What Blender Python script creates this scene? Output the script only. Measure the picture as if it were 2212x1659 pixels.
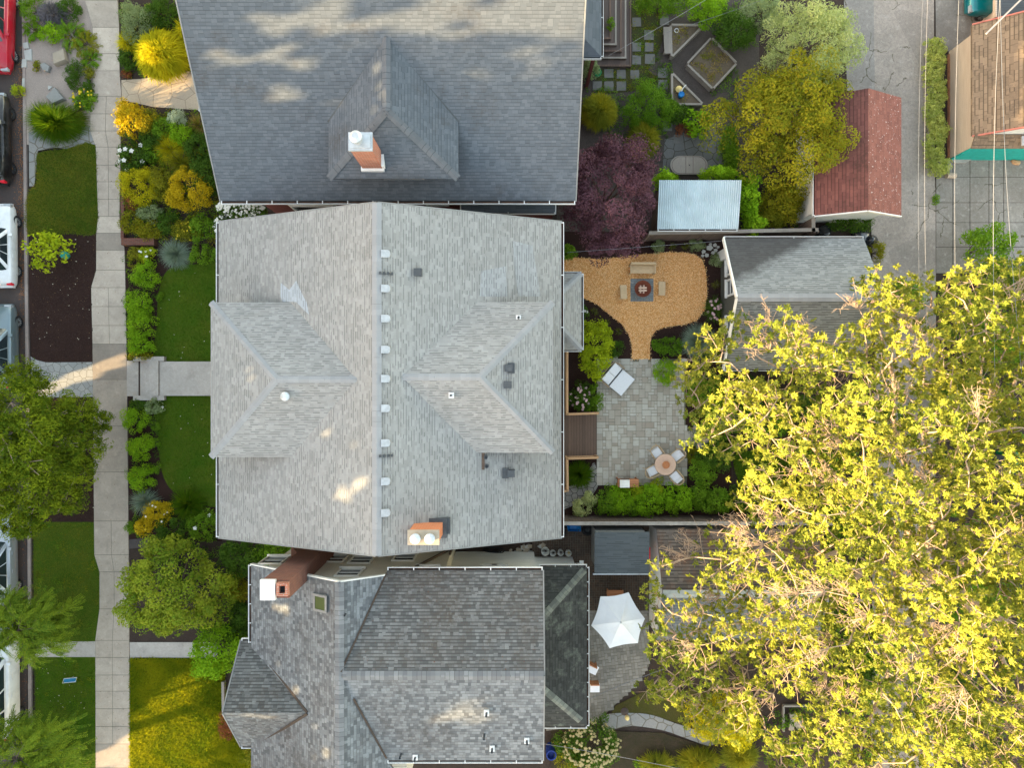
import bpy, bmesh, math, random
import numpy as np
from mathutils import Vector, Matrix
R = math.radians
scene = bpy.context.scene
for o in list(bpy.data.objects): bpy.data.objects.remove(o)
C = scene.collection

# ------------------------------------------------------------------ camera, sky, sun, exposure
H = 34.0                 # height of the drone above the ground
F = 1458.0               # focal length in plan units (plan sheet 2212 x 1659 units)
cam_d = bpy.data.cameras.new('camera'); cam = bpy.data.objects.new('camera', cam_d); C.objects.link(cam)
cam.location = (0, 0, H); cam.rotation_euler = (0, 0, 0)
cam_d.sensor_width = 36; cam_d.angle = 2*math.atan(1106/F); cam_d.clip_end = 600; cam_d.clip_start = .1
scene.camera = cam
SUN_EL, SUN_DIR = 12.5, 18.0      # elevation; heading the light travels towards (from +X towards +Y)
dv = Vector((math.cos(R(SUN_EL))*math.cos(R(SUN_DIR)), math.cos(R(SUN_EL))*math.sin(R(SUN_DIR)), -math.sin(R(SUN_EL))))
w = bpy.data.worlds.new('World'); scene.world = w; w.use_nodes = True
nt = w.node_tree; bg = nt.nodes['Background']
sky = nt.nodes.new('ShaderNodeTexSky'); sky.sky_type = 'NISHITA'; sky.sun_disc = False
sky.sun_elevation = R(SUN_EL); sky.sun_rotation = math.atan2(-dv.x, -dv.y)
sky.air_density = 1.0; sky.dust_density = 0.7; sky.ozone_density = 0.6
tint = nt.nodes.new('ShaderNodeMix'); tint.data_type = 'RGBA'; tint.blend_type = 'MULTIPLY'; tint.inputs[0].default_value = 1; tint.inputs[7].default_value = (1.27, 1.0, .75, 1)   # warm tint over the whole sky in place of a white balance
nt.links.new(sky.outputs[0], tint.inputs[6]); nt.links.new(tint.outputs[2], bg.inputs[0]); bg.inputs[1].default_value = 0.13
sl = bpy.data.lights.new('sun', 'SUN'); sun = bpy.data.objects.new('sun', sl); C.objects.link(sun)
sl.energy = 3.0; sl.angle = R(0.5); sl.color = (1.0, .74, .40)
sun.rotation_euler = dv.to_track_quat('-Z', 'Y').to_euler(); sun.location = (-40, -13, 20)
vs = scene.view_settings; vs.view_transform = 'Standard'; vs.look = 'None'; vs.gamma = 1; vs.exposure = 3.45

# ------------------------------------------------------------------ helpers
def W(px, py, h=0.0):
    k = (H-h)/F
    return ((px-1106)*k, (829.5-py)*k, h)
def rng_(s): return np.random.default_rng(s)

def setp(o, label=None, cat=None, group=None, kind=None):
    if label: o['label'] = label
    if cat: o['category'] = cat
    if group: o['group'] = group
    if kind: o['kind'] = kind
    return o
def thing(name, label, cat, loc=(0, 0, 0), rz=0, group=None):
    o = bpy.data.objects.new(name, None); C.objects.link(o); o.location = loc; o.rotation_euler = (0, 0, rz)
    o.empty_display_size = .3
    return setp(o, label, cat, group)
def copy_tree(o, parent=None):
    c = o.copy(); C.objects.link(c)
    if parent: c.parent = parent
    for ch in [x for x in KIDS.get(o, [])]:
        k = copy_tree(ch, c); KIDS.setdefault(c, []).append(k)
    return c
KIDS = {}
def root_of(p):
    while p.parent: p = p.parent
    return p
def link(o, parent):
    C.objects.link(o)
    if parent is not None:
        o.parent = parent; KIDS.setdefault(parent, []).append(o)

class MB:
    def __init__(s): s.v = []; s.f = []; s.u = []; s.m = []
    def poly(s, pts, mi=0, uv=None):
        b = len(s.v); pts = [Vector(p) for p in pts]; s.v += pts; s.f.append(list(range(b, b+len(pts)))); s.m.append(mi)
        if uv is None:
            n = Vector((0, 0, 0))
            for i in range(len(pts)):
                a, c = pts[i], pts[(i+1) % len(pts)]
                n += Vector(((a.y-c.y)*(a.z+c.z), (a.z-c.z)*(a.x+c.x), (a.x-c.x)*(a.y+c.y)))
            if n.length > 0: n.normalize()
            if abs(n.z) > .995: uv = [(p.x, p.y) for p in pts]
            else:
                t = Vector((-n.y, n.x, 0)).normalized(); up = n.cross(t)
                uv = [(p.dot(t), p.dot(up)) for p in pts]
        s.u.append(uv); return s
    def box(s, x0, y0, z0, x1, y1, z1, mi=0):
        a = [(x0, y0, z0), (x1, y0, z0), (x1, y1, z0), (x0, y1, z0), (x0, y0, z1), (x1, y0, z1), (x1, y1, z1), (x0, y1, z1)]
        for q in ((0, 3, 2, 1), (4, 5, 6, 7), (0, 1, 5, 4), (1, 2, 6, 5), (2, 3, 7, 6), (3, 0, 4, 7)): s.poly([a[i] for i in q], mi)
        return s
    def obox(s, c, hx, hy, z0, z1, rz=0, mi=0, tilt=0):
        ca, sa = math.cos(rz), math.sin(rz); a = []
        for z in (z0, z1):
            for (i, j) in ((-1, -1), (1, -1), (1, 1), (-1, 1)):
                a.append((c[0]+i*hx*ca-j*hy*sa, c[1]+i*hx*sa+j*hy*ca, z+tilt*j*hy))
        for q in ((0, 3, 2, 1), (4, 5, 6, 7), (0, 1, 5, 4), (1, 2, 6, 5), (2, 3, 7, 6), (3, 0, 4, 7)): s.poly([a[i] for i in q], mi)
        return s
    def prism(s, p2, z0, z1, mi=0, mside=None):
        if sum(p2[i][0]*p2[(i+1) % len(p2)][1]-p2[(i+1) % len(p2)][0]*p2[i][1] for i in range(len(p2))) < 0: p2 = p2[::-1]
        s.poly([(p[0], p[1], z1) for p in p2], mi); s.poly([(p[0], p[1], z0) for p in p2[::-1]], mi)
        for i in range(len(p2)):
            a, b = p2[i], p2[(i+1) % len(p2)]
            s.poly([(a[0], a[1], z0), (b[0], b[1], z0), (b[0], b[1], z1), (a[0], a[1], z1)], mi if mside is None else mside)
        return s
    def slab(s, pts, t=.14, mi=0, ms=None):
        pts = [Vector(p) for p in pts]
        n = (pts[1]-pts[0]).cross(pts[2]-pts[0])
        if n.z < 0: pts = pts[::-1]
        s.poly(pts, mi); d = Vector((0, 0, t)); s.poly([p-d for p in pts[::-1]], mi if ms is None else ms)
        for i in range(len(pts)):
            a, b = pts[i], pts[(i+1) % len(pts)]
            s.poly([a-d, b-d, b, a], mi if ms is None else ms)
        return s
    def bar(s, p, q, wd, ht, mi=0):
        p, q = Vector(p), Vector(q); d = (q-p).normalized(); sd = d.cross(Vector((0, 0, 1)))
        if sd.length < .01: sd = Vector((1, 0, 0))
        sd = sd.normalized()*wd/2; up = sd.cross(d).normalized()*ht/2
        a = [p-sd-up, p+sd-up, p+sd+up, p-sd+up, q-sd-up, q+sd-up, q+sd+up, q-sd+up]
        for f in ((0, 1, 2, 3), (7, 6, 5, 4), (0, 4, 5, 1), (1, 5, 6, 2), (2, 6, 7, 3), (3, 7, 4, 0)): s.poly([a[i] for i in f], mi)
        return s
    def tube(s, pts, r, n=6, mi=0, closed=False):
        pts = [Vector(p) for p in pts]; rr = r if isinstance(r, (list, tuple)) else [r]*len(pts)
        rings = []; L = len(pts)
        for i, p in enumerate(pts):
            a = pts[(i-1) % L] if closed else pts[max(i-1, 0)]; b = pts[(i+1) % L] if closed else pts[min(i+1, L-1)]
            d = (b-a).normalized(); x = d.cross(Vector((0, 0, 1)))
            if x.length < .05: x = d.cross(Vector((0, 1, 0)))
            x.normalize(); y = x.cross(d)
            rings.append([p+(x*math.cos(2*math.pi*k/n)+y*math.sin(2*math.pi*k/n))*rr[i] for k in range(n)])
        for i in range(L if closed else L-1):
            A, B = rings[i], rings[(i+1) % L]
            for k in range(n): s.poly([A[k], A[(k+1) % n], B[(k+1) % n], B[k]], mi, [(0, 0), (1, 0), (1, 1), (0, 1)])
        if not closed: s.poly(rings[0][::-1], mi); s.poly(rings[-1], mi)
        return s
    def lathe(s, prof, c=(0, 0, 0), n=20, mi=0):
        for i in range(len(prof)-1):
            (r0, z0), (r1, z1) = prof[i], prof[i+1]
            for k in range(n):
                a, b = 2*math.pi*k/n, 2*math.pi*(k+1)/n
                P = [(c[0]+r0*math.cos(a), c[1]+r0*math.sin(a), c[2]+z0), (c[0]+r0*math.cos(b), c[1]+r0*math.sin(b), c[2]+z0),
                     (c[0]+r1*math.cos(b), c[1]+r1*math.sin(b), c[2]+z1), (c[0]+r1*math.cos(a), c[1]+r1*math.sin(a), c[2]+z1)]
                if r0 < 1e-6: P = [P[0], P[2], P[3]]
                elif r1 < 1e-6: P = [P[0], P[1], P[2]]
                s.poly(P, mi)
        return s
    def build(s, name, mats, parent=None, smooth=False, bevel=0, merge=False):
        if not isinstance(mats, (list, tuple)): mats = [mats]
        if parent is not None: off = root_of(parent).location.copy()
        else:
            xs = [p.x for p in s.v]; ys = [p.y for p in s.v]; zs = [p.z for p in s.v]
            off = Vector(((min(xs)+max(xs))/2, (min(ys)+max(ys))/2, min(zs)))
        me = bpy.data.meshes.new(name); me.from_pydata([p-off for p in s.v], [], s.f); me.validate(); me.update()
        for m in mats: me.materials.append(m)
        if len(me.polygons) == len(s.f):
            me.polygons.foreach_set('material_index', s.m)
            ul = me.uv_layers.new(name='UVMap'); flat = [c for u in s.u for q in u for c in q]
            ul.data.foreach_set('uv', flat)
        if merge or smooth:
            bm = bmesh.new(); bm.from_mesh(me); bmesh.ops.remove_doubles(bm, verts=bm.verts, dist=.0004); bm.to_mesh(me); bm.free()
        if smooth: me.polygons.foreach_set('use_smooth', [True]*len(me.polygons))
        o = bpy.data.objects.new(name, me); link(o, parent)
        if parent is None: o.location = off
        if bevel:
            md = o.modifiers.new('bevel', 'BEVEL'); md.width = bevel; md.segments = 2; md.limit_method = 'ANGLE'
        return o

def np_mesh(name, V, Q, mat, parent=None, tint=None, off=None, uv=None):
    """V (N,3) floats, Q (M,4) quads"""
    V = np.asarray(V, dtype=np.float32); Q = np.asarray(Q, dtype=np.int32)
    if parent is not None: off = np.array(root_of(parent).location)
    elif off is None: off = np.array([(V[:, 0].min()+V[:, 0].max())/2, (V[:, 1].min()+V[:, 1].max())/2, V[:, 2].min()])
    me = bpy.data.meshes.new(name); me.vertices.add(len(V)); me.vertices.foreach_set('co', (V-off).astype(np.float32).ravel())
    me.loops.add(Q.size); me.loops.foreach_set('vertex_index', Q.ravel())
    me.polygons.add(len(Q)); me.polygons.foreach_set('loop_start', np.arange(0, Q.size, 4, dtype=np.int32))
    if tint is not None:
        a = me.attributes.new('tint', 'FLOAT', 'POINT'); a.data.foreach_set('value', np.asarray(tint, dtype=np.float32))
    me.update(calc_edges=True); me.materials.append(mat)
    o = bpy.data.objects.new(name, me); link(o, parent)
    if parent is None: o.location = off
    return o

# ------------------------------------------------------------------ materials
class NB:
    def __init__(s, name):
        s.m = bpy.data.materials.new(name); s.m.use_nodes = True; s.t = s.m.node_tree; s.b = s.t.nodes['Principled BSDF']
        s.b.inputs['Specular IOR Level'].default_value = .25
    def n(s, kind, **kw):
        x = s.t.nodes.new(kind)
        for k, v in kw.items(): setattr(x, k, v)
        return x
    def l(s, a, b): s.t.links.new(a, b)
    def math(s, op, a, b=None, c=None):
        x = s.n('ShaderNodeMath', operation=op)
        for i, v in enumerate((a, b, c)):
            if v is None: continue
            if isinstance(v, (int, float)): x.inputs[i].default_value = v
            else: s.l(v, x.inputs[i])
        return x.outputs[0]
    def mix(s, f, a, b, mode='MIX'):
        x = s.n('ShaderNodeMix', data_type='RGBA', blend_type=mode)
        for i, v in ((0, f), (6, a), (7, b)):
            if isinstance(v, (int, float)): x.inputs[i].default_value = v
            elif isinstance(v, tuple): x.inputs[i].default_value = (*v, 1)
            else: s.l(v, x.inputs[i])
        return x.outputs[2]
    def noise(s, scale, detail=4, rough=.6, vec=None, dist=0):
        x = s.n('ShaderNodeTexNoise'); x.inputs['Scale'].default_value = scale; x.inputs['Detail'].default_value = detail
        x.inputs['Roughness'].default_value = rough; x.inputs['Distortion'].default_value = dist
        s.l(vec if vec is not None else s.pos(), x.inputs['Vector']); return x.outputs[0]
    def pos(s):
        if not hasattr(s, '_p'): s._p = s.n('ShaderNodeNewGeometry').outputs['Position']
        return s._p
    def ramp(s, x, a, b):
        r = s.n('ShaderNodeMapRange'); r.inputs[1].default_value = a; r.inputs[2].default_value = b; s.l(x, r.inputs[0]); return r.outputs[0]
    def uv(s):
        if not hasattr(s, '_u'): s._u = s.n('ShaderNodeUVMap').outputs[0]
        return s._u
    def bump(s, h, st=.3, d=.02):
        x = s.n('ShaderNodeBump'); x.inputs['Strength'].default_value = st; x.inputs['Distance'].default_value = d
        s.l(h, x.inputs['Height']); s.l(x.outputs[0], s.b.inputs['Normal'])
    def fin(s, col, rough=.85):
        if isinstance(col, tuple): s.b.inputs['Base Color'].default_value = (*col, 1)
        else: s.l(col, s.b.inputs['Base Color'])
        s.b.inputs['Roughness'].default_value = rough; return s.m
def island(b): return b.n('ShaderNodeNewGeometry').outputs['Random Per Island']

def m_plain(name, col, rough=.7, var=.15, scale=6, spec=None, metal=0, bump=0):
    b = NB(name); d = tuple(c*(1-var) for c in col); e = tuple(min(1, c*(1+var)) for c in col)
    nz = b.ramp(b.noise(scale, 5), .3, .7); c = b.mix(nz, d, e); b.b.inputs['Metallic'].default_value = metal
    if spec is not None: b.b.inputs['Specular IOR Level'].default_value = spec
    if bump: b.bump(b.noise(scale*6, 4), bump, .02)
    return b.fin(c, rough)
def m_island(name, c1, c2, rough=.8, nscale=20, namt=.25, bump=.2):
    b = NB(name); c = b.mix(island(b), c1, c2); nz = b.ramp(b.noise(nscale, 5), .25, .75)
    c = b.mix(b.math('MULTIPLY', nz, namt), c, tuple(x*.35 for x in c1)); b.bump(b.noise(nscale*2, 3), bump, .01)
    return b.fin(c, rough)
def m_shingle(name, cA, cB, course=.15, tab=.3, dash=.55, lw=.22, line=.7, vline=.15, blot=.2, stain=None, stain_amt=0, stain_rng=(.5, .7), stain_scale=.45, specks=None, jit=1.0):
    b = NB(name); sp = b.n('ShaderNodeSeparateXYZ'); b.l(b.uv(), sp.inputs[0]); u, v = sp.outputs[0], sp.outputs[1]
    vv = b.math('DIVIDE', v, course); row = b.math('FLOOR', vv); fv = b.math('SUBTRACT', vv, row)
    wn = b.n('ShaderNodeTexWhiteNoise', noise_dimensions='1D'); b.l(row, wn.inputs['W'])
    uu = b.math('ADD', b.math('DIVIDE', u, tab), b.math('MULTIPLY', wn.outputs[0], 9.7))
    # irregular tab widths
    uu = b.math('ADD', uu, b.math('MULTIPLY', b.math('SINE', b.math('ADD', b.math('MULTIPLY', uu, 2.3), b.math('MULTIPLY', row, 1.7))), .22*jit))
    col = b.math('FLOOR', uu); fu = b.math('SUBTRACT', uu, col)
    cv = b.n('ShaderNodeCombineXYZ'); b.l(col, cv.inputs[0]); b.l(row, cv.inputs[1])
    w2 = b.n('ShaderNodeTexWhiteNoise', noise_dimensions='2D'); b.l(cv.outputs[0], w2.inputs['Vector'])
    sc = b.n('ShaderNodeSeparateColor'); b.l(w2.outputs[1], sc.inputs[0])
    c = b.mix(sc.outputs[0], cA, cB)
    ln = b.math('MULTIPLY', b.math('LESS_THAN', fv, lw), b.math('GREATER_THAN', sc.outputs[1], dash))
    vl = b.math('MULTIPLY', b.math('LESS_THAN', fu, .09), vline)
    ln = b.math('MAXIMUM', b.math('MULTIPLY', ln, line), vl)
    bl = b.ramp(b.noise(.9, 5, .65), .3, .7)
    c = b.mix(b.math('MULTIPLY', bl, blot), c, tuple(x*.45 for x in cA))
    gr = b.noise(70, 2); c = b.mix(b.math('MULTIPLY', b.ramp(gr, .35, .65), .22), c, tuple(x*.5 for x in cA))
    c = b.mix(ln, c, tuple(x*.22 for x in cA))
    if stain:
        sm = b.math('MULTIPLY', b.ramp(b.noise(stain_scale, 6, .7), *stain_rng), stain_amt)
        sm2 = b.math('MULTIPLY', sm, b.ramp(b.noise(9, 4, .7), .3, .6)); c = b.mix(sm2, c, stain)
    if specks:
        k = b.math('MULTIPLY', b.math('GREATER_THAN', b.noise(11, 3, .7), specks[1]), .9); c = b.mix(k, c, specks[0])
    hgt = b.math('ADD', b.math('MULTIPLY', b.math('SUBTRACT', 1.0, fv), .6), b.math('MULTIPLY', sc.outputs[1], .5))
    b.bump(hgt, .35, .012)
    return b.fin(c, .9)
def m_leaf(name, c1, c2, c3=None, transl=.35, rough=.75):
    b = NB(name); at = b.n('ShaderNodeAttribute', attribute_name='tint')
    c = b.mix(at.outputs['Fac'], c1, c2); r = island(b)
    c = b.mix(b.math('MULTIPLY', r, .35), c, c3 or tuple(x*1.5 for x in c2))
    b.b.inputs['Specular IOR Level'].default_value = .06; b.fin(c, rough)
    tr = b.n('ShaderNodeBsdfTranslucent'); b.l(b.mix(1.0, c, (1.0, .95, .45), 'MULTIPLY'), tr.inputs[0]); mx = b.n('ShaderNodeMixShader'); mx.inputs[0].default_value = transl
    out = b.t.nodes['Material Output']; b.l(b.b.outputs[0], mx.inputs[1]); b.l(tr.outputs[0], mx.inputs[2]); b.l(mx.outputs[0], out.inputs[0])
    return b.m
def m_ground(name, cols, scales=(1.2, 30), rough=.95, bump=.5, amt=1.0):
    b = NB(name); n1 = b.ramp(b.noise(scales[0], 6, .65), .35, .65); n2 = b.ramp(b.noise(scales[1], 4, .7), .35, .65)
    c = b.mix(n1, cols[0], cols[1]); c = b.mix(b.math('MULTIPLY', n2, .6*amt), c, cols[2])
    if len(cols) > 3: c = b.mix(b.math('MULTIPLY', b.math('GREATER_THAN', b.noise(scales[1]*2.3, 2), .68), .8), c, cols[3])
    b.bump(b.noise(scales[1], 4), bump, .03); b.b.inputs['Specular IOR Level'].default_value = .08; return b.fin(c, rough)
def m_flag(name, c1, c2, joint, scale=2.2, jw=.035, nsc=14):
    b = NB(name); vo = b.n('ShaderNodeTexVoronoi', voronoi_dimensions='2D', feature='DISTANCE_TO_EDGE'); vo.inputs['Scale'].default_value = scale
    v2 = b.n('ShaderNodeTexVoronoi', voronoi_dimensions='2D'); v2.inputs['Scale'].default_value = scale
    for v in (vo, v2): v.inputs['Randomness'].default_value = .9; b.l(b.uv(), v.inputs['Vector'])
    sc = b.n('ShaderNodeSeparateColor'); b.l(v2.outputs['Color'], sc.inputs[0])
    c = b.mix(sc.outputs[0], c1, c2); c = b.mix(b.math('MULTIPLY', b.ramp(b.noise(nsc, 5), .3, .7), .35), c, tuple(x*.5 for x in c1))
    j = b.math('LESS_THAN', vo.outputs['Distance'], jw*scale/2); c = b.mix(j, c, joint)
    b.bump(b.math('MINIMUM', vo.outputs['Distance'], .06), .6, .05); return b.fin(c, .85)
def m_concrete(name, c1, c2, crack=False, dark=(.12, .11, .1), cs=.55, vec=None):
    b = NB(name); n1 = b.ramp(b.noise(.7, 6, .65), .3, .7); c = b.mix(n1, c1, c2)
    at = b.n('ShaderNodeAttribute', attribute_name='tint'); 
    c = b.mix(b.math('MULTIPLY', b.ramp(b.noise(8, 7, .8), .35, .7), .45), c, tuple(x*.5 for x in c1)); c = b.mix(b.math('MULTIPLY', b.ramp(b.noise(1.9, 5, .7), .5, .72), .35), c, (.15, .13, .11)); c = b.mix(b.math('MULTIPLY', b.ramp(b.noise(2.7, 5, .7), .56, .72), .3), c, tuple(min(.6, x*1.35) for x in c1))
    c = b.mix(b.math('MULTIPLY', b.math('GREATER_THAN', b.noise(42, 2), .66), .35), c, dark)
    if crack:
        vo = b.n('ShaderNodeTexVoronoi', voronoi_dimensions='2D', feature='DISTANCE_TO_EDGE'); vo.inputs['Scale'].default_value = cs
        wv = b.n('ShaderNodeVectorMath', operation='ADD'); nn = b.n('ShaderNodeTexNoise'); nn.inputs['Scale'].default_value = 1.5; nn.inputs['Detail'].default_value = 5
        b.l(b.pos(), nn.inputs['Vector']); b.l(b.pos(), wv.inputs[0]); 
        sv = b.n('ShaderNodeVectorMath', operation='SCALE'); b.l(nn.outputs['Color'], sv.inputs[0]); sv.inputs[3].default_value = .5; b.l(sv.outputs[0], wv.inputs[1])
        b.l(wv.outputs[0], vo.inputs['Vector'])
        k = b.math('MULTIPLY', b.math('LESS_THAN', vo.outputs['Distance'], .009), b.math('GREATER_THAN', b.noise(.35, 2), .5))
        c = b.mix(b.math('MULTIPLY', k, .7), c, (.07, .06, .045))
        st = b.math('MULTIPLY', b.ramp(b.noise(.5, 5, .6), .52, .62), .45); c = b.mix(st, c, dark)
    b.bump(b.noise(60, 3), .15, .01); return b.fin(c, .9)
def m_alley(name, c1, c2, *a):
    b = NB(name); n1 = b.ramp(b.noise(.5, 7, .7), .35, .65); c = b.mix(n1, c1, c2)
    vo = b.n('ShaderNodeTexVoronoi', voronoi_dimensions='2D'); vo.inputs['Scale'].default_value = .42; b.l(b.uv(), vo.inputs['Vector']); sc = b.n('ShaderNodeSeparateColor'); b.l(vo.outputs['Color'], sc.inputs[0])
    c = b.mix(b.math('MULTIPLY', b.math('GREATER_THAN', sc.outputs[0], .72), .35), c, (.17, .145, .125))
    c = b.mix(b.math('MULTIPLY', b.ramp(b.noise(7, 6, .8), .42, .68), .55), c, (.13, .11, .095)); c = b.mix(b.math('MULTIPLY', b.ramp(b.noise(3.1, 5, .7), .55, .7), .4), c, (.46, .42, .38))
    c = b.mix(b.math('MULTIPLY', b.math('GREATER_THAN', b.noise(30, 3, .7), .6), .4), c, (.10, .085, .07))
    wv = b.n('ShaderNodeVectorMath', operation='ADD'); nn = b.n('ShaderNodeTexNoise'); nn.inputs['Scale'].default_value = 1.3; nn.inputs['Detail'].default_value = 6; b.l(b.pos(), nn.inputs['Vector']); sv = b.n('ShaderNodeVectorMath', operation='SCALE'); b.l(nn.outputs['Color'], sv.inputs[0]); sv.inputs[3].default_value = .9; b.l(b.pos(), wv.inputs[0]); b.l(sv.outputs[0], wv.inputs[1])
    ve = b.n('ShaderNodeTexVoronoi', voronoi_dimensions='2D', feature='DISTANCE_TO_EDGE'); ve.inputs['Scale'].default_value = .75; b.l(wv.outputs[0], ve.inputs['Vector'])
    k = b.math('MULTIPLY', b.math('LESS_THAN', ve.outputs['Distance'], .016), b.math('GREATER_THAN', b.noise(.4, 2), .56)); c = b.mix(b.math('MULTIPLY', k, .75), c, (.07, .06, .035))
    b.bump(b.noise(25, 4, .7), .4, .02); return b.fin(c, .92)
def m_planks(name, c1, c2, width, axis=0, gap=.08, grain=3.0):
    b = NB(name); sp = b.n('ShaderNodeSeparateXYZ'); b.l(b.uv(), sp.inputs[0]); a = sp.outputs[axis]; o = sp.outputs[1-axis]
    q = b.math('DIVIDE', a, width); r = b.math('FLOOR', q); f = b.math('SUBTRACT', q, r)
    wn = b.n('ShaderNodeTexWhiteNoise', noise_dimensions='1D'); b.l(r, wn.inputs['W']); c = b.mix(wn.outputs[0], c1, c2)
    cv = b.n('ShaderNodeCombineXYZ'); b.l(b.math('MULTIPLY', a, 40), cv.inputs[0]); b.l(b.math('MULTIPLY', o, grain), cv.inputs[1]); b.l(r, cv.inputs[2])
    g = b.ramp(b.noise(1.0, 4, .6, cv.outputs[0]), .3, .7); c = b.mix(b.math('MULTIPLY', g, .45), c, tuple(x*.45 for x in c1))
    k = b.math('LESS_THAN', f, gap); c = b.mix(k, c, tuple(x*.15 for x in c1)); b.bump(b.math('SUBTRACT', 1.0, k), .5, .01)
    return b.fin(c, .8)
def m_brick(name, c1, c2, mortar, w_=.21, h_=.07, ms=.012, blot=.3):
    b = NB(name); br = b.n('ShaderNodeTexBrick'); br.inputs['Scale'].default_value = 1; br.inputs['Brick Width'].default_value = w_; br.inputs['Row Height'].default_value = h_
    br.inputs['Mortar Size'].default_value = ms; br.inputs['Color1'].default_value = (*c1, 1); br.inputs['Color2'].default_value = (*c2, 1); br.inputs['Mortar'].default_value = (*mortar, 1)
    b.l(b.uv(), br.inputs['Vector']); c = b.mix(b.math('MULTIPLY', b.ramp(b.noise(2.5, 6), .35, .7), blot), br.outputs[0], tuple(x*.35 for x in c1))
    b.bump(b.math('SUBTRACT', 1.0, br.outputs['Fac']), .5, .01); return b.fin(c, .9)
def m_glass(name, col=(.02, .03, .035), rough=.04):
    b = NB(name); b.b.inputs['Specular IOR Level'].default_value = .7; return b.fin(col, rough)
def m_paint(name, col, coat=.6, rough=.3, metal=0):
    b = NB(name); b.b.inputs['Coat Weight'].default_value = coat; b.b.inputs['Coat Roughness'].default_value = .05; b.b.inputs['Metallic'].default_value = metal
    c = b.mix(b.math('MULTIPLY', b.ramp(b.noise(2.2, 6, .7), .45, .75), .25), col, (.16, .15, .13)); return b.fin(c, rough)

M = {}
M['fascia'] = m_plain('grey_fascia', (.17, .17, .165), .7, .15)
M['vent'] = m_plain('pale_vent_plastic', (.30, .315, .335), .6, .15)
M['stone_d'] = m_island('dark_grey_stone', (.20, .19, .175), (.13, .128, .12), .9, 8, .4)
M['white'] = m_plain('white_paint', (.55, .55, .54), .5, .06)
M['trim'] = m_plain('trim_paint', (.62, .6, .55), .6, .08)
M['metal'] = m_plain('pale_metal', (.40, .425, .45), .4, .15, metal=.4)
M['darkmetal'] = m_plain('dark_metal', (.05, .055, .06), .5, .2)
M['glass'] = m_glass('window_glass')
M['black'] = m_plain('black_rubber', (.018, .018, .02), .8, .3)
M['mid_roof'] = m_shingle('pale_grey_shingles', (.272, .270, .262), (.205, .204, .197), .102, .19, .50, .34, .50, .05, .25, (.14, .135, .125), .6, (.52, .72), .7)
M['mid_cap'] = m_shingle('pale_cap_shingles', (.245, .25, .257), (.215, .22, .227), .2, .6, .9, .12, .3, .0, .15)
M['new_shingle'] = m_shingle('bluish_replacement_shingles', (.30, .325, .35), (.265, .29, .31), .102, .19, .5, .3, .5, .05, .1)
M['top_roof'] = m_shingle('slate_blue_shingles', (.106, .120, .138), (.076, .088, .103), .126, .21, .25, .22, .5, .2, .28, (.05, .038, .03), .7, (.55, .75), .3, jit=.4)
M['top_cap'] = m_shingle('slate_blue_cap', (.11, .117, .128), (.09, .097, .107), .22, .7, .3, .14, .5, .0, .2)
M['bot_roof'] = m_shingle('mottled_grey_shingles', (.200, .210, .217), (.066, .070, .075), .124, .155, .25, .2, .5, .25, .3, (.05, .04, .034), .75, (.48, .7), .35, jit=.8)
M['bot_moss'] = m_shingle('mossy_grey_shingles', (.158, .162, .160), (.056, .058, .058), .128, .165, .15, .32, .85, .22, .32, (.055, .042, .030), .75, (.46, .66), .45, ((.09, .045, .028), .675), jit=.8)
M['bot_cap'] = m_shingle('mottled_cap', (.19, .195, .2), (.10, .104, .11), .18, .5, .3, .14, .5, .0, .3)
M['hip_roof'] = m_shingle('lichen_dark_shingles', (0.051, 0.054, 0.051), (0.023, 0.024, 0.024), .14, .2, .3, .25, .6, .25, .4, (.17, .19, .16), .7, (.5, .68), .9)
M['hip_cap'] = m_shingle('pale_green_cap', (0.179, 0.192, 0.166), (0.077, 0.083, 0.077), .2, .5, .3, .12, .5, .0, .3)
M['gar_roof'] = m_shingle('weathered_grey_shingles', (.235, .243, .243), (.165, .172, .172), .12, .2, .4, .28, .7, .12, .3)
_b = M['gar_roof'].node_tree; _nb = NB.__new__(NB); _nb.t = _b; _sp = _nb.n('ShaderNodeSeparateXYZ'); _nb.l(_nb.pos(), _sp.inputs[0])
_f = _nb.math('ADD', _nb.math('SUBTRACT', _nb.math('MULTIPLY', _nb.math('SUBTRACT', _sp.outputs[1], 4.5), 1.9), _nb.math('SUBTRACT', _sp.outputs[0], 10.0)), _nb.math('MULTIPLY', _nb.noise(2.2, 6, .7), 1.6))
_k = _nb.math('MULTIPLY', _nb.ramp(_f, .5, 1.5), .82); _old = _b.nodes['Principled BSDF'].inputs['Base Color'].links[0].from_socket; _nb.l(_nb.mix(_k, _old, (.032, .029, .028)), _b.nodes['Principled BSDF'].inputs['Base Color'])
M['gar_dark'] = m_shingle('weathered_grey_shingles_lichen', (.20, .208, .205), (.14, .146, .145), .12, .2, .35, .3, .75, .12, .3)
M['red_roof'] = m_shingle('dull_red_shingles', (.185, .072, .060), (.120, .046, .040), .15, .26, .25, .22, .7, .25, .35, (.04, .024, .018), .7, (.45, .68), .6)
M['red_roof2'] = m_shingle('dull_red_shingles_worn', (.235, .088, .066), (.165, .060, .046), .17, .25, .55, .16, .4, .2, .25, None, 0, specks=((.5, .43, .4), .65))
M['tan_roof'] = m_shingle('tan_brown_shingles', (.235, .168, .113), (.165, .118, .08), .165, .27, .3, .24, .8, .45, .35, (.055, .042, .033), .8, (.5, .7), .8)
M['brn_roof'] = m_shingle('brown_leaf_strewn_shingles', (0.160, 0.136, 0.120), (0.080, 0.068, 0.064), .16, .26, .1, .3, .85, .25, .4, (.14, .06, .03), .8, (.45, .65), .8)
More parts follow.
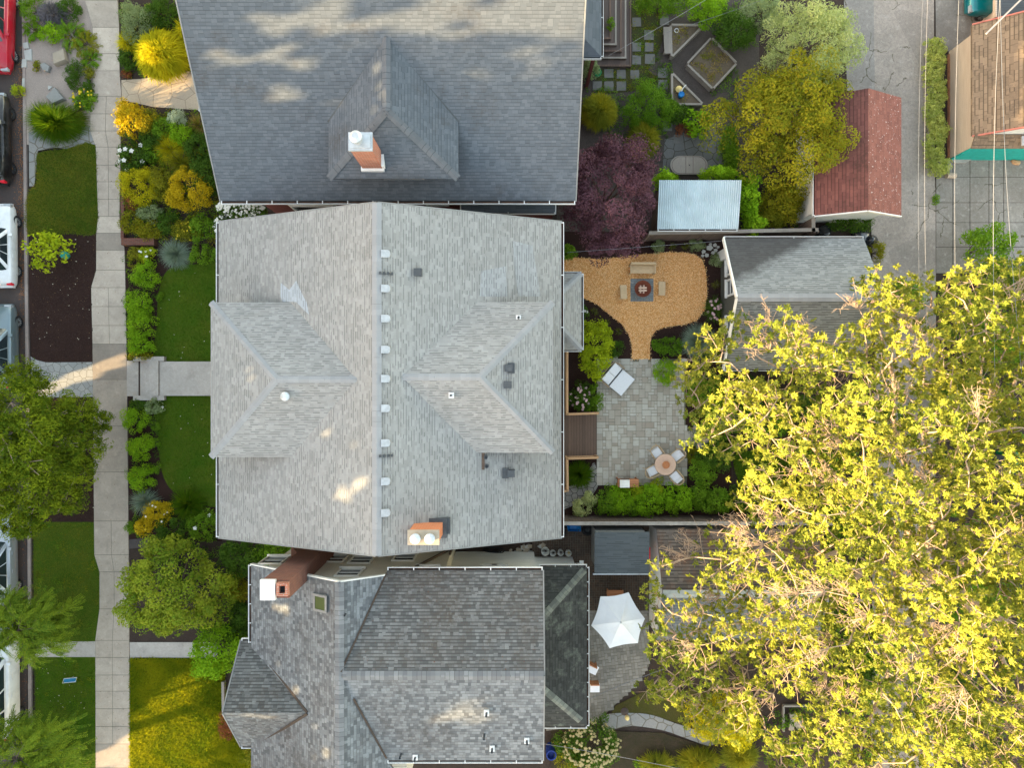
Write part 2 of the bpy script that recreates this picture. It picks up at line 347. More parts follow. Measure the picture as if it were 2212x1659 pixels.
M['dgrey_roof'] = m_shingle('dark_grey_felt', (0.064, 0.073, 0.081), (0.053, 0.060, 0.069), .12, .4, .5, .15, .3, .1, .15)
M['porch_roof'] = m_shingle('dark_blue_felt', (.10, .115, .135), (.075, .09, .105), .18, .4, .5, .15, .3, .1, .15)
M['sid_cream'] = m_planks('cream_clapboard', (.64, .60, .50), (.62, .58, .485), .12, 1, .1, 1)
M['sid_white'] = m_planks('white_clapboard', (.74, .73, .69), (.72, .71, .67), .14, 1, .08, 1)
M['sid_red'] = m_planks('brown_red_siding', (.16, .05, .045), (.13, .045, .04), .14, 1, .1, 1)
M['sid_grey'] = m_planks('grey_siding', (.30, .31, .31), (.28, .29, .29), .14, 1, .1, 1)
M['sid_olive'] = m_planks('olive_grey_siding', (.10, .10, .085), (.09, .09, .078), .14, 1, .1, 1)
M['sid_peach'] = m_planks('peach_siding', (0.490, 0.383, 0.294), (0.474, 0.371, 0.284), .085, 1, .1, 1)
M['teal'] = m_plain('teal_paint', (.015, .30, .27), .6, .15)
M['brick'] = m_brick('red_brick', (.36, .10, .05), (.25, .07, .04), (.30, .22, .18))
M['brick_o'] = m_brick('orange_brick', (.47, .15, .06), (.40, .12, .05), (.42, .2, .12), blot=.15)
M['brick_d'] = m_brick('dark_red_brick', (.17, .055, .035), (.12, .04, .03), (.13, .09, .07))
M['debris'] = m_ground('gutter_debris', [(.10, .05, .03), (.05, .035, .03), (.02, .015, .012)], (3, 25))
M['leaf_dirt'] = m_ground('valley_litter', [(.085, .060, .045), (.06, .05, .042), (.035, .03, .026), (.16, .09, .05)], (3, 25))
M['conc'] = m_concrete('concrete', (0.432, 0.389, 0.351), (0.356, 0.319, 0.286))
M['conc_d'] = m_alley('alley_concrete', (.37, .31, .265), (.25, .212, .18), True)
M['asphalt'] = m_ground('asphalt', [(.07, .06, .06), (.052, .047, .048), (.10, .085, .08), (.25, .13, .06)], (1, 28), .9, .3)
M['kerb'] = m_concrete('kerb_concrete', (.33, .27, .24), (.22, .18, .165))
M['soil'] = m_ground('soil', [(.045, .032, .026), (.028, .021, .018), (.07, .05, .04)], (1.5, 22))
M['mulch'] = m_ground('dark_mulch', [(.030, .016, .013), (.022, .012, .011), (.05, .028, .022)], (2, 26), .95, .8)
M['gravel'] = m_ground('pink_gravel', [(.36, .29, .25), (.30, .245, .215), (.20, .165, .14), (.5, .43, .38)], (.9, 30), .9, .5)
M['lawn'] = m_ground('lawn_soil', [(.040, .086, .005), (.075, .095, .010), (.028, .062, .004)], (.9, 30))
M['chips'] = m_ground('wood_chips', [(.74, .36, .11), (.66, .30, .09), (.46, .19, .05), (.8, .48, .2)], (1.2, 24), .9, .7)
M['flag'] = m_flag('grey_flagstone', (.33, .32, .30), (.25, .25, .245), (.12, .11, .09), 3.0, .02)
M['flag_b'] = m_flag('blue_grey_flagstone', (.21, .215, .215), (.26, .245, .225), (.13, .115, .09), 1.7, .05)
M['flag_t'] = m_flag('tan_flagstone', (.48, .38, .27), (.40, .33, .25), (.2, .15, .1), 1.3, .02)
M['stone'] = m_island('grey_stone', (.30, .29, .27), (.22, .22, .21), .85, 8, .3)
M['stone_p'] = m_island('pale_stone', (.46, .45, .41), (.36, .36, .34), .85, 8, .25)
M['stone_t'] = m_island('tan_stone', (.36, .30, .23), (.31, .26, .2), .85, 6, .3)
M['paver'] = m_island('patio_pavers', (.51, .485, .43), (.345, .295, .24), .85, 5, .3, .15)
M['bpaver'] = m_island('brick_pavers', (.105, .07, .052), (.07, .052, .043), .9, 5, .4, .15)
M['spaver'] = m_island('stone_pavers', (.265, .245, .215), (.17, .155, .135), .9, 5, .4, .15)
M['joint'] = m_plain('joint_sand', (.13, .12, .09), .95, .3, 4)
M['wood_d'] = m_planks('weathered_deck', (.16, .105, .08), (.11, .075, .06), .14, 0, .06)
M['wood_dx'] = m_planks('weathered_steps', (.13, .095, .08), (.085, .065, .058), .3, 0, .0)
M['wood_g'] = m_planks('grey_weathered_wood', (.32, .28, .24), (.25, .22, .19), .3, 0, .0, 5)
M['wood_f'] = m_planks('fence_boards', (.15, .11, .09), (.115, .085, .07), .14, 0, .06)
M['wood_cap'] = m_plain('fence_cap_wood', (.30, .275, .25), .85, .2, 5)
M['wood_l'] = m_planks('pale_teak', (.60, .43, .26), (.55, .39, .23), .3, 1, .0, 6)
M['wood_r'] = m_planks('railing_cedar', (.52, .31, .17), (.47, .28, .15), .3, 1, .0, 6)
M['wood_o'] = m_planks('orange_wood', (.46, .20, .10), (.40, .17, .08), .12, 1, .06, 5)
M['wood_pk'] = m_planks('pinkish_wood', (.62, .42, .32), (.58, .40, .30), .4, 1, .0, 6)
M['cushion'] = m_plain('white_cushion', (.68, .68, .71), .9, .04, 12, bump=.1)
M['canvas'] = m_plain('white_canvas', (.66, .67, .70), .9, .03, 3, bump=.05)
M['wicker'] = m_planks('rattan_weave', (.50, .38, .26), (.40, .28, .18), .02, 0, .25, 50)
M['rust'] = m_plain('rusty_steel', (.18, .050, .028), .8, .3, 14, bump=.2)
M['bowl'] = m_plain('turned_wood', (.42, .17, .07), .5, .2, 12)
M['log'] = m_plain('split_logs', (.70, .50, .38), .85, .15, 20)
M['slab_b'] = m_brick('blue_grey_slab_pavers', (.23, .255, .265), (.17, .195, .205), (.12, .125, .125), .3, .12, .008, .2)
M['corr'] = m_plain('corrugated_metal', (.42, .50, .53), .45, .14, 1.2, metal=.1)
M['bark'] = m_plain('grey_bark', (.34, .27, .20), .9, .3, 10, bump=.4)
M['bark_p'] = m_plain('pale_twig_bark', (.29, .21, .15), .9, .2, 10)
M['bark_d'] = m_plain('dark_bark', (.09, .065, .05), .9, .3, 10)
M['plastic_b'] = m_plain('blue_plastic', (.01, .16, .42), .4, .1)
M['plastic_n'] = m_plain('navy_plastic', (.012, .03, .17), .4, .1)
M['plastic_g'] = m_plain('green_plastic', (.01, .20, .07), .45, .1)
M['plastic_r'] = m_plain('red_plastic', (.55, .015, .03), .45, .1)
M['plastic_w'] = m_plain('white_plastic', (.68, .68, .65), .5, .08)
M['yellow'] = m_plain('straw_yellow', (.72, .55, .22), .7, .1)
M['bag'] = m_plain('black_bag_plastic', (.012, .014, .018), .22, .2, spec=.6)
M['tarp'] = m_plain('teal_tarp', (.02, .28, .24), .5, .2)
M['wire'] = m_plain('wire_pale', (.20, .20, .21), .5, .1)
M['wire_d'] = m_plain('wire_dark', (.10, .11, .13), .6, .1)
LM = {
 'green': m_leaf('leaf_green', (.070, .165, .010), (.16, .275, .018)),
 'dark': m_leaf('leaf_dark', (.034, .083, .010), (.078, .145, .016)),
 'bright': m_leaf('leaf_bright', (.15, .31, .010), (.27, .43, .018), transl=.4),
 'lime': m_leaf('leaf_lime', (0.232, 0.319, 0.0116), (0.3915, 0.4495, 0.0174), transl=.4),
 'yellow': m_leaf('leaf_yellow', (.34, .33, .010), (.56, .48, .012), transl=.4),
 'gold': m_leaf('leaf_gold', (.38, .29, .010), (.58, .42, .015), transl=.4),
 'ygreen': m_leaf('leaf_yellowgreen', (0.1232, 0.1522, 0.0145), (0.261, 0.2465, 0.0174), transl=.4),
 'olive': m_leaf('leaf_olive', (.11, .155, .010), (.25, .26, .014), (.44, .27, .02)),
 'maple': m_leaf('leaf_maple', (.10, .20, .012), (.26, .33, .022), (.40, .34, .05)),
 'plum': m_leaf('leaf_plum', (.048, .018, .024), (.12, .053, .070), (.19, .10, .125), transl=.2),
 'grey': m_leaf('leaf_greygreen', (0.145, 0.203, 0.07975), (0.2755, 0.3335, 0.1595)),
 'blue': m_leaf('leaf_bluegreen', (0.1087, 0.1812, 0.1232), (0.232, 0.3045, 0.2392), (0.464, 0.493, 0.3915)),
 'purple': m_leaf('leaf_purplegrey', (0.0725, 0.0725, 0.07975), (0.1595, 0.145, 0.1668), (0.232, 0.203, 0.2465)),
 'varieg': m_leaf('leaf_variegated', (0.232, 0.319, 0.087), (0.58, 0.609, 0.261), (0.85, 0.841, 0.435)),
 'pale': m_leaf('leaf_pale', (0.319, 0.406, 0.2755), (0.551, 0.609, 0.435), (0.725, 0.7685, 0.609)),
 'tan': m_leaf('leaf_tan', (0.232, 0.174, 0.05075), (0.3625, 0.261, 0.0725)),
 'russet': m_leaf('leaf_russet', (0.1595, 0.058, 0.029), (0.29, 0.1015, 0.0435)),
 'big': m_leaf('leaf_big_tree', (.065, .135, .012), (.235, .255, .028), (.50, .425, .10), transl=.4),
 'pine': m_leaf('leaf_yew', (.038, .088, .005), (.20, .265, .012), (.30, .31, .02), transl=.35),
 'feather': m_leaf('leaf_feather', (.055, .13, .014), (.17, .25, .018), (.36, .38, .03), transl=.4),
 'sage': m_leaf('leaf_sage', (0.203, 0.2755, 0.0725), (0.406, 0.464, 0.174), (0.609, 0.609, 0.319)),
 'grass': m_leaf('grass_blade', (.034, .115, .003), (.085, .170, .005), (.16, .17, .014), transl=.5),
 'grass_sunlit': m_leaf('grass_blade_sunlit', (.085, .16, .004), (.27, .29, .007), (.42, .34, .016), transl=.5),  # low sun on the lower lawn put into the blade colour
 'grassdry': m_leaf('grass_blade_dry', (.065, .125, .008), (.14, .17, .014), (.30, .22, .06), transl=.4),
 'fl_white': m_leaf('petal_white', (.72, .70, .66), (.8, .78, .72), (.8, .78, .7), transl=.2),
 'fl_pink': m_leaf('petal_pink', (.62, .36, .40), (.75, .56, .58), (.78, .6, .6), transl=.2),
 'fl_cream': m_leaf('petal_cream', (.36, .30, .13), (.48, .40, .2), (.5, .42, .22), transl=.2),
 'fl_yellow': m_leaf('petal_yellow', (.62, .45, .02), (.75, .6, .04), (.8, .6, .06), transl=.2),
}
#==SECTION2==
# ------------------------------------------------------------------ foliage generators (numpy)
def unit(a): return a/np.maximum(np.linalg.norm(a, axis=-1, keepdims=True), 1e-9)
def leafquads(c, nrm, L, Wd, rng, tdir=None, fold=.25):
    N = len(c); nrm = unit(nrm)
    t = rng.normal(size=(N, 3)) if tdir is None else tdir
    t = unit(t-(t*nrm).sum(1, keepdims=True)*nrm); b = np.cross(nrm, t)
    L = np.broadcast_to(L, (N,))[:, None]; Wd = np.broadcast_to(Wd, (N,))[:, None]
    V = np.stack([c-t*L*.5, c+b*Wd*.5+nrm*Wd*fold, c+t*L*.5, c-b*Wd*.5+nrm*Wd*fold], 1).reshape(-1, 3)
    return V, np.arange(4*N).reshape(-1, 4)
def cat_(parts):
    V, Q, T, k = [], [], [], 0
    for v, q, t in parts:
        V.append(v); Q.append(q+k); T.append(t); k += len(v)
    return np.concatenate(V), np.concatenate(Q), np.concatenate(T)
def clumps(c, r, rng, leaf=.09, dens=1.0, lump=.3, aspect=.5, tmean=.5, tvar=.5, low=-.15, flat=.45, hollow=.62):
    """leaf clumps spread through an ellipsoidal crown volume"""
    c = np.array(c, float); r = np.array(r, float)
    area = r[0]*r[1]*2+ (r[0]+r[1])*r[2]*2
    lr = lump*min(r[0], r[1])**.6
    nl = max(8, int(area/(lr*lr)*.95))
    d = unit(rng.normal(size=(nl*3, 3))); d = d[d[:, 2] > low][:nl]; nl = len(d)
    rad = hollow+(1-hollow)*rng.random(nl)**.6; wob = 1+.13*np.sin(3*np.arctan2(d[:, 1], d[:, 0])+rng.random()*6)+.09*np.sin(7*np.arctan2(d[:, 1], d[:, 0])+rng.random()*6)
    lc = c+d*r*(rad*wob)[:, None]
    lrad = lr*(.55+.75*rng.random(nl))
    per = max(6, int(dens*4.2*lr*lr/(leaf*leaf*aspect)))
    idx = np.repeat(np.arange(nl), per); N = len(idx)
    e = unit(rng.normal(size=(N, 3))+np.array([0, 0, .35])); rr = lrad[idx]*(.62+.38*rng.random(N)**.5)
    p = lc[idx]+e*rr[:, None]*np.array([1, 1, .8]); p[:, 2] = np.maximum(p[:, 2], .02)
    n = e*.8+np.array([0, 0, flat])+rng.normal(size=(N, 3))*.45
    V, Q = leafquads(p, n, leaf*(.7+.6*rng.random(N)), leaf*aspect*(.8+.4*rng.random(N)), rng)
    lt = np.clip(tmean+tvar*(rng.random(nl)-.5)*1.6, 0, 1); t = np.clip(lt[idx]+.25*(rng.random(N)-.5), 0, 1)
    return V, Q, np.repeat(t, 4)
def ribbons(p0, d0, L, wd, droop, rng, seg=4, t=None):
    """arching blades: p0, d0 (N,3)"""
    N = len(p0); d = unit(d0); L = np.broadcast_to(L, (N,)); pts = [p0]; cur = p0.copy(); dd = d.copy()
    for k in range(seg):
        cur = cur+dd*(L/seg)[:, None]; pts.append(cur); dd = unit(dd+np.array([0, 0, -1])*droop/seg)
    side = unit(np.cross(d, np.array([0, 0, 1.])+rng.normal(size=(N, 3))*.25))
    V = []
    for k in range(seg+1):
        wk = wd*(1-(k/seg)**1.5*.9); V += [pts[k]-side*wk*.5, pts[k]+side*wk*.5]
    V = np.stack(V, 1); nv = 2*(seg+1)
    base = (np.arange(N)*nv)[:, None, None]; q = np.array([[2*k, 2*k+1, 2*k+3, 2*k+2] for k in range(seg)])[None]
    Q = (base+q).reshape(-1, 4); V = V.reshape(-1, 3); V[:, 2] = np.maximum(V[:, 2], .015)
    tt = rng.random(N) if t is None else np.broadcast_to(t, (N,))
    return V, Q, np.repeat(tt, nv)
def tuft(c, r, h, n, rng, wd=.02, droop=1.6, spread=1.0):
    a = rng.random(n)*2*np.pi; el = np.clip(.15+rng.random(n)*1.3/spread, .1, 1.5)
    d = np.stack([np.cos(a)*np.cos(el), np.sin(a)*np.cos(el), np.sin(el)], 1)
    p = np.array(c)+np.stack([np.cos(a), np.sin(a), np.zeros(n)], 1)*r*.18*rng.random((n, 1))
    L = (.65+.5*rng.random(n))*math.hypot(r, h*.5)
    return ribbons(p, d, L, wd, droop, rng)
def thread(c, r, n, rng, L=.4, wd=.03, droop=1.4):
    """drooping thread-leaf strands over a dome"""
    d = unit(rng.normal(size=(n, 3))); d[:, 2] = np.abs(d[:, 2])*.9+.05; d = unit(d)
    p = np.array(c)+d*np.array(r)*(.35+.6*rng.random((n, 1))); dd = d*np.array([1, 1, .5])+np.array([0, 0, .25])+rng.normal(size=(n, 3))*.25
    t = np.clip(.5+.5*np.sin(p[:, 0]*5+p[:, 1]*4)+.4*(rng.random(n)-.5), 0, 1)
    return ribbons(p, dd, L*(.6+.7*rng.random(n)), wd, droop, rng, 3, t)
def fronds(p0, d0, L, droop, rng, nl=16, leaf=.1, wd=.035, t=None):
    """pinnate sprays: leaflets set in pairs along arching ribs"""
    N = len(p0); d = unit(d0); L = np.broadcast_to(L, (N,)); cur = p0.copy(); dd = d.copy(); parts = []
    tt = rng.random(N) if t is None else t
    for k in range(nl):
        cur = cur+dd*(L/nl)[:, None]; dd = unit(dd+np.array([0, 0, -1])*droop/nl)
        sd = unit(np.cross(dd, np.array([0, 0, 1.]))); up = np.cross(sd, dd); s = leaf*(1-.5*abs(k/nl-.4))
        for sg in (-1, 1):
            td = unit(sd*sg*.85+dd*.6); nn = up+rng.normal(size=(N, 3))*.3
            V, Q = leafquads(cur+td*s*.5, nn, s, wd, rng, td); parts.append((V, Q, np.repeat(np.clip(tt+.2*(rng.random(N)-.5), 0, 1), 4)))
    return cat_(parts)
def flowers(c, r, n, rng, size=.07, petals=5, ztop=True):
    d = unit(rng.normal(size=(n, 3))+np.array([0, 0, .8])); d[:, 2] = np.abs(d[:, 2]); p = np.array(c)+d*np.array(r)*(.92+.15*rng.random((n, 1)))
    idx = np.repeat(np.arange(n), petals); a = np.tile(np.arange(petals)*2*np.pi/petals, n)+rng.random(n*petals)*.5
    td = np.stack([np.cos(a), np.sin(a), np.full(len(a), .25)], 1); V, Q = leafquads(p[idx]+td*size*.35, d[idx]*.3+np.array([0, 0, 1]), size, size*.8, rng, td)
    return V, Q, np.repeat(rng.random(len(idx)), 4)

SEED = [100]
def nrng(): SEED[0] += 1; return rng_(SEED[0])
def stem(mb, c, r, h, rng, n=7):
    for i in range(n):
        a = rng.random()*6.28; q = .55*rng.random()+.25
        mb.tube([(c[0]+.05*math.cos(a), c[1]+.05*math.sin(a), 0), (c[0]+r*q*.5*math.cos(a), c[1]+r*q*.5*math.sin(a), h*.4), (c[0]+r*q*math.cos(a), c[1]+r*q*math.sin(a), h*.75)], [.025, .018, .008], 5)
def shrub(px, py, rx, ry, h, style, mat, label, name='shrub', cat='shrub', group=None, z0=.05, leaf=None, dens=1.0, fl=None, tm=.5, stems=True, **kw):
    rng = nrng(); x, y, _ = W(px, py, h*.6); k = (H-h*.6)/F; RX, RY = rx*k, ry*k
    if stems: t = thing(name, label, cat, (x, y, z0), group=group)
    if style == 'clump':
        lf = leaf or .085; D = clumps((x, y, z0+h*.38), (RX*.86, RY*.86, h*.6), rng, lf, dens, tmean=tm, **kw)
    elif style == 'thread': D = thread((x, y, z0+h*.2), (RX*.8, RY*.8, h*.7), int(1500*dens*max(.15, RX*RY)), rng, **kw)
    elif style == 'grass': D = tuft((x, y, z0), max(RX, RY), h, int(700*dens*max(.2, RX*RY/.6)), rng, **kw); D = (((D[0]-np.array([x, y, 0]))*np.array([RX/max(RX, RY), RY/max(RX, RY), 1])+np.array([x, y, 0])), D[1], D[2])
    elif style == 'fern':
        n = int(120*dens*max(.3, RX*RY)); a = rng.random(n)*6.28; q = rng.random(n)**.6
        p = np.array([x, y, z0+.05])+np.stack([np.cos(a)*RX*.55*q, np.sin(a)*RY*.55*q, h*.35*rng.random(n)], 1); el = .3+.7*rng.random(n)
        D = fronds(p, np.stack([np.cos(a)*np.cos(el), np.sin(a)*np.cos(el), np.sin(el)], 1), min(RX, RY)*(.45+.5*rng.random(n)), 1.5, rng, 12, .09, .04)
    if not stems:
        o = np_mesh(name, *D[:2], LM[mat], None, D[2]); return setp(o, label, cat, group)
    np_mesh('foliage', *D[:2], LM[mat], t, D[2])
    mb = MB(); stem(mb, (x, y), min(RX, RY), h*.8, rng); 
    for i in range(len(mb.v)): mb.v[i].z += z0
    mb.build('stems', M['bark_d'], t)
    if fl:
        fm, n, sz = fl[:3]; pet = 5
        E = flowers((x, y, z0+h*.38), (RX*.85, RY*.85, h*.66), n, rng, sz); np_mesh('flowers', *E[:2], LM[fm], t, E[2])
    return t
def tree(px, py, rx, ry, h, mat, label, ztrunk=1.6, leaf=.11, dens=1.0, lump=.4, aspect=.5, bark='bark_d', name='tree', cat='tree', group=None, crown_z=None, tm=.5, tv=.6, tr=.11, limbs=9, hollow=.55, extra=None, low=-.25):
    rng = nrng(); hz = h*.72; x, y, _ = W(px, py, hz); k = (H-hz)/F; RX, RY = rx*k, ry*k; cz = crown_z or h*.58
    t = thing(name, label, cat, (x, y, 0), group=group)
    D = clumps((x, y, cz), (RX*.88, RY*.88, h-cz), rng, leaf, dens, lump, aspect, tm, tv, low=low, hollow=hollow)
    np_mesh('crown', *D[:2], LM[mat], t, D[2])
    mb = MB(); mb.tube([(x, y, 0), (x+.05, y+.03, ztrunk*.5), (x, y+.05, ztrunk)], [tr*1.25, tr, tr*.85], 9); tk = mb.build('trunk', M[bark], t, True)
    mb = MB()
    for i in range(limbs):
        a = i*6.283/limbs+rng.random()*.5; q = .5+.4*rng.random(); ex, ey = RX*q*math.cos(a), RY*q*math.sin(a)
        mb.tube([(x, y+.05, ztrunk*(.7+.25*rng.random())), (x+ex*.4, y+ey*.4, ztrunk+(cz-ztrunk)*.7), (x+ex*.8, y+ey*.8, cz+.15*(h-cz)), (x+ex, y+ey, cz+.35*(h-cz))], [tr*.55, tr*.4, tr*.22, tr*.08], 6)
    mb.build('limbs', M[bark], t, True)
    return t

# ------------------------------------------------------------------ the ground and paved areas
def sheet(name, px, mat, z, label=None, kind='structure', world=False, thick=0):
    pts = [(p[0], p[1]) if world else W(p[0], p[1], z)[:2] for p in px]
    mb = MB(); 
    if sum(pts[i][0]*pts[(i+1) % len(pts)][1]-pts[(i+1) % len(pts)][0]*pts[i][1] for i in range(len(pts))) < 0: pts = pts[::-1]
    if thick: mb.prism(pts, z-thick, z)
    else: mb.poly([(*p, z) for p in pts])
    o = mb.build(name, M[mat] if isinstance(mat, str) else mat); o['kind'] = kind; return o
def smooth_poly(p, n=4):
    out = []; L = len(p)
    for i in range(L):
        p0, p1, p2, p3 = [Vector(p[(i+k-1) % L]) for k in range(4)]
        for j in range(n):
            t = j/n; q = .5*((2*p1)+(p2-p0)*t+(2*p0-5*p1+4*p2-p3)*t*t+(3*p1-p0-3*p2+p3)*t**3); out.append((q.x, q.y))
    return out
sheet('ground', [(-160, -160), (160, -160), (160, 160), (-160, 160)], 'soil', -.02, world=True)
sheet('street', [(-36.5, -160), (-24.15, -160), (-24.75, 160), (-36.5, 160)], 'asphalt', .0, world=True)
KERB = [(46, -60), (49, 200), (51, 440), (54, 700), (59, 1150), (61, 1600), (62, 1760)]
sheet('kerb', KERB+[(x+6.5, y) for x, y in KERB[::-1]], 'kerb', .12, thick=.12)
def strip(name, y0, y1, mat, z, left=None, right=None):
    def kx(y):
        for (a, b) in zip(KERB, KERB[1:]):
            if a[1] <= y <= b[1]: return a[0]+(b[0]-a[0])*(y-a[1])/(b[1]-a[1])+6.5
    return [(kx(y0), y0), (right or 215, y0), (right or 215, y1), (kx(y1), y1)]
sheet('gravel_bed', strip('', -50, 312, '', 0), 'gravel', .09)
sheet('flagstone_path', [(62, 285), (208, 270), (208, 330), (120, 318), (82, 325), (74, 402), (63, 402)], 'flag_b', .10)
sheet('lawn', smooth_poly([(84, 330), (140, 322), (205, 312), (212, 400), (212, 500), (150, 505), (64, 508), (62, 420), (78, 400), (80, 360)], 3), 'lawn', .105)
sheet('mulch_bed', smooth_poly([(66, 512), (110, 494), (160, 494), (215, 512), (212, 590), (205, 700), (206, 786), (100, 784), (68, 770)], 3), 'mulch', .10)
sheet('flagstone_path', [(66, 770), (80, 778), (100, 783), (208, 782), (208, 857), (68, 860)], 'flag', .108)
sheet('mulch_bed', [(70, 857), (210, 857), (210, 1128), (72, 1128)], 'mulch', .10)
sheet('lawn', [(72, 1128), (216, 1128), (222, 1260), (216, 1388), (74, 1388)], 'lawn', .105)
sheet('walkway', [(76, 1388), (212, 1386), (212, 1420), (76, 1420)], 'conc', .112)
sheet('lawn', [(76, 1420), (216, 1420), (216, 1760), (78, 1760)], 'lawn', .105)
# sidewalk: one slab after another, each poured at its own time
SWL = [(-60, 182), (0, 184), (58, 200), (150, 203), (207, 198), (277, 193), (317, 207), (467, 212), (503, 208), (583, 208), (621, 197), (743, 200), (1106, 203), (1199, 204), (1236, 215), (1316, 215), (1349, 206), (1760, 207)]
SWR = [(-60, 250), (58, 257), (150, 258), (203, 262), (467, 258), (503, 262), (540, 269), (743, 273), (1106, 277), (1400, 279), (1760, 281)]
def ip(T, y):
    for a, b in zip(T, T[1:]):
        if a[0] <= y <= b[0]: return a[1]+(b[1]-a[1])*(y-a[0])/(b[0]-a[0])
mbl = {}
cuts = [-60, 0, 58, 115, 152, 207, 245, 282, 317, 356, 392, 430, 467, 503, 540, 583, 621, 662, 703, 743, 820, 920, 1020, 1126, 1199, 1236, 1316, 1384, 1421, 1459, 1494, 1532, 1570, 1608, 1660, 1760]
tone = {0: .92, 58: 1.22, 115: 1.2, 152: 1.08, 503: .72, 743: .68, 820: .86, 920: .84, 1020: .88, 540: 1.1, 583: 1.15, 621: 1.15, 662: 1.13, 703: 1.12, 1608: .86, 467: 1.15}
for i, (a, b) in enumerate(zip(cuts, cuts[1:])):
    tn = tone.get(a, 1.0)
    pts = [(ip(SWL, a), a+.5), (ip(SWR, a), a+.5), (ip(SWR, b), b-.5), (ip(SWL, b), b-.5)]
    two = 207 <= a < 467 or 621 <= a < 743 or 1126 <= a < 1608
    mid = lambda p, q: ((p[0]+q[0])/2, p[1])
    subs = [pts] if not two else [[pts[0], (mid(pts[0], pts[1])[0]-.4, pts[0][1]), (mid(pts[3], pts[2])[0]-.4, pts[2][1]), pts[3]], [(mid(pts[0], pts[1])[0]+.4, pts[0][1]), pts[1], pts[2], (mid(pts[3], pts[2])[0]+.4, pts[2][1])]]
    for s in subs: mbl.setdefault(tn, MB()).prism([W(*p, .12)[:2] for p in s], .02, .12+.002*(i % 3))
base = MB(); base.poly([(*W(ip(SWL, y), y, .1)[:2], .113) for y in cuts][::-1]+[(*W(ip(SWR, y), y, .1)[:2], .113) for y in cuts])
allm = MB(); mats = [M['joint']]
allm.poly([p for p in base.v])
for tn, m in mbl.items():
    warm = 1.04 if 207 <= 0 else 1
    k = tn; mats.append(m_concrete('sidewalk_concrete', (.44*k, .37*k, .305*k), (.33*k, .275*k, .228*k)))
    for f, u in zip(m.f, m.u): allm.poly([m.v[j] for j in f], len(mats)-1, u)
o = allm.build('sidewalk', mats); o['kind'] = 'structure'
# front yards
sheet('garden_bed', [(258, -60), (480, -60), (480, 530), (262, 530)], 'soil', .07)
sheet('garden_bed', [(268, 528), (480, 528), (480, 1170), (278, 1170)], 'mulch', .075)
sheet('flagstone_path', [(262, 172), (300, 170), (430, 150), (440, 238), (330, 230), (262, 215)], 'flag_t', .085)
LW1 = smooth_poly([(341, 782), (340, 700), (341, 645), (352, 598), (376, 575), (420, 571), (478, 577), (480, 782)], 4)
LW2 = smooth_poly([(343, 855), (342, 950), (350, 1020), (374, 1062), (420, 1080), (478, 1080), (478, 855)], 4)
sheet('lawn', LW1, 'lawn', .115); sheet('lawn', LW2, 'lawn', .115)
sheet('garden_bed', [(278, 1166), (560, 1166), (560, 1392), (279, 1392)], 'soil', .07)
sheet('walkway', [(278, 1166), (340, 1160), (345, 1180), (279, 1186)], 'asphalt', .09)
sheet('walkway', [(280, 1388), (470, 1388), (470, 1422), (290, 1421), (281, 1426)], 'conc', .095)
LW3 = [(281, 1422), (486, 1422), (486, 1480), (492, 1560), (520, 1620), (620, 1640), (620, 1760), (282, 1760)]
sheet('lawn', LW3, 'lawn', .10)
# front walk and steps of the middle house
mb = MB(); x0, y1, _ = W(274, 779, .12); x1, y0, _ = W(302, 856, .12); mb.box(x0, y0, .0, x1, y1, .124); mb.build('walkway', M['conc'])['kind'] = 'structure'
mb = MB(); mb.box(W(300, 0, .1)[0], y0+.03, 0, W(344, 0, .1)[0], y1-.03, .135); STB = mb
st = thing('front_steps', 'grey concrete steps with low side walls leading from sidewalk to pale roofed house', 'steps', (*W(322, 818)[:2], 0))
mb = MB()
for i, pxx in enumerate((302, 311, 321, 331)): mb.box(W(pxx, 0, .15)[0]+.03, y0+.02, .0, W((311, 321, 331, 344)[i], 0, .3)[0], y1-.02, .17+.075*i)
mb.build('treads', M['conc'], st, bevel=.012); STB.build('riser_base', M['soil'], st)
for a, b in ((770, 780), (855, 865)):
    mb = MB(); q0, q1 = W(286, a, .4), W(353, b, .4); mb.box(q0[0], q1[1], 0, q1[0], q0[1], .34); mb.build('cheek_wall', M['conc'], st, bevel=.015)
mb = MB(); q0, q1 = W(344.6, 781, .3), W(480, 855, .3); mb.box(q0[0], q1[1], 0, q1[0], q0[1], .30); mb.build('walkway', M['conc'])['kind'] = 'structure'
# back yards
sheet('garden_bed', [(1200, 500), (1580, 500), (1580, 1120), (1200, 1120)], 'mulch', .03)
CH = [(1200, 556), (1240, 556), (1300, 560), (1391, 549), (1440, 545), (1479, 545), (1502, 550), (1517, 561), (1524, 583), (1527, 613), (1527, 642), (1521, 671), (1505, 692), (1479, 701), (1438, 706), (1417, 714), (1407, 727), (1404, 745), (1404, 776), (1365, 776), (1365, 745), (1359, 724), (1344, 701), (1318, 680), (1289, 657), (1258, 642), (1200, 630)]
sheet('wood_chip_path', CH, 'chips', .05)
sheet('dirt_yard', [(1240, -60), (1640, -60), (1640, 505), (1200, 505)], m_ground('yard_soil', [(.075, .062, .054), (.05, .043, .038), (.11, .09, .08)], (1.2, 24)), .02)
sheet('moss_patch', smooth_poly([(1365, 0), (1425, 10), (1430, 90), (1400, 150), (1440, 170), (1400, 190), (1290, 200), (1300, 148), (1365, 140)], 3), m_ground('mossy_soil', [(.035, .052, .008), (.06, .055, .012), (.06, .05, .045)], (2.5, 20)), .03)
sheet('flagstone_path', [(1436, 300), (1465, 292), (1470, 285), (1558, 290), (1562, 372), (1430, 380)], m_flag('dark_flagstone', (.16, .155, .15), (.12, .12, .115), (.05, .05, .03), 2.2, .03), .035)
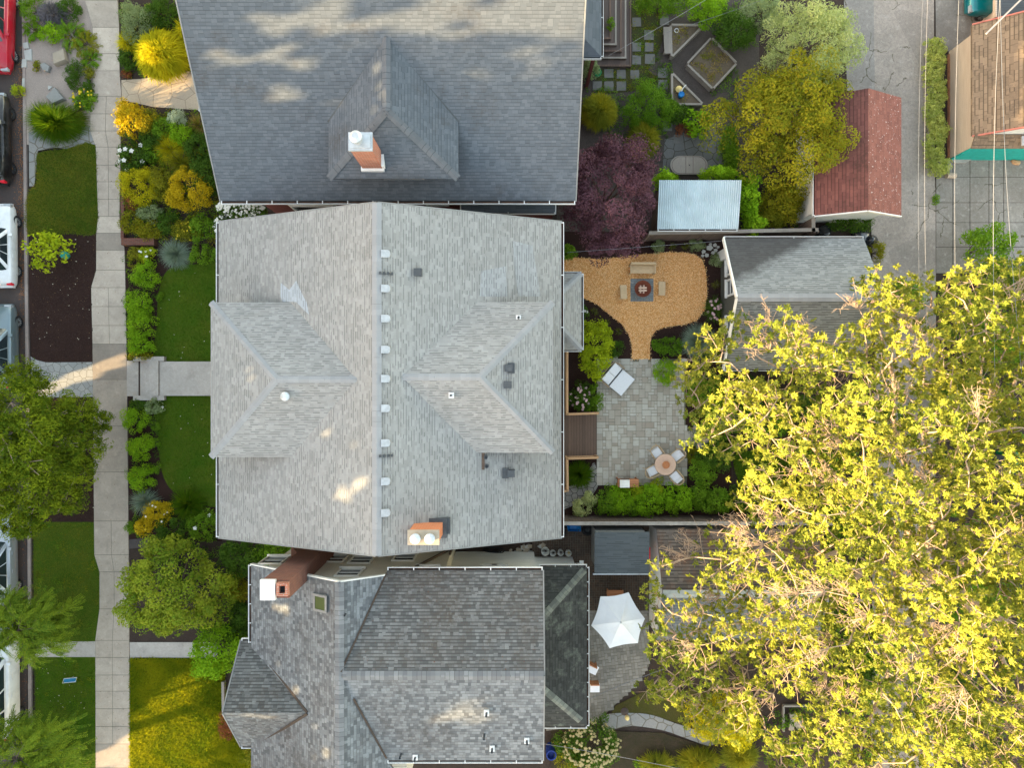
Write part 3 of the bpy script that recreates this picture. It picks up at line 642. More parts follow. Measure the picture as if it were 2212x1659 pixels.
sheet('lawn', smooth_poly([(1585, 985), (1640, 975), (1720, 990), (1735, 1040), (1690, 1065), (1610, 1060)], 4), 'lawn', .05)
# alley and drives
sheet('alley', [(1860, -80), (2018, -80), (2017, 300), (2021, 420), (2022, 760), (2016, 1760), (1880, 1760), (1890, 700)], 'conc_d', .012)
sheet('concrete_apron', [(1820, -80), (1886, -80), (1890, 195), (1830, 195)], m_alley('apron_concrete', (.27, .245, .22), (.19, .17, .155)), .018)
mb = MB(); mats = [M['soil'], m_alley('drive_concrete', (.28, .25, .22), (.19, .17, .145))]
mb.poly([(*W(px, py)[:2], .008) for px, py in ((2020, 345), (2020, 620), (2330, 620), (2330, 345))][::1][::-1])
for cx0, cx1 in ((2022, 2057), (2058.5, 2094), (2095.5, 2135), (2136.5, 2167), (2168.5, 2240), (2241, 2300)):
    for cy0, cy1 in ((345, 382), (383, 437), (438, 480), (481, 533), (534, 590)): mb.prism([W(*p)[:2] for p in ((cx0, cy0), (cx1, cy0), (cx1, cy1), (cx0, cy1))], .0, .02, 1)
mb.build('driveway', mats)['kind'] = 'structure'
sheet('driveway', [(2020, -80), (2120, -80), (2120, 90), (2050, 110), (2022, 110)], m_alley('drive_concrete_upper', (.25, .225, .2), (.17, .155, .14)), .018)

def ashlar(name, outline_px, unit_m, mats, z, seed, rows=None, th=.03, kind='structure', ang=0):
    """random rectangular stones packed on a grid, one mesh"""
    pts = [W(*p, z)[:2] for p in outline_px]; cx, cy = pts[0]; ca, sa = math.cos(ang), math.sin(ang)
    loc = [((x-cx)*ca+(y-cy)*sa, -(x-cx)*sa+(y-cy)*ca) for x, y in pts]
    def inside(x, y):
        r = False
        for i in range(len(loc)):
            (x1, y1), (x2, y2) = loc[i], loc[i-1]
            if (y1 > y) != (y2 > y) and x < (x2-x1)*(y-y1)/(y2-y1)+x1: r = not r
        return r
    xs = [p[0] for p in loc]; ys = [p[1] for p in loc]; nx = int((max(xs)-min(xs))/unit_m)+1; ny = int((max(ys)-min(ys))/unit_m)+1
    rnd = random.Random(seed); used = set(); mb = MB(); P = pts if sum(pts[i][0]*pts[(i+1) % len(pts)][1]-pts[(i+1) % len(pts)][0]*pts[i][1] for i in range(len(pts))) > 0 else pts[::-1]
    mb.poly([(*p, z-.012) for p in P])
    for j in range(ny):
        for i in range(nx):
            if (i, j) in used: continue
            sizes = rows or [(2, 2), (2, 1), (1, 2), (1, 1), (2, 2), (3, 2), (2, 3)]; rnd.shuffle(sizes)
            for a, b in sizes+[(1, 1)]:
                if all((i+p, j+q) not in used for p in range(a) for q in range(b)): break
            for p in range(a):
                for q in range(b): used.add((i+p, j+q))
            X0, Y0 = min(xs)+i*unit_m, min(ys)+j*unit_m; X1, Y1 = X0+a*unit_m, Y0+b*unit_m
            if not inside((X0+X1)/2, (Y0+Y1)/2): continue
            g = .008; q = [(X0+g, Y0+g), (X1-g, Y0+g), (X1-g, Y1-g), (X0+g, Y1-g)]; zz = z+rnd.random()*.006
            q = [(cx+x*ca-y*sa, cy+x*sa+y*ca) for x, y in q]; mb.prism(q, z-th, zz, 1)
    o = mb.build(name, mats); o['kind'] = kind; return o
ashlar('patio', [(1289, 775), (1481, 775), (1481, 924), (1527, 924), (1527, 962), (1484, 962), (1484, 1049), (1289, 1049)], .152, [M['joint'], M['paver']], .06, 5)
ashlar('patio', [(1150, 1136), (1402, 1136), (1402, 1320), (1150, 1320)], .12, [M['joint'], M['bpaver']], .05, 6, [(2, 1), (1, 1), (1, 2)])
ashlar('patio', [(1180, 1318), (1402, 1318), (1402, 1440), (1375, 1480), (1290, 1560), (1180, 1580)], .16, [M['joint'], M['spaver']], .046, 7, [(1, 1), (1, 1), (2, 1), (1, 2)], ang=.12)
sheet('flagstone_path', smooth_poly([(1302, 1546), (1366, 1541), (1410, 1546), (1455, 1562), (1503, 1578), (1545, 1600), (1530, 1612), (1480, 1595), (1430, 1578), (1364, 1569), (1314, 1577)], 3), 'flag_b', .045)
sheet('flagstone_path', smooth_poly([(1205, 1062), (1245, 1045), (1270, 1018), (1285, 1000), (1291, 1052), (1262, 1080), (1220, 1100), (1205, 1104)], 3), m_flag('path_stones', (.27, .25, .225), (.22, .205, .19), (.045, .04, .035), 3.4, .03), .05)
sheet('moss_patch', [(1310, 1560), (1330, 1525), (1400, 1490), (1540, 1490), (1540, 1590), (1455, 1560), (1400, 1545)], m_ground('dry_grass', [(.06, .055, .012), (.075, .055, .025), (.035, .045, .008)], (2, 18)), .03)
sheet('moss_patch', [(1190, 1560), (1310, 1580), (1430, 1584), (1520, 1612), (1560, 1660), (1190, 1660)], m_ground('dark_soil', [(.04, .032, .022), (.06, .04, .03), (.025, .03, .008)], (2, 18)), .025)
#==SECTION3==
# ------------------------------------------------------------------ building helpers
def cap_strip(mb, p, q, wd=.30, lift=.035, mi=0):
    p, q = Vector(p), Vector(q); d = (q-p).normalized(); s = d.cross(Vector((0, 0, 1))).normalized()*wd/2; z = Vector((0, 0, lift)); dn = Vector((0, 0, -.055)); L = (q-p).length
    for sg in (1, -1):
        A = [p+z, q+z, q+s*sg+dn+z, p+s*sg+dn+z]
        mb.poly(A if sg < 0 else A[::-1], mi, [(0, 0), (0, L), (.25, L), (.25, 0)] if sg < 0 else [(.25, 0), (.25, L), (0, L), (0, 0)])
    return mb
def gutter(parent, p, q, out, hang=1.0, wd=.11):
    """white gutter from p to q hung on the outside (unit xy vector out) of an eave"""
    p, q, n = Vector(p), Vector(q), Vector((*out, 0)); mb = MB(); dz = Vector((0, 0, 1))
    d = (q-p).normalized()
    mb.bar(p+n*wd-dz*.05, q+n*wd-dz*.05, .024, .13); mb.bar(p+n*wd*.5-dz*.09, q+n*wd*.5-dz*.09, wd*.8, .02, 1)
    L = (q-p).length; k = max(1, int(L/hang))
    for i in range(k+1):
        c = p+d*(.03+(L-.06)*i/k); mb.bar(c-n*.03+dz*.004, c+n*wd+dz*.004, .035, .02)
    return mb.build('gutter', [M['white'], M['debris']], parent)
def edge_strip(parent, p, q, wd=.05, ht=.16, mat='white', name='barge_board', dz=-.07):
    mb = MB(); mb.bar(Vector(p)+Vector((0, 0, dz)), Vector(q)+Vector((0, 0, dz)), wd, ht); return mb.build(name, M[mat], parent)
def window(parent, c, face, w_, h_, panes=2, mat='white'):
    """face: unit xy outward normal"""
    c = Vector(c); n = Vector((*face, 0)); t = Vector((-n.y, n.x, 0)); up = Vector((0, 0, 1)); mb = MB(); e = .09
    for sg in (-1, 1):
        mb.bar(c+t*sg*(w_/2)-up*(h_/2+e/2)+n*.02, c+t*sg*(w_/2)+up*(h_/2+e/2)+n*.02, .06, e)
        mb.bar(c-t*(w_/2-e/2)+up*sg*h_/2+n*.021, c+t*(w_/2-e/2)+up*sg*h_/2+n*.021, .065, e)
    mb.bar(c-t*(w_/2+.08)-up*(h_/2+.07)+n*.05, c+t*(w_/2+.08)-up*(h_/2+.07)+n*.05, .14, .05)
    if panes > 1: mb.bar(c-t*(w_/2-.05)+n*.012, c+t*(w_/2-.05)+n*.012, .04, .05)
    fr = mb.build('window', M[mat], parent); mb = MB()
    a = [c-t*(w_/2-.02)-up*(h_/2-.02)+n*.004, c+t*(w_/2-.02)-up*(h_/2-.02)+n*.004, c+t*(w_/2-.02)+up*(h_/2-.02)+n*.004, c-t*(w_/2-.02)+up*(h_/2-.02)+n*.004]
    mb.poly(a[::-1] if False else a); mb.build('pane', M['glass'], fr); return fr
def pipe(parent, px, py, h, r=.05, ht=.35, mat='darkmetal', name='vent_pipe', base=None):
    x, y, _ = W(px, py, h); mb = MB(); mb.lathe([(r, -.25), (r, ht), (r*.7, ht), (r*.7, ht-.06), (0, ht-.06)], (x, y, h), 10); o = mb.build(name, M[mat], parent)
    if base: m2 = MB(); m2.obox((x, y), .10, .11, h-.06, h+.03); m2.build('flashing', M[base], o)
    return o

# ------------------------------------------------------------------ middle house (pale grey shingles)
mh = thing('house', 'middle house with large pale grey shingle roof, ridge vents and two hipped dormers', 'house', (-5.05, .2, 0))
RX_, EL_, ERt, YN, YS, ZR, ZE = -5.05, -12.26, 2.06, 6.78, -6.42, 8.8, 5.8
mb = MB(); mb.slab([(EL_, YS, ZE), (EL_, YN, ZE), (RX_, YN, ZR), (RX_, YS, ZR)], .16); mb.slab([(ERt, YS, ZE), (ERt, YN, ZE), (RX_, YN, ZR), (RX_, YS, ZR)], .16)
mr = mb.build('roof', M['mid_roof'], mh)
mb = MB(); cap_strip(mb, (RX_, YS, ZR), (RX_, YN, ZR), .36, .03); mb.build('ridge_cap', M['mid_cap'], mr)
gutter(mr, (EL_, YS, ZE-.02), (EL_, YN, ZE-.02), (-1, 0), 2.2, .10); gutter(mr, (ERt, YS, ZE-.02), (ERt, YN, ZE-.02), (1, 0), 2.2, .10)
for y in (YN+.025, YS-.025):
    mb = MB(); mb.bar((EL_, y, ZE-.1), (RX_, y, ZR-.1), .05, .2); mb.bar((ERt, y, ZE-.1), (RX_, y, ZR-.1), .05, .2); mb.build('barge_board', M['fascia'], mr)
wl = MB(); x0, x1, y0, y1 = -11.5, 1.4, -5.75, 6.1
wl.box(x0, y0, 0, x1, y1, 5.72)
for y in (y0, y1): wl.poly([(x0, y, 5.72), (x1, y, 5.72), (RX_, y, 8.4)] if y == y0 else [(x1, y, 5.72), (x0, y, 5.72), (RX_, y, 8.4)])
wl.build('wall', M['sid_cream'], mh)
for yy in (-4.2, -1.5, 1.5, 4.4):
    window(mh, (1.4, yy, 4.2), (1, 0), .9, 1.4); 
    if abs(yy) > 2: window(mh, (1.4, yy, 1.5), (1, 0), .9, 1.4)
    window(mh, (-11.5, yy, 4.2), (-1, 0), .9, 1.4)
for xx in (-9, -6, -3, -.4):
    window(mh, (xx, y1, 4.0), (0, 1), .8, 1.3); window(mh, (xx, y0, 4.0), (0, -1), .8, 1.3)
def hip_dormer(house, xe, xp, xv, y0, y1, ze, zr, xr, sgn, rmat, cmat, wmat, wall_x):
    """dormer running in x; xe eave x, xp hip peak x, xv eave/valley x, xr ridge end on the roof"""
    ym = (y0+y1)/2; mb = MB()
    mb.slab([(xe, y0, ze), (xe, y1, ze), (xp, ym, zr)], .12); mb.slab([(xe, y1, ze), (xv, y1, ze), (xr, ym, zr), (xp, ym, zr)], .12); mb.slab([(xe, y0, ze), (xv, y0, ze), (xr, ym, zr), (xp, ym, zr)], .12)
    r = mb.build('dormer_roof', M[rmat], house)
    mb = MB(); cap_strip(mb, (xe, y0, ze), (xp, ym, zr), .27, .03); cap_strip(mb, (xe, y1, ze), (xp, ym, zr), .27, .03); cap_strip(mb, (xr, ym, zr), (xp, ym, zr), .27, .03); mb.build('ridge_cap', M[cmat], r)
    mb = MB(); a, b = sorted((wall_x, xv+sgn*.0)); mb.box(a, y0+.35, 5.6, b, y1-.35, ze-.1); mb.build('dormer_wall', M[wmat], house)
    for k in (-1, 0, 1): window(house, (wall_x, ym+k*1.4, ze-.62), (-sgn, 0), .8, .62)
    return r
d1 = hip_dormer(mh, -11.94, -8.92, -8.76, -2.9, 3.24, 7.25, 8.45, -5.88, 1, 'mid_roof', 'mid_cap', 'sid_cream', -11.4)
d2 = hip_dormer(mh, 1.63, -1.21, -1.40, -2.73, 3.25, 7.25, 8.43, -4.15, -1, 'mid_roof', 'mid_cap', 'sid_cream', 1.1)
# patch of newer bluish shingles in the north valley of the front dormer
def mroof(x, y): return ZE+(x-EL_)*(ZR-ZE)/(RX_-EL_)+.012
PT = [(606, 610), (625, 626), (640, 606), (655, 640), (662, 652), (666, 672), (668, 680), (655, 668), (640, 652), (610, 652), (606, 640)]
def on_left(px, py):
    h = 7.2
    for _ in range(12): x = (px-1106)*(H-h)/F; h = mroof(x, 0)
    return W(px, py, h)
mb = MB(); mb.poly([on_left(*p) for p in PT[::-1]]); mb.build('shingle_patch', M['new_shingle'], mr)
def on_right(px, py):
    h = 7.2
    for _ in range(12): x = (px-1106)*(H-h)/F; h = ZR-(x-RX_)*.4225+.010
    return W(px, py, h)
for PT2 in ([(1040, 585), (1092, 575), (1096, 640), (1036, 640)], [(1108, 520), (1150, 530), (1168, 640), (1120, 640), (1112, 580)]):
    mb = MB(); mb.poly([on_right(*p) for p in PT2]); mb.build('shingle_patch', m_shingle('lighter_shingles', (.272, .280, .286), (.220, .227, .232), .102, .19, .50, .34, .48, .05, .2), mr)
for py in (548, 623, 688, 755, 818, 882, 957, 1040, 1108):     # ridge vents
    x, y, _ = W(833.5, py, 8.72); z = ZR-(x-RX_)*.4225; mb = MB(); s = .4225
    mb.obox((x, y), .125, .13, -.04, .0); 
    P = []
    for dx, dy, zt in ((-.16, .14, .1), (-.16, -.14, .1), (.08, -.14, .13), (.14, -.10, .13), (.16, 0, .13), (.14, .10, .13), (.08, .14, .13)): P.append((x+dx, y+dy, z+zt-(dx)*s))
    mb = MB(); mb.poly(P); n = len(P)
    for i in range(n):
        a, b = P[i], P[(i+1) % n]; mb.poly([(a[0], a[1], a[2]-.22), (b[0], b[1], b[2]-.22), b, a])
    mb.build('roof_vent', M['vent'], mh)
def rz(x): return ZR-(x-RX_)*.4225
for px, py, hh in ((903, 588, 8.25), (1099, 795, 8.0), (1097, 831, 8.0), (1104, 1023, 6.9)):
    x, y, _ = W(px, py, hh); mb = MB(); mb.obox((x, y), .15, .14, hh-.25, hh+.12); o = mb.build('roof_vent', M['darkmetal'], mh, bevel=.02)
    if py in (795, 1023): m2 = MB(); m2.obox((x+.1 if py == 795 else x-.22, y), .13, .2, hh-.2, hh+.03 if py == 795 else hh+.0); m2.build('flashing', M['darkmetal'], o)
mb = MB(); x, y, z = W(1048, 995, 7.1); mb.obox((x-.08, y-.02), .06, .34, z-.1, z+.08); mb.build('flashing', M['bark_d'], mh)
for a, b in ((1050, 987), (1052, 1006)): pipe(mh, a, b, 7.05, .075, .3)
pipe(mh, 1120, 687, 7.5, .045, .4, base='white'); pipe(mh, 975, 854, 8.25, .04, .35, base='white')
x, y, z = W(623, 856, 8.0); mb = MB(); mb.lathe([(.11, -.3), (.11, .35), (.17, .35), (.17, .43), (.05, .52), (0, .52)], (x, y, z), 16); o = mb.build('flue_pipe', M['metal'], mh, smooth=False)
m2 = MB(); m2.obox((x+.08, y-.05), .24, .22, z-.16, z-.06); m2.build('flashing', M['metal'], o)
for yy in (985, 590): # ridge wire brackets
    mb = MB()
    for k in range(4): xx, y, _ = W(822+k*8, yy, 8.75); mb.obox((xx, y), .035, .05, 8.6, rz(max(xx, RX_))+.12)
    mb.build('bracket', M['darkmetal'], mh)
ch = MB(); ch.box(-3.74, -5.79, 7.0, -2.67, -5.33, 9.5); cho = ch.build('chimney', M['brick_o'], mh)
m2 = MB(); m2.box(-3.78, -5.83, 9.503, -2.63, -5.29, 9.6); m2.build('chimney_cap', M['stone_t'], cho)
for xx in (-3.47, -2.95):
    m2 = MB(); m2.lathe([(.13, 0), (.13, .12), (.19, .14), (.19, .24), (.06, .3), (0, .3)], (xx, -5.56, 9.6), 16); m2.build('chimney_pot', M['metal'], cho)
m2 = MB(); m2.obox((-3.2, -5.56), .68, .38, 7.6, 8.02, 0); m2.obox((-2.6, -5.5), .2, .3, 7.5, 7.93); m2.build('flashing', M['darkmetal'], cho)
# rear bay with its own small hipped roof
mb = MB(); zb, zt = 4.2, 4.95; X0, X1, Y0, Y1 = 1.45, 3.07, 1.50, 4.90
mb.slab([(X1, Y0, zb), (X1, Y1, zb), (X0+.5, Y1-1.1, zt), (X0+.5, Y0+1.1, zt)], .12); mb.slab([(X1, Y1, zb), (X0, Y1, zb), (X0, Y1-1.1, zt), (X0+.5, Y1-1.1, zt)], .12); mb.slab([(X1, Y0, zb), (X0, Y0, zb), (X0, Y0+1.1, zt), (X0+.5, Y0+1.1, zt)], .12)
br = mb.build('bay_roof', M['mid_roof'], mh)
for _a, _b in (((X1, Y1, zb), (X0+.5, Y1-1.1, zt)), ((X1, Y0, zb), (X0+.5, Y0+1.1, zt))): mb = MB(); cap_strip(mb, _a, _b, .26); mb.build('ridge_cap', M['mid_cap'], br)
gutter(br, (X1, Y0, zb-.02), (X1, Y1, zb-.02), (1, 0), 1.5, .08); gutter(br, (X0+.65, Y1, zb-.02), (X1, Y1, zb-.02), (0, 1), 1.5, .06); gutter(br, (X0+.65, Y0, zb-.02), (X1, Y0, zb-.02), (0, -1), 1.5, .06)
mb = MB(); mb.box(1.41, Y0+.3, .3, X1-.3, Y1-.3, zb-.02); mb.build('bay_wall', M['sid_cream'], mh)

# ------------------------------------------------------------------ upper house (slate blue shingles)
th_ = thing('house', 'upper house with slate blue shingle roof and one hipped dormer carrying a brick chimney', 'house', (-4.7, 14.5, 0))
XL, XR, YE, ZE2, K2, YR = -12.17, 2.65, 7.67, 5.8, .59, 15.3
ZR2 = ZE2+K2*(YR-YE); mb = MB(); mb.slab([(XL, YE, ZE2), (XR, YE, ZE2), (XR, YR, ZR2), (XL, YR, ZR2)], .16); mb.slab([(XL, 2*YR-YE, ZE2), (XR, 2*YR-YE, ZE2), (XR, YR, ZR2), (XL, YR, ZR2)], .16)
tr_ = mb.build('roof', M['top_roof'], th_); mb = MB(); cap_strip(mb, (XL, YR, ZR2), (XR, YR, ZR2)); mb.build('ridge_cap', M['top_cap'], tr_)
gutter(tr_, (XL, YE, ZE2-.02), (XR, YE, ZE2-.02), (0, -1), 1.02, .13)
edge_strip(tr_, (XL-.025, YE, ZE2), (XL-.025, YR, ZR2), mat='fascia'); edge_strip(tr_, (XR+.025, YE, ZE2), (XR+.025, YR, ZR2), mat='fascia')
mb = MB(); mb.box(-11.4, 8.25, 0, 2.0, 22.3, 5.75); mb.poly([(-11.4, 8.25, 5.75), (-11.4, YR, 9.9), (-11.4, 22.3, 5.75)]); mb.poly([(2.0, 8.25, 5.75), (2.0, 22.3, 5.75), (2.0, YR, 9.9)]); mb.build('wall', M['sid_red'], th_)
for xx in (-6, -3.4, -.2): window(th_, (xx, 8.25, 3.9), (0, -1), .9, 1.3)
for yy in (11, 14, 17): window(th_, (2.0, yy, 4.0), (1, 0), .9, 1.3); window(th_, (-11.4, yy, 4.0), (-1, 0), .9, 1.3)
de, dpk, drg = 7.39, 8.92, 8.9; dl, dr_, dy, dyv = -7.23, -2.12, 8.11, 10.36; dxm = (dl+dr_)/2
mb = MB(); mb.slab([(dl, dy, de), (dr_, dy, de), (dxm, 10.18, drg)], .12); mb.slab([(dl, dy, de), (dl, dyv, de), (dxm, 12.93, drg), (dxm, 10.18, drg)], .12); mb.slab([(dr_, dy, de), (dr_, dyv, de), (dxm, 12.93, drg), (dxm, 10.18, drg)], .12)
dr = mb.build('dormer_roof', M['top_roof'], th_); mb = MB(); cap_strip(mb, (dl, dy, de), (dxm, 10.18, drg), .3); cap_strip(mb, (dr_, dy, de), (dxm, 10.18, drg), .3); cap_strip(mb, (dxm, 12.93, drg), (dxm, 10.18, drg), .3); mb.build('ridge_cap', M['top_cap'], dr)
mb = MB()
for p, q in (((dl-.05, dyv, de-.03), (dxm-.03, 12.99, drg-.03)), ((dr_+.05, dyv, de-.03), (dxm+.03, 12.99, drg-.03))): mb.bar(p, q, .12, .06)
mb.build('valley_flashing', M['darkmetal'], dr)
mb = MB(); mb.box(dl+.3, dy+.35, 5.9, dr_-.3, 10.2, de-.1); mb.build('dormer_wall', M['sid_red'], th_); window(th_, (-4.4, dy+.35, 6.85), (0, -1), 1.5, .55)
mb = MB(); mb.box(-5.83, 8.42, 7.0, -5.05, 9.0, 9.68); co = mb.build('chimney', M['brick'], th_)
mb = MB(); mb.obox((-5.44, 8.71), .43, .33, 9.683, 9.80); mb.obox((-5.44, 8.71), .36, .26, 9.80, 9.87); mb.build('chimney_cap', M['metal'], co, bevel=.02)
mb = MB(); mb.lathe([(.15, 0), (.15, .25), (.22, .27), (.22, .42), (.12, .5), (0, .5)], (-5.5, 8.71, 9.86), 18); mb.build('chimney_cowl', M['metal'], co)
mb = MB(); mb.obox((-5.44, 8.66), .45, .34, 7.45, 7.68, tilt=.0); mb.obox((-5.0, 8.72), .05, .3, 7.5, 7.95); mb.build('flashing', M['white'], co)
# rear porch roof, side bay roofs
mb = MB(); zb = 3.7; px1 = 4.02; py0 = 14.7
mb.slab([(px1, py0, zb), (px1, 20, zb), (1.9, 20, zb+.9), (1.9, py0+1.7, zb+.9)], .1); mb.slab([(px1, py0, zb), (1.9, py0, zb), (1.9, py0+1.7, zb+.9)], .1); pr = mb.build('porch_roof', M['porch_roof'], th_)
gutter(pr, (px1, py0, zb-.01), (px1, 20, zb-.01), (1, 0), 1.4, .08); gutter(pr, (2.2, py0, zb-.01), (px1, py0, zb-.01), (0, -1), 2, .08)
mb = MB(); mb.box(px1-.35, py0+.2, 0, px1-.2, py0+.35, zb-.1); mb.box(1.95, py0+.5, 0, px1-.6, 19.6, zb-.12); mb.build('porch_post', M['sid_red'], th_)
mb = MB(); mb.slab([(-2.3, 7.76, 3.5), (1.95, 7.76, 3.5), (1.95, 8.5, 3.75), (-2.3, 8.5, 3.75)], .1); b2 = mb.build('bay_roof', M['porch_roof'], th_); gutter(b2, (-2.3, 7.76, 3.49), (1.95, 7.76, 3.49), (0, -1), 2, .06)
edge_strip(b2, (-2.32, 7.7, 3.5), (-2.32, 8.3, 3.7), .05, .1); edge_strip(b2, (1.97, 7.7, 3.5), (1.97, 8.3, 3.7), .05, .1)
mb = MB(); mb.box(-2.1, 7.95, 0, 1.75, 8.24, 3.4); mb.build('bay_wall', M['sid_red'], th_)
mb = MB(); mb.box(-10.3, 8.22, .9, -8.1, 8.30, 3.0); mb.build('bay_wall', M['trim'], th_); window(th_, (-9.2, 8.22, 2.3), (0, -1), 1.9, 1.2, 1)
# brick front terrace corner with white rail
mb = MB(); a = W(431, 238, .9); b = W(470, 190, .9); mb.box(a[0], a[1], 0, b[0], b[1], .75); mb.build('terrace', M['brick_d'], th_)
mb = MB(); mb.bar((a[0], a[1]-.0, .9), (a[0], b[1]+.6, .9), .06, .06); mb.bar((a[0]+.05, a[1], .9), (a[0]+.9, a[1], .9), .06, .06); mb.bar((a[0], a[1], .1), (a[0], a[1], .95), .07, .07); mb.build('railing', M['white'], th_)

# ------------------------------------------------------------------ lower house (mottled slate greys)
bh = thing('house', 'lower house with mottled grey shingle roofs, mossy north slope and cream side wall', 'house', (-4.5, -12, 0))
rx, rzt, ke = -6.65, 8.0, .57; yn, ys = -7.65, -17.5; xl, zl = -11.02, 5.5; yw, zwe, kw_ = -11.25, 7.05, .25; wx = 1.23
wN, wS = -7.45, -15.05
mb = MB(); mb.slab([(xl, yn, zl), (xl, ys, zl), (rx, ys, rzt), (rx, yn, rzt)], .14)
xv = rx+(rzt-zwe)/ke
mb.slab([(rx, yn, rzt), (xv, yn, rzt-ke*(xv-rx)), (rx, yw, rzt)], .14); mb.slab([(rx, ys, rzt), (xv+1.2, ys, rzt-ke*(xv+1.2-rx)), (xv, wS, zwe), (rx, yw, rzt)], .14)
mb.slab([(xv, wS, zwe), (wx, wS, zwe), (wx, yw, rzt), (rx, yw, rzt)], .14)
r1 = mb.build('roof', M['bot_roof'], bh)
mb = MB(); mb.slab([(xv, wN, zwe), (wx, wN, zwe), (wx, yw, rzt), (rx, yw, rzt)], .14); r2 = mb.build('mossy_roof', M['bot_moss'], bh); r2['label'] = 'mossy brown stained north slope'
mb = MB(); cap_strip(mb, (rx, yn, rzt), (rx, ys, rzt), .36); cap_strip(mb, (rx+.1, yw, rzt+.004), (wx, yw, rzt+.004), .36); mb.build('ridge_cap', M['bot_cap'], r1)
gutter(r2, (xv, wN, zwe-.02), (wx, wN, zwe-.02), (0, 1), .95, .11); gutter(r1, (xv, wS, zwe-.02), (wx, wS, zwe-.02), (0, -1), .95, .11); gutter(r1, (xl, -10.95, zl-.02), (xl, yn, zl-.02), (-1, 0), .8, .11)
edge_strip(r1, (wx+.025, wN, zwe), (wx+.025, yw, rzt), mat='fascia'); edge_strip(r1, (wx+.025, wS, zwe), (wx+.025, yw, rzt), mat='fascia'); edge_strip(r1, (xl, yn+.025, zl), (rx, yn+.025, rzt), mat='trim'); edge_strip(r1, (rx, yn+.025, rzt), (xv, yn+.025, zwe), mat='trim')
# debris lines lying in the valleys
mb = MB(); mb.bar((xv-.02, wN-.1, zwe+.03), (rx+.06, yw+.15, rzt+.01), .07, .03); mb.bar((xv-.02, wS+.1, zwe+.03), (rx+.5, yw-1.0, rzt-.22), .07, .03); mb.build('leaf_litter', M['leaf_dirt'], r1)
# front cross gable
cz0, cz1, cy0, cy1, cym, cxl = 5.35, 7.15, -15.4, -10.92, -13.1, -11.5
xq = rx-(rzt-cz1)/ke; xe0 = xl+.05
mb = MB(); mb.slab([(cxl, cy1, cz0), (xl+.03, cy1, cz0), (xq, cym, cz1), (cxl, cym, cz1)], .13); n1 = mb.build('gable_roof', M['bot_moss'], bh)
mb = MB(); mb.slab([(cxl, cy0, cz0), (xl+.03, cy0, cz0), (xq, cym, cz1), (cxl, cym, cz1)], .13); n2 = mb.build('gable_roof', M['bot_roof'], bh)
edge_strip(n1, (cxl-.025, cy1, cz0), (cxl-.025, cym, cz1), mat='fascia'); edge_strip(n2, (cxl-.025, cy0, cz0), (cxl-.025, cym, cz1), mat='fascia')
gutter(n1, (cxl, cy1, cz0-.02), (xl, cy1, cz0-.02), (0, 1), .5, .09); gutter(n2, (cxl, cy0, cz0-.02), (cxl+1.0, cy0, cz0-.02), (0, -1), .5, .09)
mb = MB(); mb.bar((xl+.05, cy1+.02, cz0+.12), (xq, cym+.03, cz1+.03), .09, .03); mb.bar((xl+.05, cy0-.02, cz0+.12), (xq, cym-.03, cz1+.03), .1, .04); mb.build('leaf_litter', M['leaf_dirt'], n1)
mb = MB(); mb.box(xl+.5, -17.2, 0, rx+2.2, -7.86, 5.45)
g = [(xl+.5, -7.86, 5.45), (rx, -7.86, 7.75), (xv-.2, -7.86, 6.9), (xv-.2, -7.86, 5.45)]; mb.poly(g[::-1]); mb.box(cxl+.45, cy0+.35, 0, xl+1.0, cy1-.35, 5.2); mb.poly([(cxl+.45, cy0+.35, 5.2), (cxl+.45, cym, 6.9), (cxl+.45, cy1-.35, 5.2)])
mb.build('wall', M['sid_cream'], bh)
mb = MB(); mb.box(rx+2.21, -14.7, 0, -2.85, -7.86, 6.9); mb.build('wall', M['sid_cream'], bh)
mb = MB(); mb.box(-2.84, -14.7, 0, 1.1, -8.45, 6.9); mb.build('wall', M['sid_white'], bh)
mb = MB(); mb.bar((-2.95, -7.8, 2.2), (-4.6, -7.8, 6.6), .09, .09); mb.bar((-2.85, -7.82, 3.0), (-2.85, -7.82, 0), .09, .09); mb.build('downpipe', M['bark_d'], bh)
for px, hh in ((724, 3.7), (781, 3.9), (874, 3.5), (593, 4.0)): window(bh, (W(px, 0, hh)[0], -7.86, hh), (0, 1), .95, 1.15, mat='trim')
window(bh, (W(755, 0, 5.9)[0], -7.86, 5.95), (0, 1), .95, 1.0, mat='trim'); window(bh, (-3.6, -7.86, 5.6), (0, 1), .9, 1.0, mat='trim')
for px in (1055, 1080): window(bh, (W(px, 0, 3.3)[0], -8.45, 3.2), (0, 1), .6, .75)
# brick chimney climbing the north wall
mb = MB(); mb.box(-9.15, -7.84, 0, -8.15, -7.18, 9.3); mb.box(-9.75, -7.84, 0, -9.151, -7.18, 4.2); mb.poly([(-9.75, -7.18, 4.2), (-9.15, -7.18, 4.2), (-9.15, -7.18, 5.3)]); mb.poly([(-9.75, -7.18, 4.2), (-9.15, -7.18, 5.3), (-9.15, -7.84, 5.3), (-9.75, -7.84, 4.2)]); cc = mb.build('chimney', M['brick_d'], bh)
mb = MB(); mb.box(-9.17, -7.88, 9.303, -8.62, -7.14, 9.45); mb.build('chimney_cap', M['white'], cc)
mb = MB(); x0, x1, y0, y1 = -8.56, -8.14, -7.72, -7.24
for q in ((x0, y0, x1, y0+.1), (x0, y1-.1, x1, y1), (x0, y0+.1, x0+.1, y1-.1), (x1-.1, y0+.1, x1, y1-.1)): mb.box(q[0], q[1], 9.303, q[2], q[3], 9.5)
mb.box(x0+.1, y0+.1, 9.303, x1-.1, y1-.1, 9.32, 1); mb.build('flue', [M['brick'], M['black']], cc)
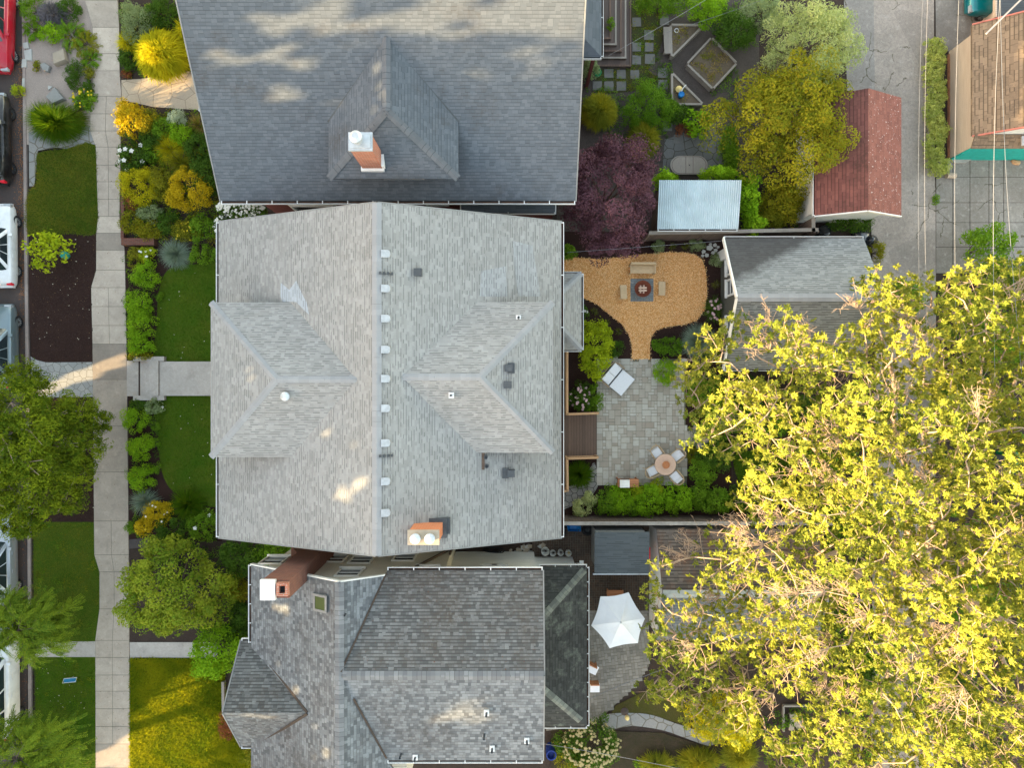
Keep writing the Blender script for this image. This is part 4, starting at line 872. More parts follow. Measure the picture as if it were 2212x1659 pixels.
# skylight
def bl(x): return rzt-ke*abs(x-rx)
x, y, _ = W(694, 1300, 7.4); mb = MB(); t_ = math.atan(ke)
def skyq(hx, hy, dz): return [(x+i*hx, y+j*hy, bl(x+i*hx)+dz) for i, j in ((-1, -1), (1, -1), (1, 1), (-1, 1))]
A, B = skyq(.32, .34, .12), skyq(.23, .25, .12); lo = skyq(.32, .34, -.05)
for i in range(4): j = (i+1) % 4; mb.poly([A[i], A[j], B[j], B[i]]); mb.poly([lo[i], lo[j], A[j], A[i]])
sk = mb.build('skylight', M['fascia'], bh); mb = MB(); mb.poly(skyq(.232, .252, .10)); mb.build('pane', m_glass('skylight_glass', (.06, .075, .03), .08), sk)
for px, py, hh, bs in ((1051, 1541, 7.75, 'white'), (1138, 1601, 7.35, 'white'), (1063, 1618, 7.28, 'white'), (897, 1637, 7.1, 'white'), (748, 1325, 7.75, 'white'), (1046, 1590, 7.45, None), (866, 1631, 7.15, None)): pipe(bh, px, py, hh, .045, .28, base=bs)
# low rear hip roof
mb = MB(); zb = 3.6; hx, hn, hs = 3.38, -8.25, -15.44; k = .36; wl_ = 1.12
zt = zb+k*(hx-wl_); dd = hx-wl_
mb.slab([(hx, hn, zb), (hx, hs, zb), (wl_, hs+dd, zt), (wl_, hn-dd, zt)], .1); mb.slab([(hx, hn, zb), (wl_, hn, zb), (wl_, hn-dd, zt)], .1); mb.slab([(hx, hs, zb), (wl_, hs, zb), (wl_, hs+dd, zt)], .1)
hr = mb.build('rear_hip_roof', M['hip_roof'], bh)
for _a, _b in (((hx-.12, hn-.12, zb+.04), (wl_, hn-dd, zt)), ((hx-.3, hs+.3, zb+.1), (wl_, hs+dd, zt))): mb = MB(); cap_strip(mb, _a, _b, .32); mb.build('ridge_cap', M['hip_cap'], hr)
gutter(hr, (hx, hs, zb-.02), (hx, hn, zb-.02), (1, 0), .62, .09); gutter(hr, (wl_+.1, hn, zb-.02), (hx, hn, zb-.02), (0, 1), .7, .09); gutter(hr, (wl_+.1, hs, zb-.02), (hx, hs, zb-.02), (0, -1), .7, .09)
mb = MB(); mb.box(1.12, hs+.5, 0, hx-.35, hn-.45, zb-.11); mb.build('rear_wall', M['sid_white'], bh)
for yy in (-9.6, -11.5): window(bh, (hx-.35, yy, 2.2), (1, 0), .9, 1.3)

# ------------------------------------------------------------------ garages and sheds
g1 = thing('garage', 'garage with weathered grey gable roof and dark olive wall facing the chip yard', 'garage', (13, 3.7, 0))
xa, xb, ya, yb, ym, ze, zr = 9.72, 16.1, .68, 6.69, 3.72, 3.1, 4.95
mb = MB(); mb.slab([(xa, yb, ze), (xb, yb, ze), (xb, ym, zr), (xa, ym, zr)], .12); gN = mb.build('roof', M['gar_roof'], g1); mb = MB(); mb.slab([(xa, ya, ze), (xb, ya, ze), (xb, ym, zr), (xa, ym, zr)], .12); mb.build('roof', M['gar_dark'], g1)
mb = MB(); cap_strip(mb, (xa, ym, zr), (xb, ym, zr), .34); mb.build('ridge_cap', M['mid_cap'], gN)
gutter(gN, (xa, yb, ze-.02), (xb, yb, ze-.02), (0, 1), 3, .07); gutter(gN, (xa, ya, ze-.02), (xb, ya, ze-.02), (0, -1), 3, .07)
edge_strip(gN, (xa-.03, yb, ze), (xa-.03, ym, zr), .06, .2, 'trim'); edge_strip(gN, (xa-.03, ya, ze), (xa-.03, ym, zr), .06, .2, 'trim')
mb = MB(); mb.box(10.5, ya+.3, 0, xb-.4, yb-.3, 3.0); mb.poly([(10.5, yb-.3, 3.0), (10.5, ya+.3, 3.0), (10.5, ym, 4.7)]); mb.build('wall', M['sid_olive'], g1)
for yy in (4.65, 2.9): window(g1, (10.5, yy, 1.6), (-1, 0), .75, .95, 2)
window(g1, (10.5, 5.65, 1.7), (-1, 0), .7, 1.2, 1)
mb = MB(); mb.box(10.3, 6.1, 0, 10.46, 6.6, 2.2); mb.build('panel', M['white'], g1)
rg = thing('garage', 'garage with dull red shingle roof by the alley, white specks on its alley slope', 'garage', (16, 10.5, 0))
xa, xb, xm, ya, yb, ze, zr = 14.0, 18.0, 15.94, 7.78, 13.25, 2.8, 3.8
mb = MB(); mb.slab([(xa, ya, ze), (xa, yb, ze), (xm, yb, zr), (xm, ya, zr)], .12); q1 = mb.build('roof', M['red_roof'], rg); mb = MB(); mb.slab([(xb, ya, ze), (xb, yb, ze), (xm, yb, zr), (xm, ya, zr)], .12); q2 = mb.build('roof', M['red_roof2'], rg); q2['label'] = 'brighter red slope with white specks'
mb = MB(); mb.box(xa+.3, ya+.35, 0, xb-.3, yb-.3, 2.68); mb.poly([(xa+.3, ya+.35, 2.68), (xb-.3, ya+.35, 2.68), (xm, ya+.35, 3.55)]); mb.build('wall', M['sid_white'], rg)
gutter(q1, (xa, ya, ze-.02), (xa, yb, ze-.02), (-1, 0), 3, .07); edge_strip(q1, (xa, ya-.02, ze), (xm, ya-.02, zr), .05, .14, 'white'); edge_strip(q1, (xb, ya-.02, ze), (xm, ya-.02, zr), .05, .14, 'trim')
mb = MB(); mb.box(xa+.31, ya+1.2, .2, xa+.29, ya+2, 2.1); mb.build('door', M['trim'], rg)
tg = thing('garage', 'garage with tan brown shingles, peach side wall and teal end wall across the alley', 'garage', (24, 14, 0))
X0, X1 = 22.0, 27.5; ya, yb, ze, zr, xr = 11.7, 16.9, 2.25, 4.4, 24.75
mb = MB(); mb.slab([(21.66, ya, ze), (21.66, yb, ze), (xr, yb, zr), (xr, ya, zr)], .12); q1 = mb.build('roof', M['tan_roof'], tg); mb = MB(); mb.slab([(27.8, ya, ze), (27.8, yb, ze), (xr, yb, zr), (xr, ya, zr)], .12); mb.build('roof', M['tan_roof'], tg)
for yy in (ya-.03, yb+.03): 
    mb = MB(); mb.bar((21.66, yy, ze-.02), (xr, yy, zr-.02), .06, .12); mb.bar((27.8, yy, ze-.02), (xr, yy, zr-.02), .06, .12); mb.build('barge_board', m_plain('terracotta_trim', (.36, .12, .09), .6, .15), q1)
mb = MB(); mb.box(X0, 11.35, 0, 27.3, yb-.15, 2.2); mb.build('wall', M['sid_peach'], tg)
mb = MB(); mb.box(22.15, 11.72, 2.2, 27.2, 11.9, 2.55); mb.poly([(22.0, 11.73, 2.5), (27.4, 11.73, 2.5), (xr, 11.73, 4.25)]); mb.build('gable_wall', M['white'], tg)
mb = MB(); mb.slab([(21.7, 11.15, 2.12), (27.6, 11.15, 2.12), (27.6, 11.69, 2.42), (21.7, 11.69, 2.42)], .08); mb.build('pent_roof', M['tan_roof'], tg)
mb = MB(); mb.box(22.02, 11.28, .02, 27.28, 11.345, 2.0); mb.build('end_wall', M['teal'], tg)
mb = MB(); mb.obox((24.4, 11.4), .55, .22, 2.36, 2.44); mb.build('skylight', M['metal'], tg)
mb = MB(); mb.box(21.93, 11.4, .0, 21.985, 16.6, .12); mb.build('plinth', m_plain('rusty_plinth', (.24, .11, .06), .9, .3), tg)
fg = thing('garage', 'flat dark grey roofed carport behind the tan garage', 'carport', (24.5, 18.6, 0))
mb = MB(); mb.box(22.55, 17.1, 2.5, 27, 21, 2.6); o = mb.build('roof', M['dgrey_roof'], fg); edge_strip(o, (22.52, 17.1, 2.6), (22.52, 21, 2.6), .08, .18, 'sid_peach', 'fascia'); mb = MB(); mb.box(23.6, 17.3, 0, 26.8, 20.8, 2.49); mb.build('wall', M['sid_peach'], fg)
ms = thing('shed', 'shed with a pale blue corrugated metal roof beside the plum tree', 'shed', (8.7, 8.3, 0))
mb = MB(); n = 38; xa, xb, ya, yb, z0, z1 = 6.82, 10.62, 7.28, 9.45, 2.3, 2.75
P = [xa+(xb-xa)*i/(n*2) for i in range(n*2+1)]; off = [.024*math.cos(i*math.pi) for i in range(n*2+1)]
for i in range(n*2): mb.poly([(P[i], ya, z0+off[i]), (P[i+1], ya, z0+off[i+1]), (P[i+1], yb-.0, z1+off[i+1]), (P[i], yb, z1+off[i])])
mr2 = mb.build('roof', M['corr'], ms); gutter(mr2, (xa+.02, ya, z0-.03), (xb-.02, ya, z0-.03), (0, -1), .7, .08)
mb = MB(); mb.box(xa+.2, ya+.1, 0, xb-.2, yb-.15, 2.24); mb.build('wall', M['wood_f'], ms)
gs = thing('shed', 'small flat shed with dark grey felt roof next to the brick patio', 'shed', (5.1, -7.9, 0))
mb = MB(); mb.slab([(3.86, -8.9, 2.35), (6.42, -8.9, 2.35), (6.42, -6.92, 2.5), (3.86, -6.92, 2.5)], .08); o = mb.build('roof', m_shingle('grey_felt_courses', (.085, .098, .108), (.070, .081, .09), .1, .5, .6, .25, .5, .05, .15), gs); edge_strip(o, (3.8, -8.93, 2.35), (6.42, -8.93, 2.35), .05, .1, 'metal', 'fascia', -.04)
mb = MB(); mb.box(3.98, -8.8, 0, 6.3, -7.0, 2.26); mb.build('wall', M['sid_grey'], gs)
mb = MB(); mb.box(6.44, -8.25, .9, 6.5, -7.7, 2.3); mb.build('sign_board', M['plastic_r'], gs)
bg_ = thing('garage', 'white gabled garage with brown leaf strewn roof, partly under the big tree', 'garage', (10, -9.5, 0))
xa, xb, ya, yb, ym, ze, zr = 6.85, 14.5, -12.15, -6.9, -9.55, 2.0, 3.35
mb = MB(); mb.slab([(xa, yb, ze), (xb, yb, ze), (xb, ym, zr), (xa, ym, zr)], .1); o = mb.build('roof', M['brn_roof'], bg_); o['label'] = 'brown leaf strewn slope'; mb = MB(); mb.slab([(xa, ya, ze), (xb, ya, ze), (xb, ym, zr), (xa, ym, zr)], .1); o2 = mb.build('roof', m_shingle('blue_grey_shingles', (.17, .19, .21), (.10, .115, .135), .16, .26, .2, .2, .6, .3, .3), bg_)
mb = MB(); cap_strip(mb, (xa, ym, zr), (xb, ym, zr), .36); mb.build('ridge_cap', m_plain('pale_ridge', (.33, .35, .34), .9, .15), o)
mb = MB(); mb.box(6.9, ya+.1, 0, xb-.2, yb-.1, 1.95); mb.poly([(6.9, ya+.1, 1.95), (6.9, ym, 3.22), (6.9, yb-.1, 1.95)][::-1]); mb.build('wall', M['white'], bg_)
mb = MB(); x, y, z = W(1572, 1262, 3.0); mb.obox((x, y), .1, .16, z-.2, z+.25); mb.build('vent', M['white'], bg_)

# ------------------------------------------------------------------ deck, steps, fences, railings
dk = thing('deck', 'brown plank deck between the pale roofed house and the paver patio', 'deck', (*W(1252, 940)[:2], 0))
mb = MB(); a, b = W(1222, 893, .35), W(1289, 992, .35); mb.box(a[0], b[1], .08, b[0], a[1], .36); c_ = W(1223, 752, .35); d_ = W(1223, 1060, .35)
mb.box(1.42, d_[1], .08, a[0]-.003, c_[1], .358); mb.build('boards', M['wood_d'], dk)
def railing(px, label, z=.36, h=.95):
    P = [W(x, y, z+h) for x, y in px]; t = thing('railing', label, 'railing', (*P[0][:2], z)); mb = MB(); bal = MB(); ps = MB()
    for p, q in zip(P, P[1:]):
        mb.bar(p, q, .1, .05); mb.build('handrail', M['wood_r'], t); mb = MB(); p0, q0 = Vector((*p[:2], z+.12)), Vector((*q[:2], z+.12)); bal.bar(p0, q0, .06, .05); L = (Vector(q)-Vector(p)).length; n = int(L/.13)
        for i in range(1, n): c = Vector(p).lerp(Vector(q), i/n); bal.bar((c.x, c.y, z+.1), (c.x, c.y, z+h-.03), .035, .035)
    for p in P: ps.obox(p[:2], .05, .05, .0, z+h-.028)
    bal.build('balusters', M['wood_r'], t); ps.build('posts', M['wood_r'], t)
railing([(1225.5, 757), (1225.5, 895), (1292, 893)], 'cedar railing along the rose bed north of the deck opening')
railing([(1291, 989), (1225.5, 991), (1226.5, 1060), (1218, 1062)], 'cedar railing with visible balusters around the grass clump south of the deck')
ds = thing('deck_stairs', 'weathered brown wooden steps descending in an L shape behind the slate blue house', 'steps', (*W(1330, 80)[:2], 0))
for i, (xr_, yb_) in enumerate(((1320, 84), (1332, 97), (1343, 111), (1353, 126), (1363.5, 143))):
    z = .85-.16*i; a = W(xr_, yb_, z); mb = MB(); yin = W(0, (0, 84, 97, 111, 126)[i], z+.16)[1] if i else 0
    pxr = W((0, 1320, 1332, 1343, 1353)[i], 0, z+.16)[0] if i else 0
    if i == 0: mb.box(2.3, a[1], .0, a[0], 20, z)
    else: mb.prism([(2.3, a[1]), (a[0], a[1]), (a[0], 20), (pxr-.02, 20), (pxr-.02, yin+.02), (2.3, yin+.02)], .0, z)
    mb.build('tread', M['wood_dx'], ds, bevel=.01); mb = MB(); mb.bar((2.3, a[1]+.045, z+.012), (a[0], a[1]+.045, z+.012), .085, .03); mb.bar((a[0]-.045, a[1]+.09, z+.012), (a[0]-.045, 20, z+.012), .085, .03); mb.build('nosing', M['wood_g'] if i % 2 else M['wood_d'], ds)
def fence(px0, px1, h, label, base_h=0, mat='wood_f', cap='wood_cap', posts=2.4):
    p, q = Vector(W(*px0, h)), Vector(W(*px1, h)); t = thing('fence', label, 'fence', (*((p+q)/2)[:2], 0)); d = (q-p).normalized(); L = (q-p).length; z = Vector((0, 0, 1))
    mb = MB(); mb.bar(p-z*(h/2+.02), q-z*(h/2+.02), .05, h-.06); mb.build('boards', M[mat], t); mb = MB(); mb.bar(p, q, .17, .045); mb.build('cap_rail', M[cap], t); n = max(1, int(L/posts))
    for i in range(n+1):
        mb = MB(); c = p+d*(L*i/n); s = Vector((-d.y, d.x, 0)); s = s if s.y > 0 else -s; c = c-s*.085; mb.obox(c[:2], .045, .045, 0, h-.03); mb.build('post', M[mat], t)
fence((1217, 1131), (1800, 1131), 1.9, 'long brown board fence with pale cap rail south of the patio')
fence((1402, 503), (1768, 496), 1.8, 'weathered board fence below the corrugated shed and red garage', cap='wood_g')
fence((1757, 470), (1757, 500), 1.8, 'short fence return between red garage and grey garage', cap='wood_g')
rw = thing('wall', 'low dry brick retaining wall at the edge of the yellow shrub garden', 'garden wall', (*W(297, 521)[:2], 0)); mb = MB(); a, b = W(262, 514, .4), W(333, 529, .4); mb.box(a[0], b[1], 0, b[0], a[1], .42); mb.build('masonry', M['brick_d'], rw); mb = MB(); a, b = W(261, 395, .3), W(268, 514, .3); mb.box(a[0], b[1], 0, b[0], a[1], .32); mb.build('masonry', M['brick_d'], rw)
tm_ = thing('garden_edging', 'pale timber edge at the shrub corner beside the lower lawn', 'edging', (*W(484, 1520)[:2], 0)); mb = MB(); mb.bar(W(483, 1472, .15), W(484, 1545, .15), .12, .25); mb.build('timber', M['wood_g'], tm_)
#==SECTION4==
# ------------------------------------------------------------------ parked cars
def car(label, loc, rz, paint, L=4.4, wd=1.76, belt=.92, ht=1.45, yb=(-1.75, 1.05), yr=(-1.1, .35), cat='car', name='parked_car', hood=.78, deck=None, rim='metal', rails=False, bev=.05, roofc=None):
    t = thing(name, label, cat); w_ = wd/2; hl = L/2; deck = deck or belt
    tops = [(-hl, .80, .42), (-hl+.03, .88, deck*.74), (-hl+.14, .95, deck*.93), (-hl+.5, .99, deck), (yb[0]+.1, 1, deck+.01), (0, 1, belt), (yb[1], 1, belt), (yb[1]+.25, .99, belt-.02), (hl-.55, .96, hood+.06), (hl-.2, .90, hood-.02), (hl-.05, .80, hood-.16), (hl, .70, .42)]
    mb = MB(); rings = []
    for y, wf, zt in tops:
        w2 = w_*wf; b = .24; P = [(w2*.9, b), (w2, b+.14), (w2*1.0, (b+zt)/2), (w2*.985, zt-.10), (w2*.93, zt-.025), (w2*.8, zt), (w2*.4, zt+.025), (0, zt+.03)]
        rings.append([(x, y, z) for x, z in P]+[(-x, y, z) for x, z in P[-2::-1]])
    for A, B in zip(rings, rings[1:]):
        for i in range(len(A)-1): mb.poly([A[i], B[i], B[i+1], A[i+1]])
        mb.poly([A[0], A[-1], B[-1], B[0]])
    mb.poly(rings[0]); mb.poly(rings[-1][::-1]); body = mb.build('body', paint, t, smooth=True)
    c0, c1 = .87*w_, .70*w_; mb = MB()
    def ring(z, hw, y0, y1, cr=.1): return [(hw, y0+cr*1.5, z), (hw, y1-cr*2, z), (hw-cr*.6, y1-cr*.6, z), (hw*.55, y1, z), (-hw*.55, y1, z), (-hw+cr*.6, y1-cr*.6, z), (-hw, y1-cr*2, z), (-hw, y0+cr*1.5, z), (-hw+cr*.6, y0+cr*.4, z), (-hw*.55, y0, z), (hw*.55, y0, z), (hw-cr*.6, y0+cr*.4, z)]
    RR = [ring(belt-.06, c0, *yb), ring(ht-.06, c1+.015, *yr), ring(ht, c1-.07, yr[0]+.09, yr[1]-.09), ring(ht+.025, c1*.5, yr[0]+.4, yr[1]-.4)]
    for A, B in zip(RR, RR[1:]):
        for i in range(12): j = (i+1) % 12; mb.poly([A[i], A[j], B[j], B[i]])
    mb.poly(RR[-1]); mb.build('cabin', roofc or paint, t, smooth=True)
    lo, hi = RR[0], RR[1]
    def pane(i, j, a0, a1, z0, z1, name='side_window'):
        A, B, Cc, D = [Vector(p) for p in (lo[i], lo[j], hi[j], hi[i])]; f = lambda u, v: A.lerp(B, u).lerp(D.lerp(Cc, u), v)
        q = [f(a0, z0), f(a1, z0), f(a1, z1), f(a0, z1)]; n = (q[1]-q[0]).cross(q[3]-q[0]).normalized()
        cen = sum(q, Vector())/4
        if n.dot(cen-Vector((0, (yr[0]+yr[1])/2, cen.z-.3))) < 0: n = -n
        mb = MB(); q2 = [p+n*.012 for p in q]; q1 = [p-n*.012 for p in q]; mb.poly(q2)
        for k in range(4): mb.poly([q1[k], q1[(k+1) % 4], q2[(k+1) % 4], q2[k]])
        mb.build(name, M['glass'], t)
    for (i, j) in ((0, 1), (6, 7)):
        for a, b in ((.04, .34), (.37, .63), (.66, .97)): pane(i, j, a, b, .2, .9)
    def wide(i0, i1, i2, i3, name):   # front / rear glass across three facets
        mb = MB()
        for i, j in ((i0, i1), (i1, i2), (i2, i3)):
            A, B, Cc, D = [Vector(p) for p in (lo[i], lo[j], hi[j], hi[i])]; f = lambda u, v: A.lerp(B, u).lerp(D.lerp(Cc, u), v)
            n = (B-A).cross(D-A).normalized(); n = n if n.y*(lo[i0][1]) > 0 else -n
            n = Vector((0, 1 if lo[i1][1] > 0 else -1, .8)).normalized(); mb.poly([f(0, .12)+n*.014, f(1, .12)+n*.014, f(1, .93)+n*.014, f(0, .93)+n*.014])
        mb.build(name, M['glass'], t)
    wide(2, 3, 4, 5, 'windscreen'); wide(8, 9, 10, 11, 'rear_window')
    for sx in (-1, 1):
        for sy in (-.31*L, .30*L):
            mb = MB(); r = .31; ci = [(sx*(w_-.09), sy+.245*math.cos(a*math.pi/12), r+.245*math.sin(a*math.pi/12)) for a in range(24)]; mb.tube(ci, .085, 8, closed=True); ty = mb.build('wheel', M['black'], t, smooth=True)
            mb = MB(); xo = sx*(w_-.035); cen = (xo, sy, r)
            for a in range(10):
                a0, a1 = a*math.pi/5-.16, a*math.pi/5+.16; mb.poly([(xo, sy+.05*math.cos(a0), r+.05*math.sin(a0)), (xo, sy+.2*math.cos(a0), r+.2*math.sin(a0)), (xo, sy+.2*math.cos(a1), r+.2*math.sin(a1)), (xo, sy+.05*math.cos(a1), r+.05*math.sin(a1))])
            mb.tube([(xo-.01*sx, sy+.2*math.cos(k*math.pi/10), r+.2*math.sin(k*math.pi/10)) for k in range(20)], .02, 5, closed=True); mb.build('rim', M[rim], ty)
        mb = MB(); mb.obox((sx*(w_+.08), yb[1]-.42), .10, .06, belt+.0, belt+.13); mb.build('wing_mirror', paint, t, bevel=.03)
        mb = MB(); mb.obox((sx*w_*.66, hl-.10), .17, .09, hood-.26, hood-.1); mb.build('headlight', M['metal'], t, bevel=.03)
        mb = MB(); mb.obox((sx*w_*.78, -hl+.08), .12, .06, deck-.3, deck-.1); mb.build('tail_light', M['plastic_r'], t, bevel=.02)
        for yy in (-.55, .35): mb = MB(); mb.obox((sx*(w_+.005), yy), .015, .09, belt-.2, belt-.165); mb.build('door_handle', M['metal'] if roofc else paint, t)
        if rails: mb = MB(); mb.bar((sx*c1*.92, yr[0]+.1, ht+.04), (sx*c1*.92, yr[1]-.1, ht+.04), .04, .04); mb.build('roof_rail', M['darkmetal'], t)
    mb = MB(); mb.obox((0, -hl-.01), w_*.84, .07, .36, .52); mb.build('bumper', paint if not roofc else M['darkmetal'], t, bevel=.03); mb = MB(); mb.obox((0, hl-.02), w_*.78, .07, .36, .5); mb.build('bumper', paint if not roofc else M['darkmetal'], t, bevel=.03)
    t.location = loc; t.rotation_euler = (0, 0, rz); t['group'] = 'cars parked along the kerb'; return t
pt = {k: m_paint('car_'+k, c, metal=mt) for k, c, mt in (('red', (.36, .006, .022), .1), ('black', (.012, .012, .013), .1), ('white', (.66, .67, .68), 0), ('slate', (.16, .21, .23), .4), ('silver', (.33, .36, .40), .4), ('white2', (.62, .63, .65), 0), ('teal', (.0, .13, .15), .3))}
car('red hatchback with silver wheels at the top of the kerb', (-25.62, 17.75, 0), math.pi+R(-1.2), pt['red'], 4.5)
car('black estate car with dark wheels and roof rails', (-25.80, 12.15, 0), R(.8), pt['black'], 4.5, rim='darkmetal', yr=(-1.5, .35), yb=(-2.0, 1.05), rails=True)
car('white boxy saloon beside the bare mulch strip', (-25.46, 6.88, 0), R(.6), pt['white'], 4.05, 1.66, .86, 1.38, (-1.35, .85), (-.85, .35), deck=.84)
car('slate grey saloon by the stone crossing path', (-25.45, 1.84, 0), R(.8), pt['slate'], 4.15, yb=(-1.6, .95))
car('silver car half hidden below the dark yew', (-25.5, -8.7, 0), R(.8), pt['silver'], 4.5)
car('tall white van under the feathery street trees', (-25.5, -14.75, 0), R(.6), pt['white2'], 5.5, 1.96, 1.12, 1.9, (-2.6, 1.55), (-2.45, .75), cat='van', name='parked_van', hood=.98, rim='darkmetal')
tc = car('teal car with its rear end out of the carport', (24.75, 19.15, 0), R(90), pt['teal'], 4.3, cat='car'); tc['group'] = 'cars by the alley'

# ------------------------------------------------------------------ chip yard and patio furniture
def at(px, py, h=0): x, y, _ = W(px, py, h); return x, y
x, y = at(1386.5, 626.5, .05); sl_ = MB(); sl_.obox((x, y), .575, .57, .03, .085); o = sl_.build('stone_pad', M['slab_b']); setp(o, 'square blue grey stone pad set into the wood chips', 'paving pad')
x, y = at(1388, 624, .35); fp = thing('fire_bowl', 'round rusty steel fire bowl on the blue grey pad', 'fire pit', (x, y, .086)); mb = MB(); mb.lathe([(.14, .01), (.16, .0), (.30, .14), (.40, .30), (.42, .36), (.40, .365), (.375, .30), (.26, .16), (0, .12)], (x, y, .086), 36); mb.build('bowl', M['rust'], fp, smooth=True)
for i, (dx, dy, rz, dz) in enumerate(((-.09, .09, .1, 0), (.08, .10, -.1, 0), (-.09, -.10, 0, 0), (.07, -.11, .1, 0), (0, .05, 1.57, .09), (0, -.08, 1.5, .09))):
    mb = MB(); ln = .1 if i < 4 else .2; c, s = math.cos(rz), math.sin(rz); d = (s, c) if i < 4 else (c*0+1, .02)
    mb.tube([(x+dx-d[0]*ln, y+dy-d[1]*ln, .29+dz), (x+dx+d[0]*ln, y+dy+d[1]*ln, .29+dz)], .045, 7); o = mb.build('log', M['log']); setp(o, 'pale split log stacked in the rusty fire bowl', 'log', 'logs in the fire bowl')
x, y = at(1388.5, 581, .5); sf = thing('garden_bench', 'pale wooden bench with back and arms facing the fire bowl', 'bench', (x, y, .05)); mb = MB(); mb.box(x-.6, y-.2, .40, x+.6, y+.18, .45); mb.build('seat', M['wood_l'], sf); mb = MB(); mb.slab([(x-.62, y+.19, .75), (x+.62, y+.19, .75), (x+.62, y+.30, .76), (x-.62, y+.30, .76)], .35); mb.build('backrest', M['wood_l'], sf)
for sx in (-1, 1):
    mb = MB(); mb.box(x+sx*.6-.035, y-.22, .55, x+sx*.6+.035, y+.19, .60); mb.build('armrest', M['wood_l'], sf)
    for yy in (-.19, .2): mb = MB(); mb.box(x+sx*.6-.03, y+yy-.03, .05, x+sx*.6+.03, y+yy+.03, .548); mb.build('leg', M['wood_l'], sf)
for px, rz, lb in ((1347, .05, 'west of'), (1430, -.01, 'east of')):
    x, y = at(px, 630.5 if px < 1400 else 623, .43); t = thing('garden_stool', 'pale plank stool just %s the fire bowl' % lb, 'stool', (x, y, .05), group='stools by the fire bowl'); mb = MB(); mb.obox((x, y), .165, .345, .40, .45, rz); mb.build('seat', M['wood_l'], t, bevel=.006)
    for sy in (-1, 1): mb = MB(); mb.obox((x, y+sy*.27), .14, .03, .05, .399, rz); mb.build('leg', M['wood_l'], t)
# double daybed
x, y = at(1333, 818, .38); az = math.atan2(-.64, .77); db = thing('daybed', 'double rattan daybed with white cushions near the rose bed', 'daybed', (x, y, .06))
ax, ay = Vector((math.cos(az), math.sin(az), 0)), Vector((-math.sin(az), math.cos(az), 0)); cen = Vector((x, y, 0))
def dbx(a0, a1, b0, b1, z0, z1, name, mat, bev=.03, tilt=0):
    mb = MB(); P = [cen+ax*a+ay*b for a, b in ((a0, b0), (a1, b0), (a1, b1), (a0, b1))]
    zt = [z1+tilt, z1, z1, z1+tilt]; mb.poly([(p.x, p.y, z) for p, z in zip(P, zt)]); mb.poly([(p.x, p.y, z0) for p in P[::-1]])
    for i in range(4): j = (i+1) % 4; mb.poly([(P[i].x, P[i].y, z0), (P[j].x, P[j].y, z0), (P[j].x, P[j].y, zt[j]), (P[i].x, P[i].y, zt[i])])
    return mb.build(name, M[mat], db, bevel=bev)
dbx(-.70, .70, -.53, .53, .18, .28, 'frame', 'darkmetal', .01); dbx(-.06, .70, -.53, .53, .282, .42, 'seat_cushion', 'cushion', .04)
dbx(-.60, -.14, -.52, -.01, .30, .48, 'back_cushion', 'cushion', .05, .2); dbx(-.60, -.14, .01, .52, .30, .48, 'back_cushion', 'cushion', .05, .2)
P = [cen+ax*a+ay*b for a, b in ((-.05, -.6), (-.45, -.6), (-.66, -.5), (-.72, -.2), (-.72, .2), (-.66, .5), (-.45, .6), (-.05, .6))]
mb = MB(); mb.tube([(p.x, p.y, .62) for p in P], .035, 7)
for p in P: mb.tube([(p.x, p.y, .62), (p.x*.97+cen.x*.03, p.y*.97+cen.y*.03, .2)], .02, 5)
mb.build('rattan_back', M['wicker'], db)
for a in (-.64, .64):
    for b in (-.47, .47): p = cen+ax*a+ay*b; mb = MB(); mb.tube([(p.x, p.y, .06), (p.x, p.y, .2)], .03, 6); mb.build('leg', M['darkmetal'], db)
# dining set
x, y = at(1437.5, 1004, .74); dt = thing('dining_table', 'round pinkish wood dining table on the paver patio', 'table', (x, y, .06)); mb = MB(); mb.lathe([(0, .74), (.50, .74), (.525, .725), (.525, .70), (.49, .69), (0, .69)], (x, y, .0), 40); mb.build('tabletop', M['wood_pk'], dt)
for a in range(4): mb = MB(); c, s = math.cos(a*1.57+.2), math.sin(a*1.57+.2); mb.tube([(x+.36*c, y+.36*s, .06), (x+.22*c, y+.22*s, .69)], .025, 6); mb.build('leg', M['wood_pk'], dt)
bw = MB(); bw.lathe([(.07, 0), (.17, .07), (.19, .12), (.175, .12), (.15, .07), (0, .03)], (x, y, .742), 28); o = bw.build('wooden_bowl', M['bowl'], smooth=True); setp(o, 'shallow brown wooden bowl in the middle of the round table', 'bowl')
def dining_chair():
    t = thing('dining_chair', 'c', 'chair'); mb = MB(); mb.box(-.21, -.22, .42, .21, .22, .48); mb.build('seat_cushion', M['cushion'], t, bevel=.03)
    mb = MB(); mb.slab([(-.19, -.24, .80), (.19, -.24, .80), (.19, -.16, .50), (-.19, -.16, .50)], .1); mb.build('back_cushion', M['cushion'], t, bevel=.03)
    P = [(.27, .24, .64), (.28, -.05, .66), (.25, -.25, .71), (.15, -.36, .76), (0, -.39, .77), (-.15, -.36, .76), (-.25, -.25, .71), (-.28, -.05, .66), (-.27, .24, .64)]
    mb = MB(); mb.tube(P, .017, 6); mb.build('back_rail', M['wood_l'], t)
    mb = MB(); mb.tube([(p[0]*.92, p[1]*.92, p[2]-.12) for p in P], .02, 5)
    for p in P: mb.tube([p, (p[0]*.85, p[1]*.8, .44)], .012, 5)
    mb.build('woven_back', M['wicker'], t); mb = MB(); mb.tube([(-.23, .22, .42), (.23, .22, .42), (.23, -.23, .42), (-.23, -.23, .42)], .018, 6, closed=True); mb.build('seat_frame', M['wood_l'], t)
    for sx in (-1, 1):
        for sy in (-1, 1): mb = MB(); mb.tube([(sx*.21, sy*.2, .42), (sx*.26, sy*.26-.02, .0)], .017, 6); mb.build('leg', M['wood_l'], t)
    return t
dc = dining_chair()
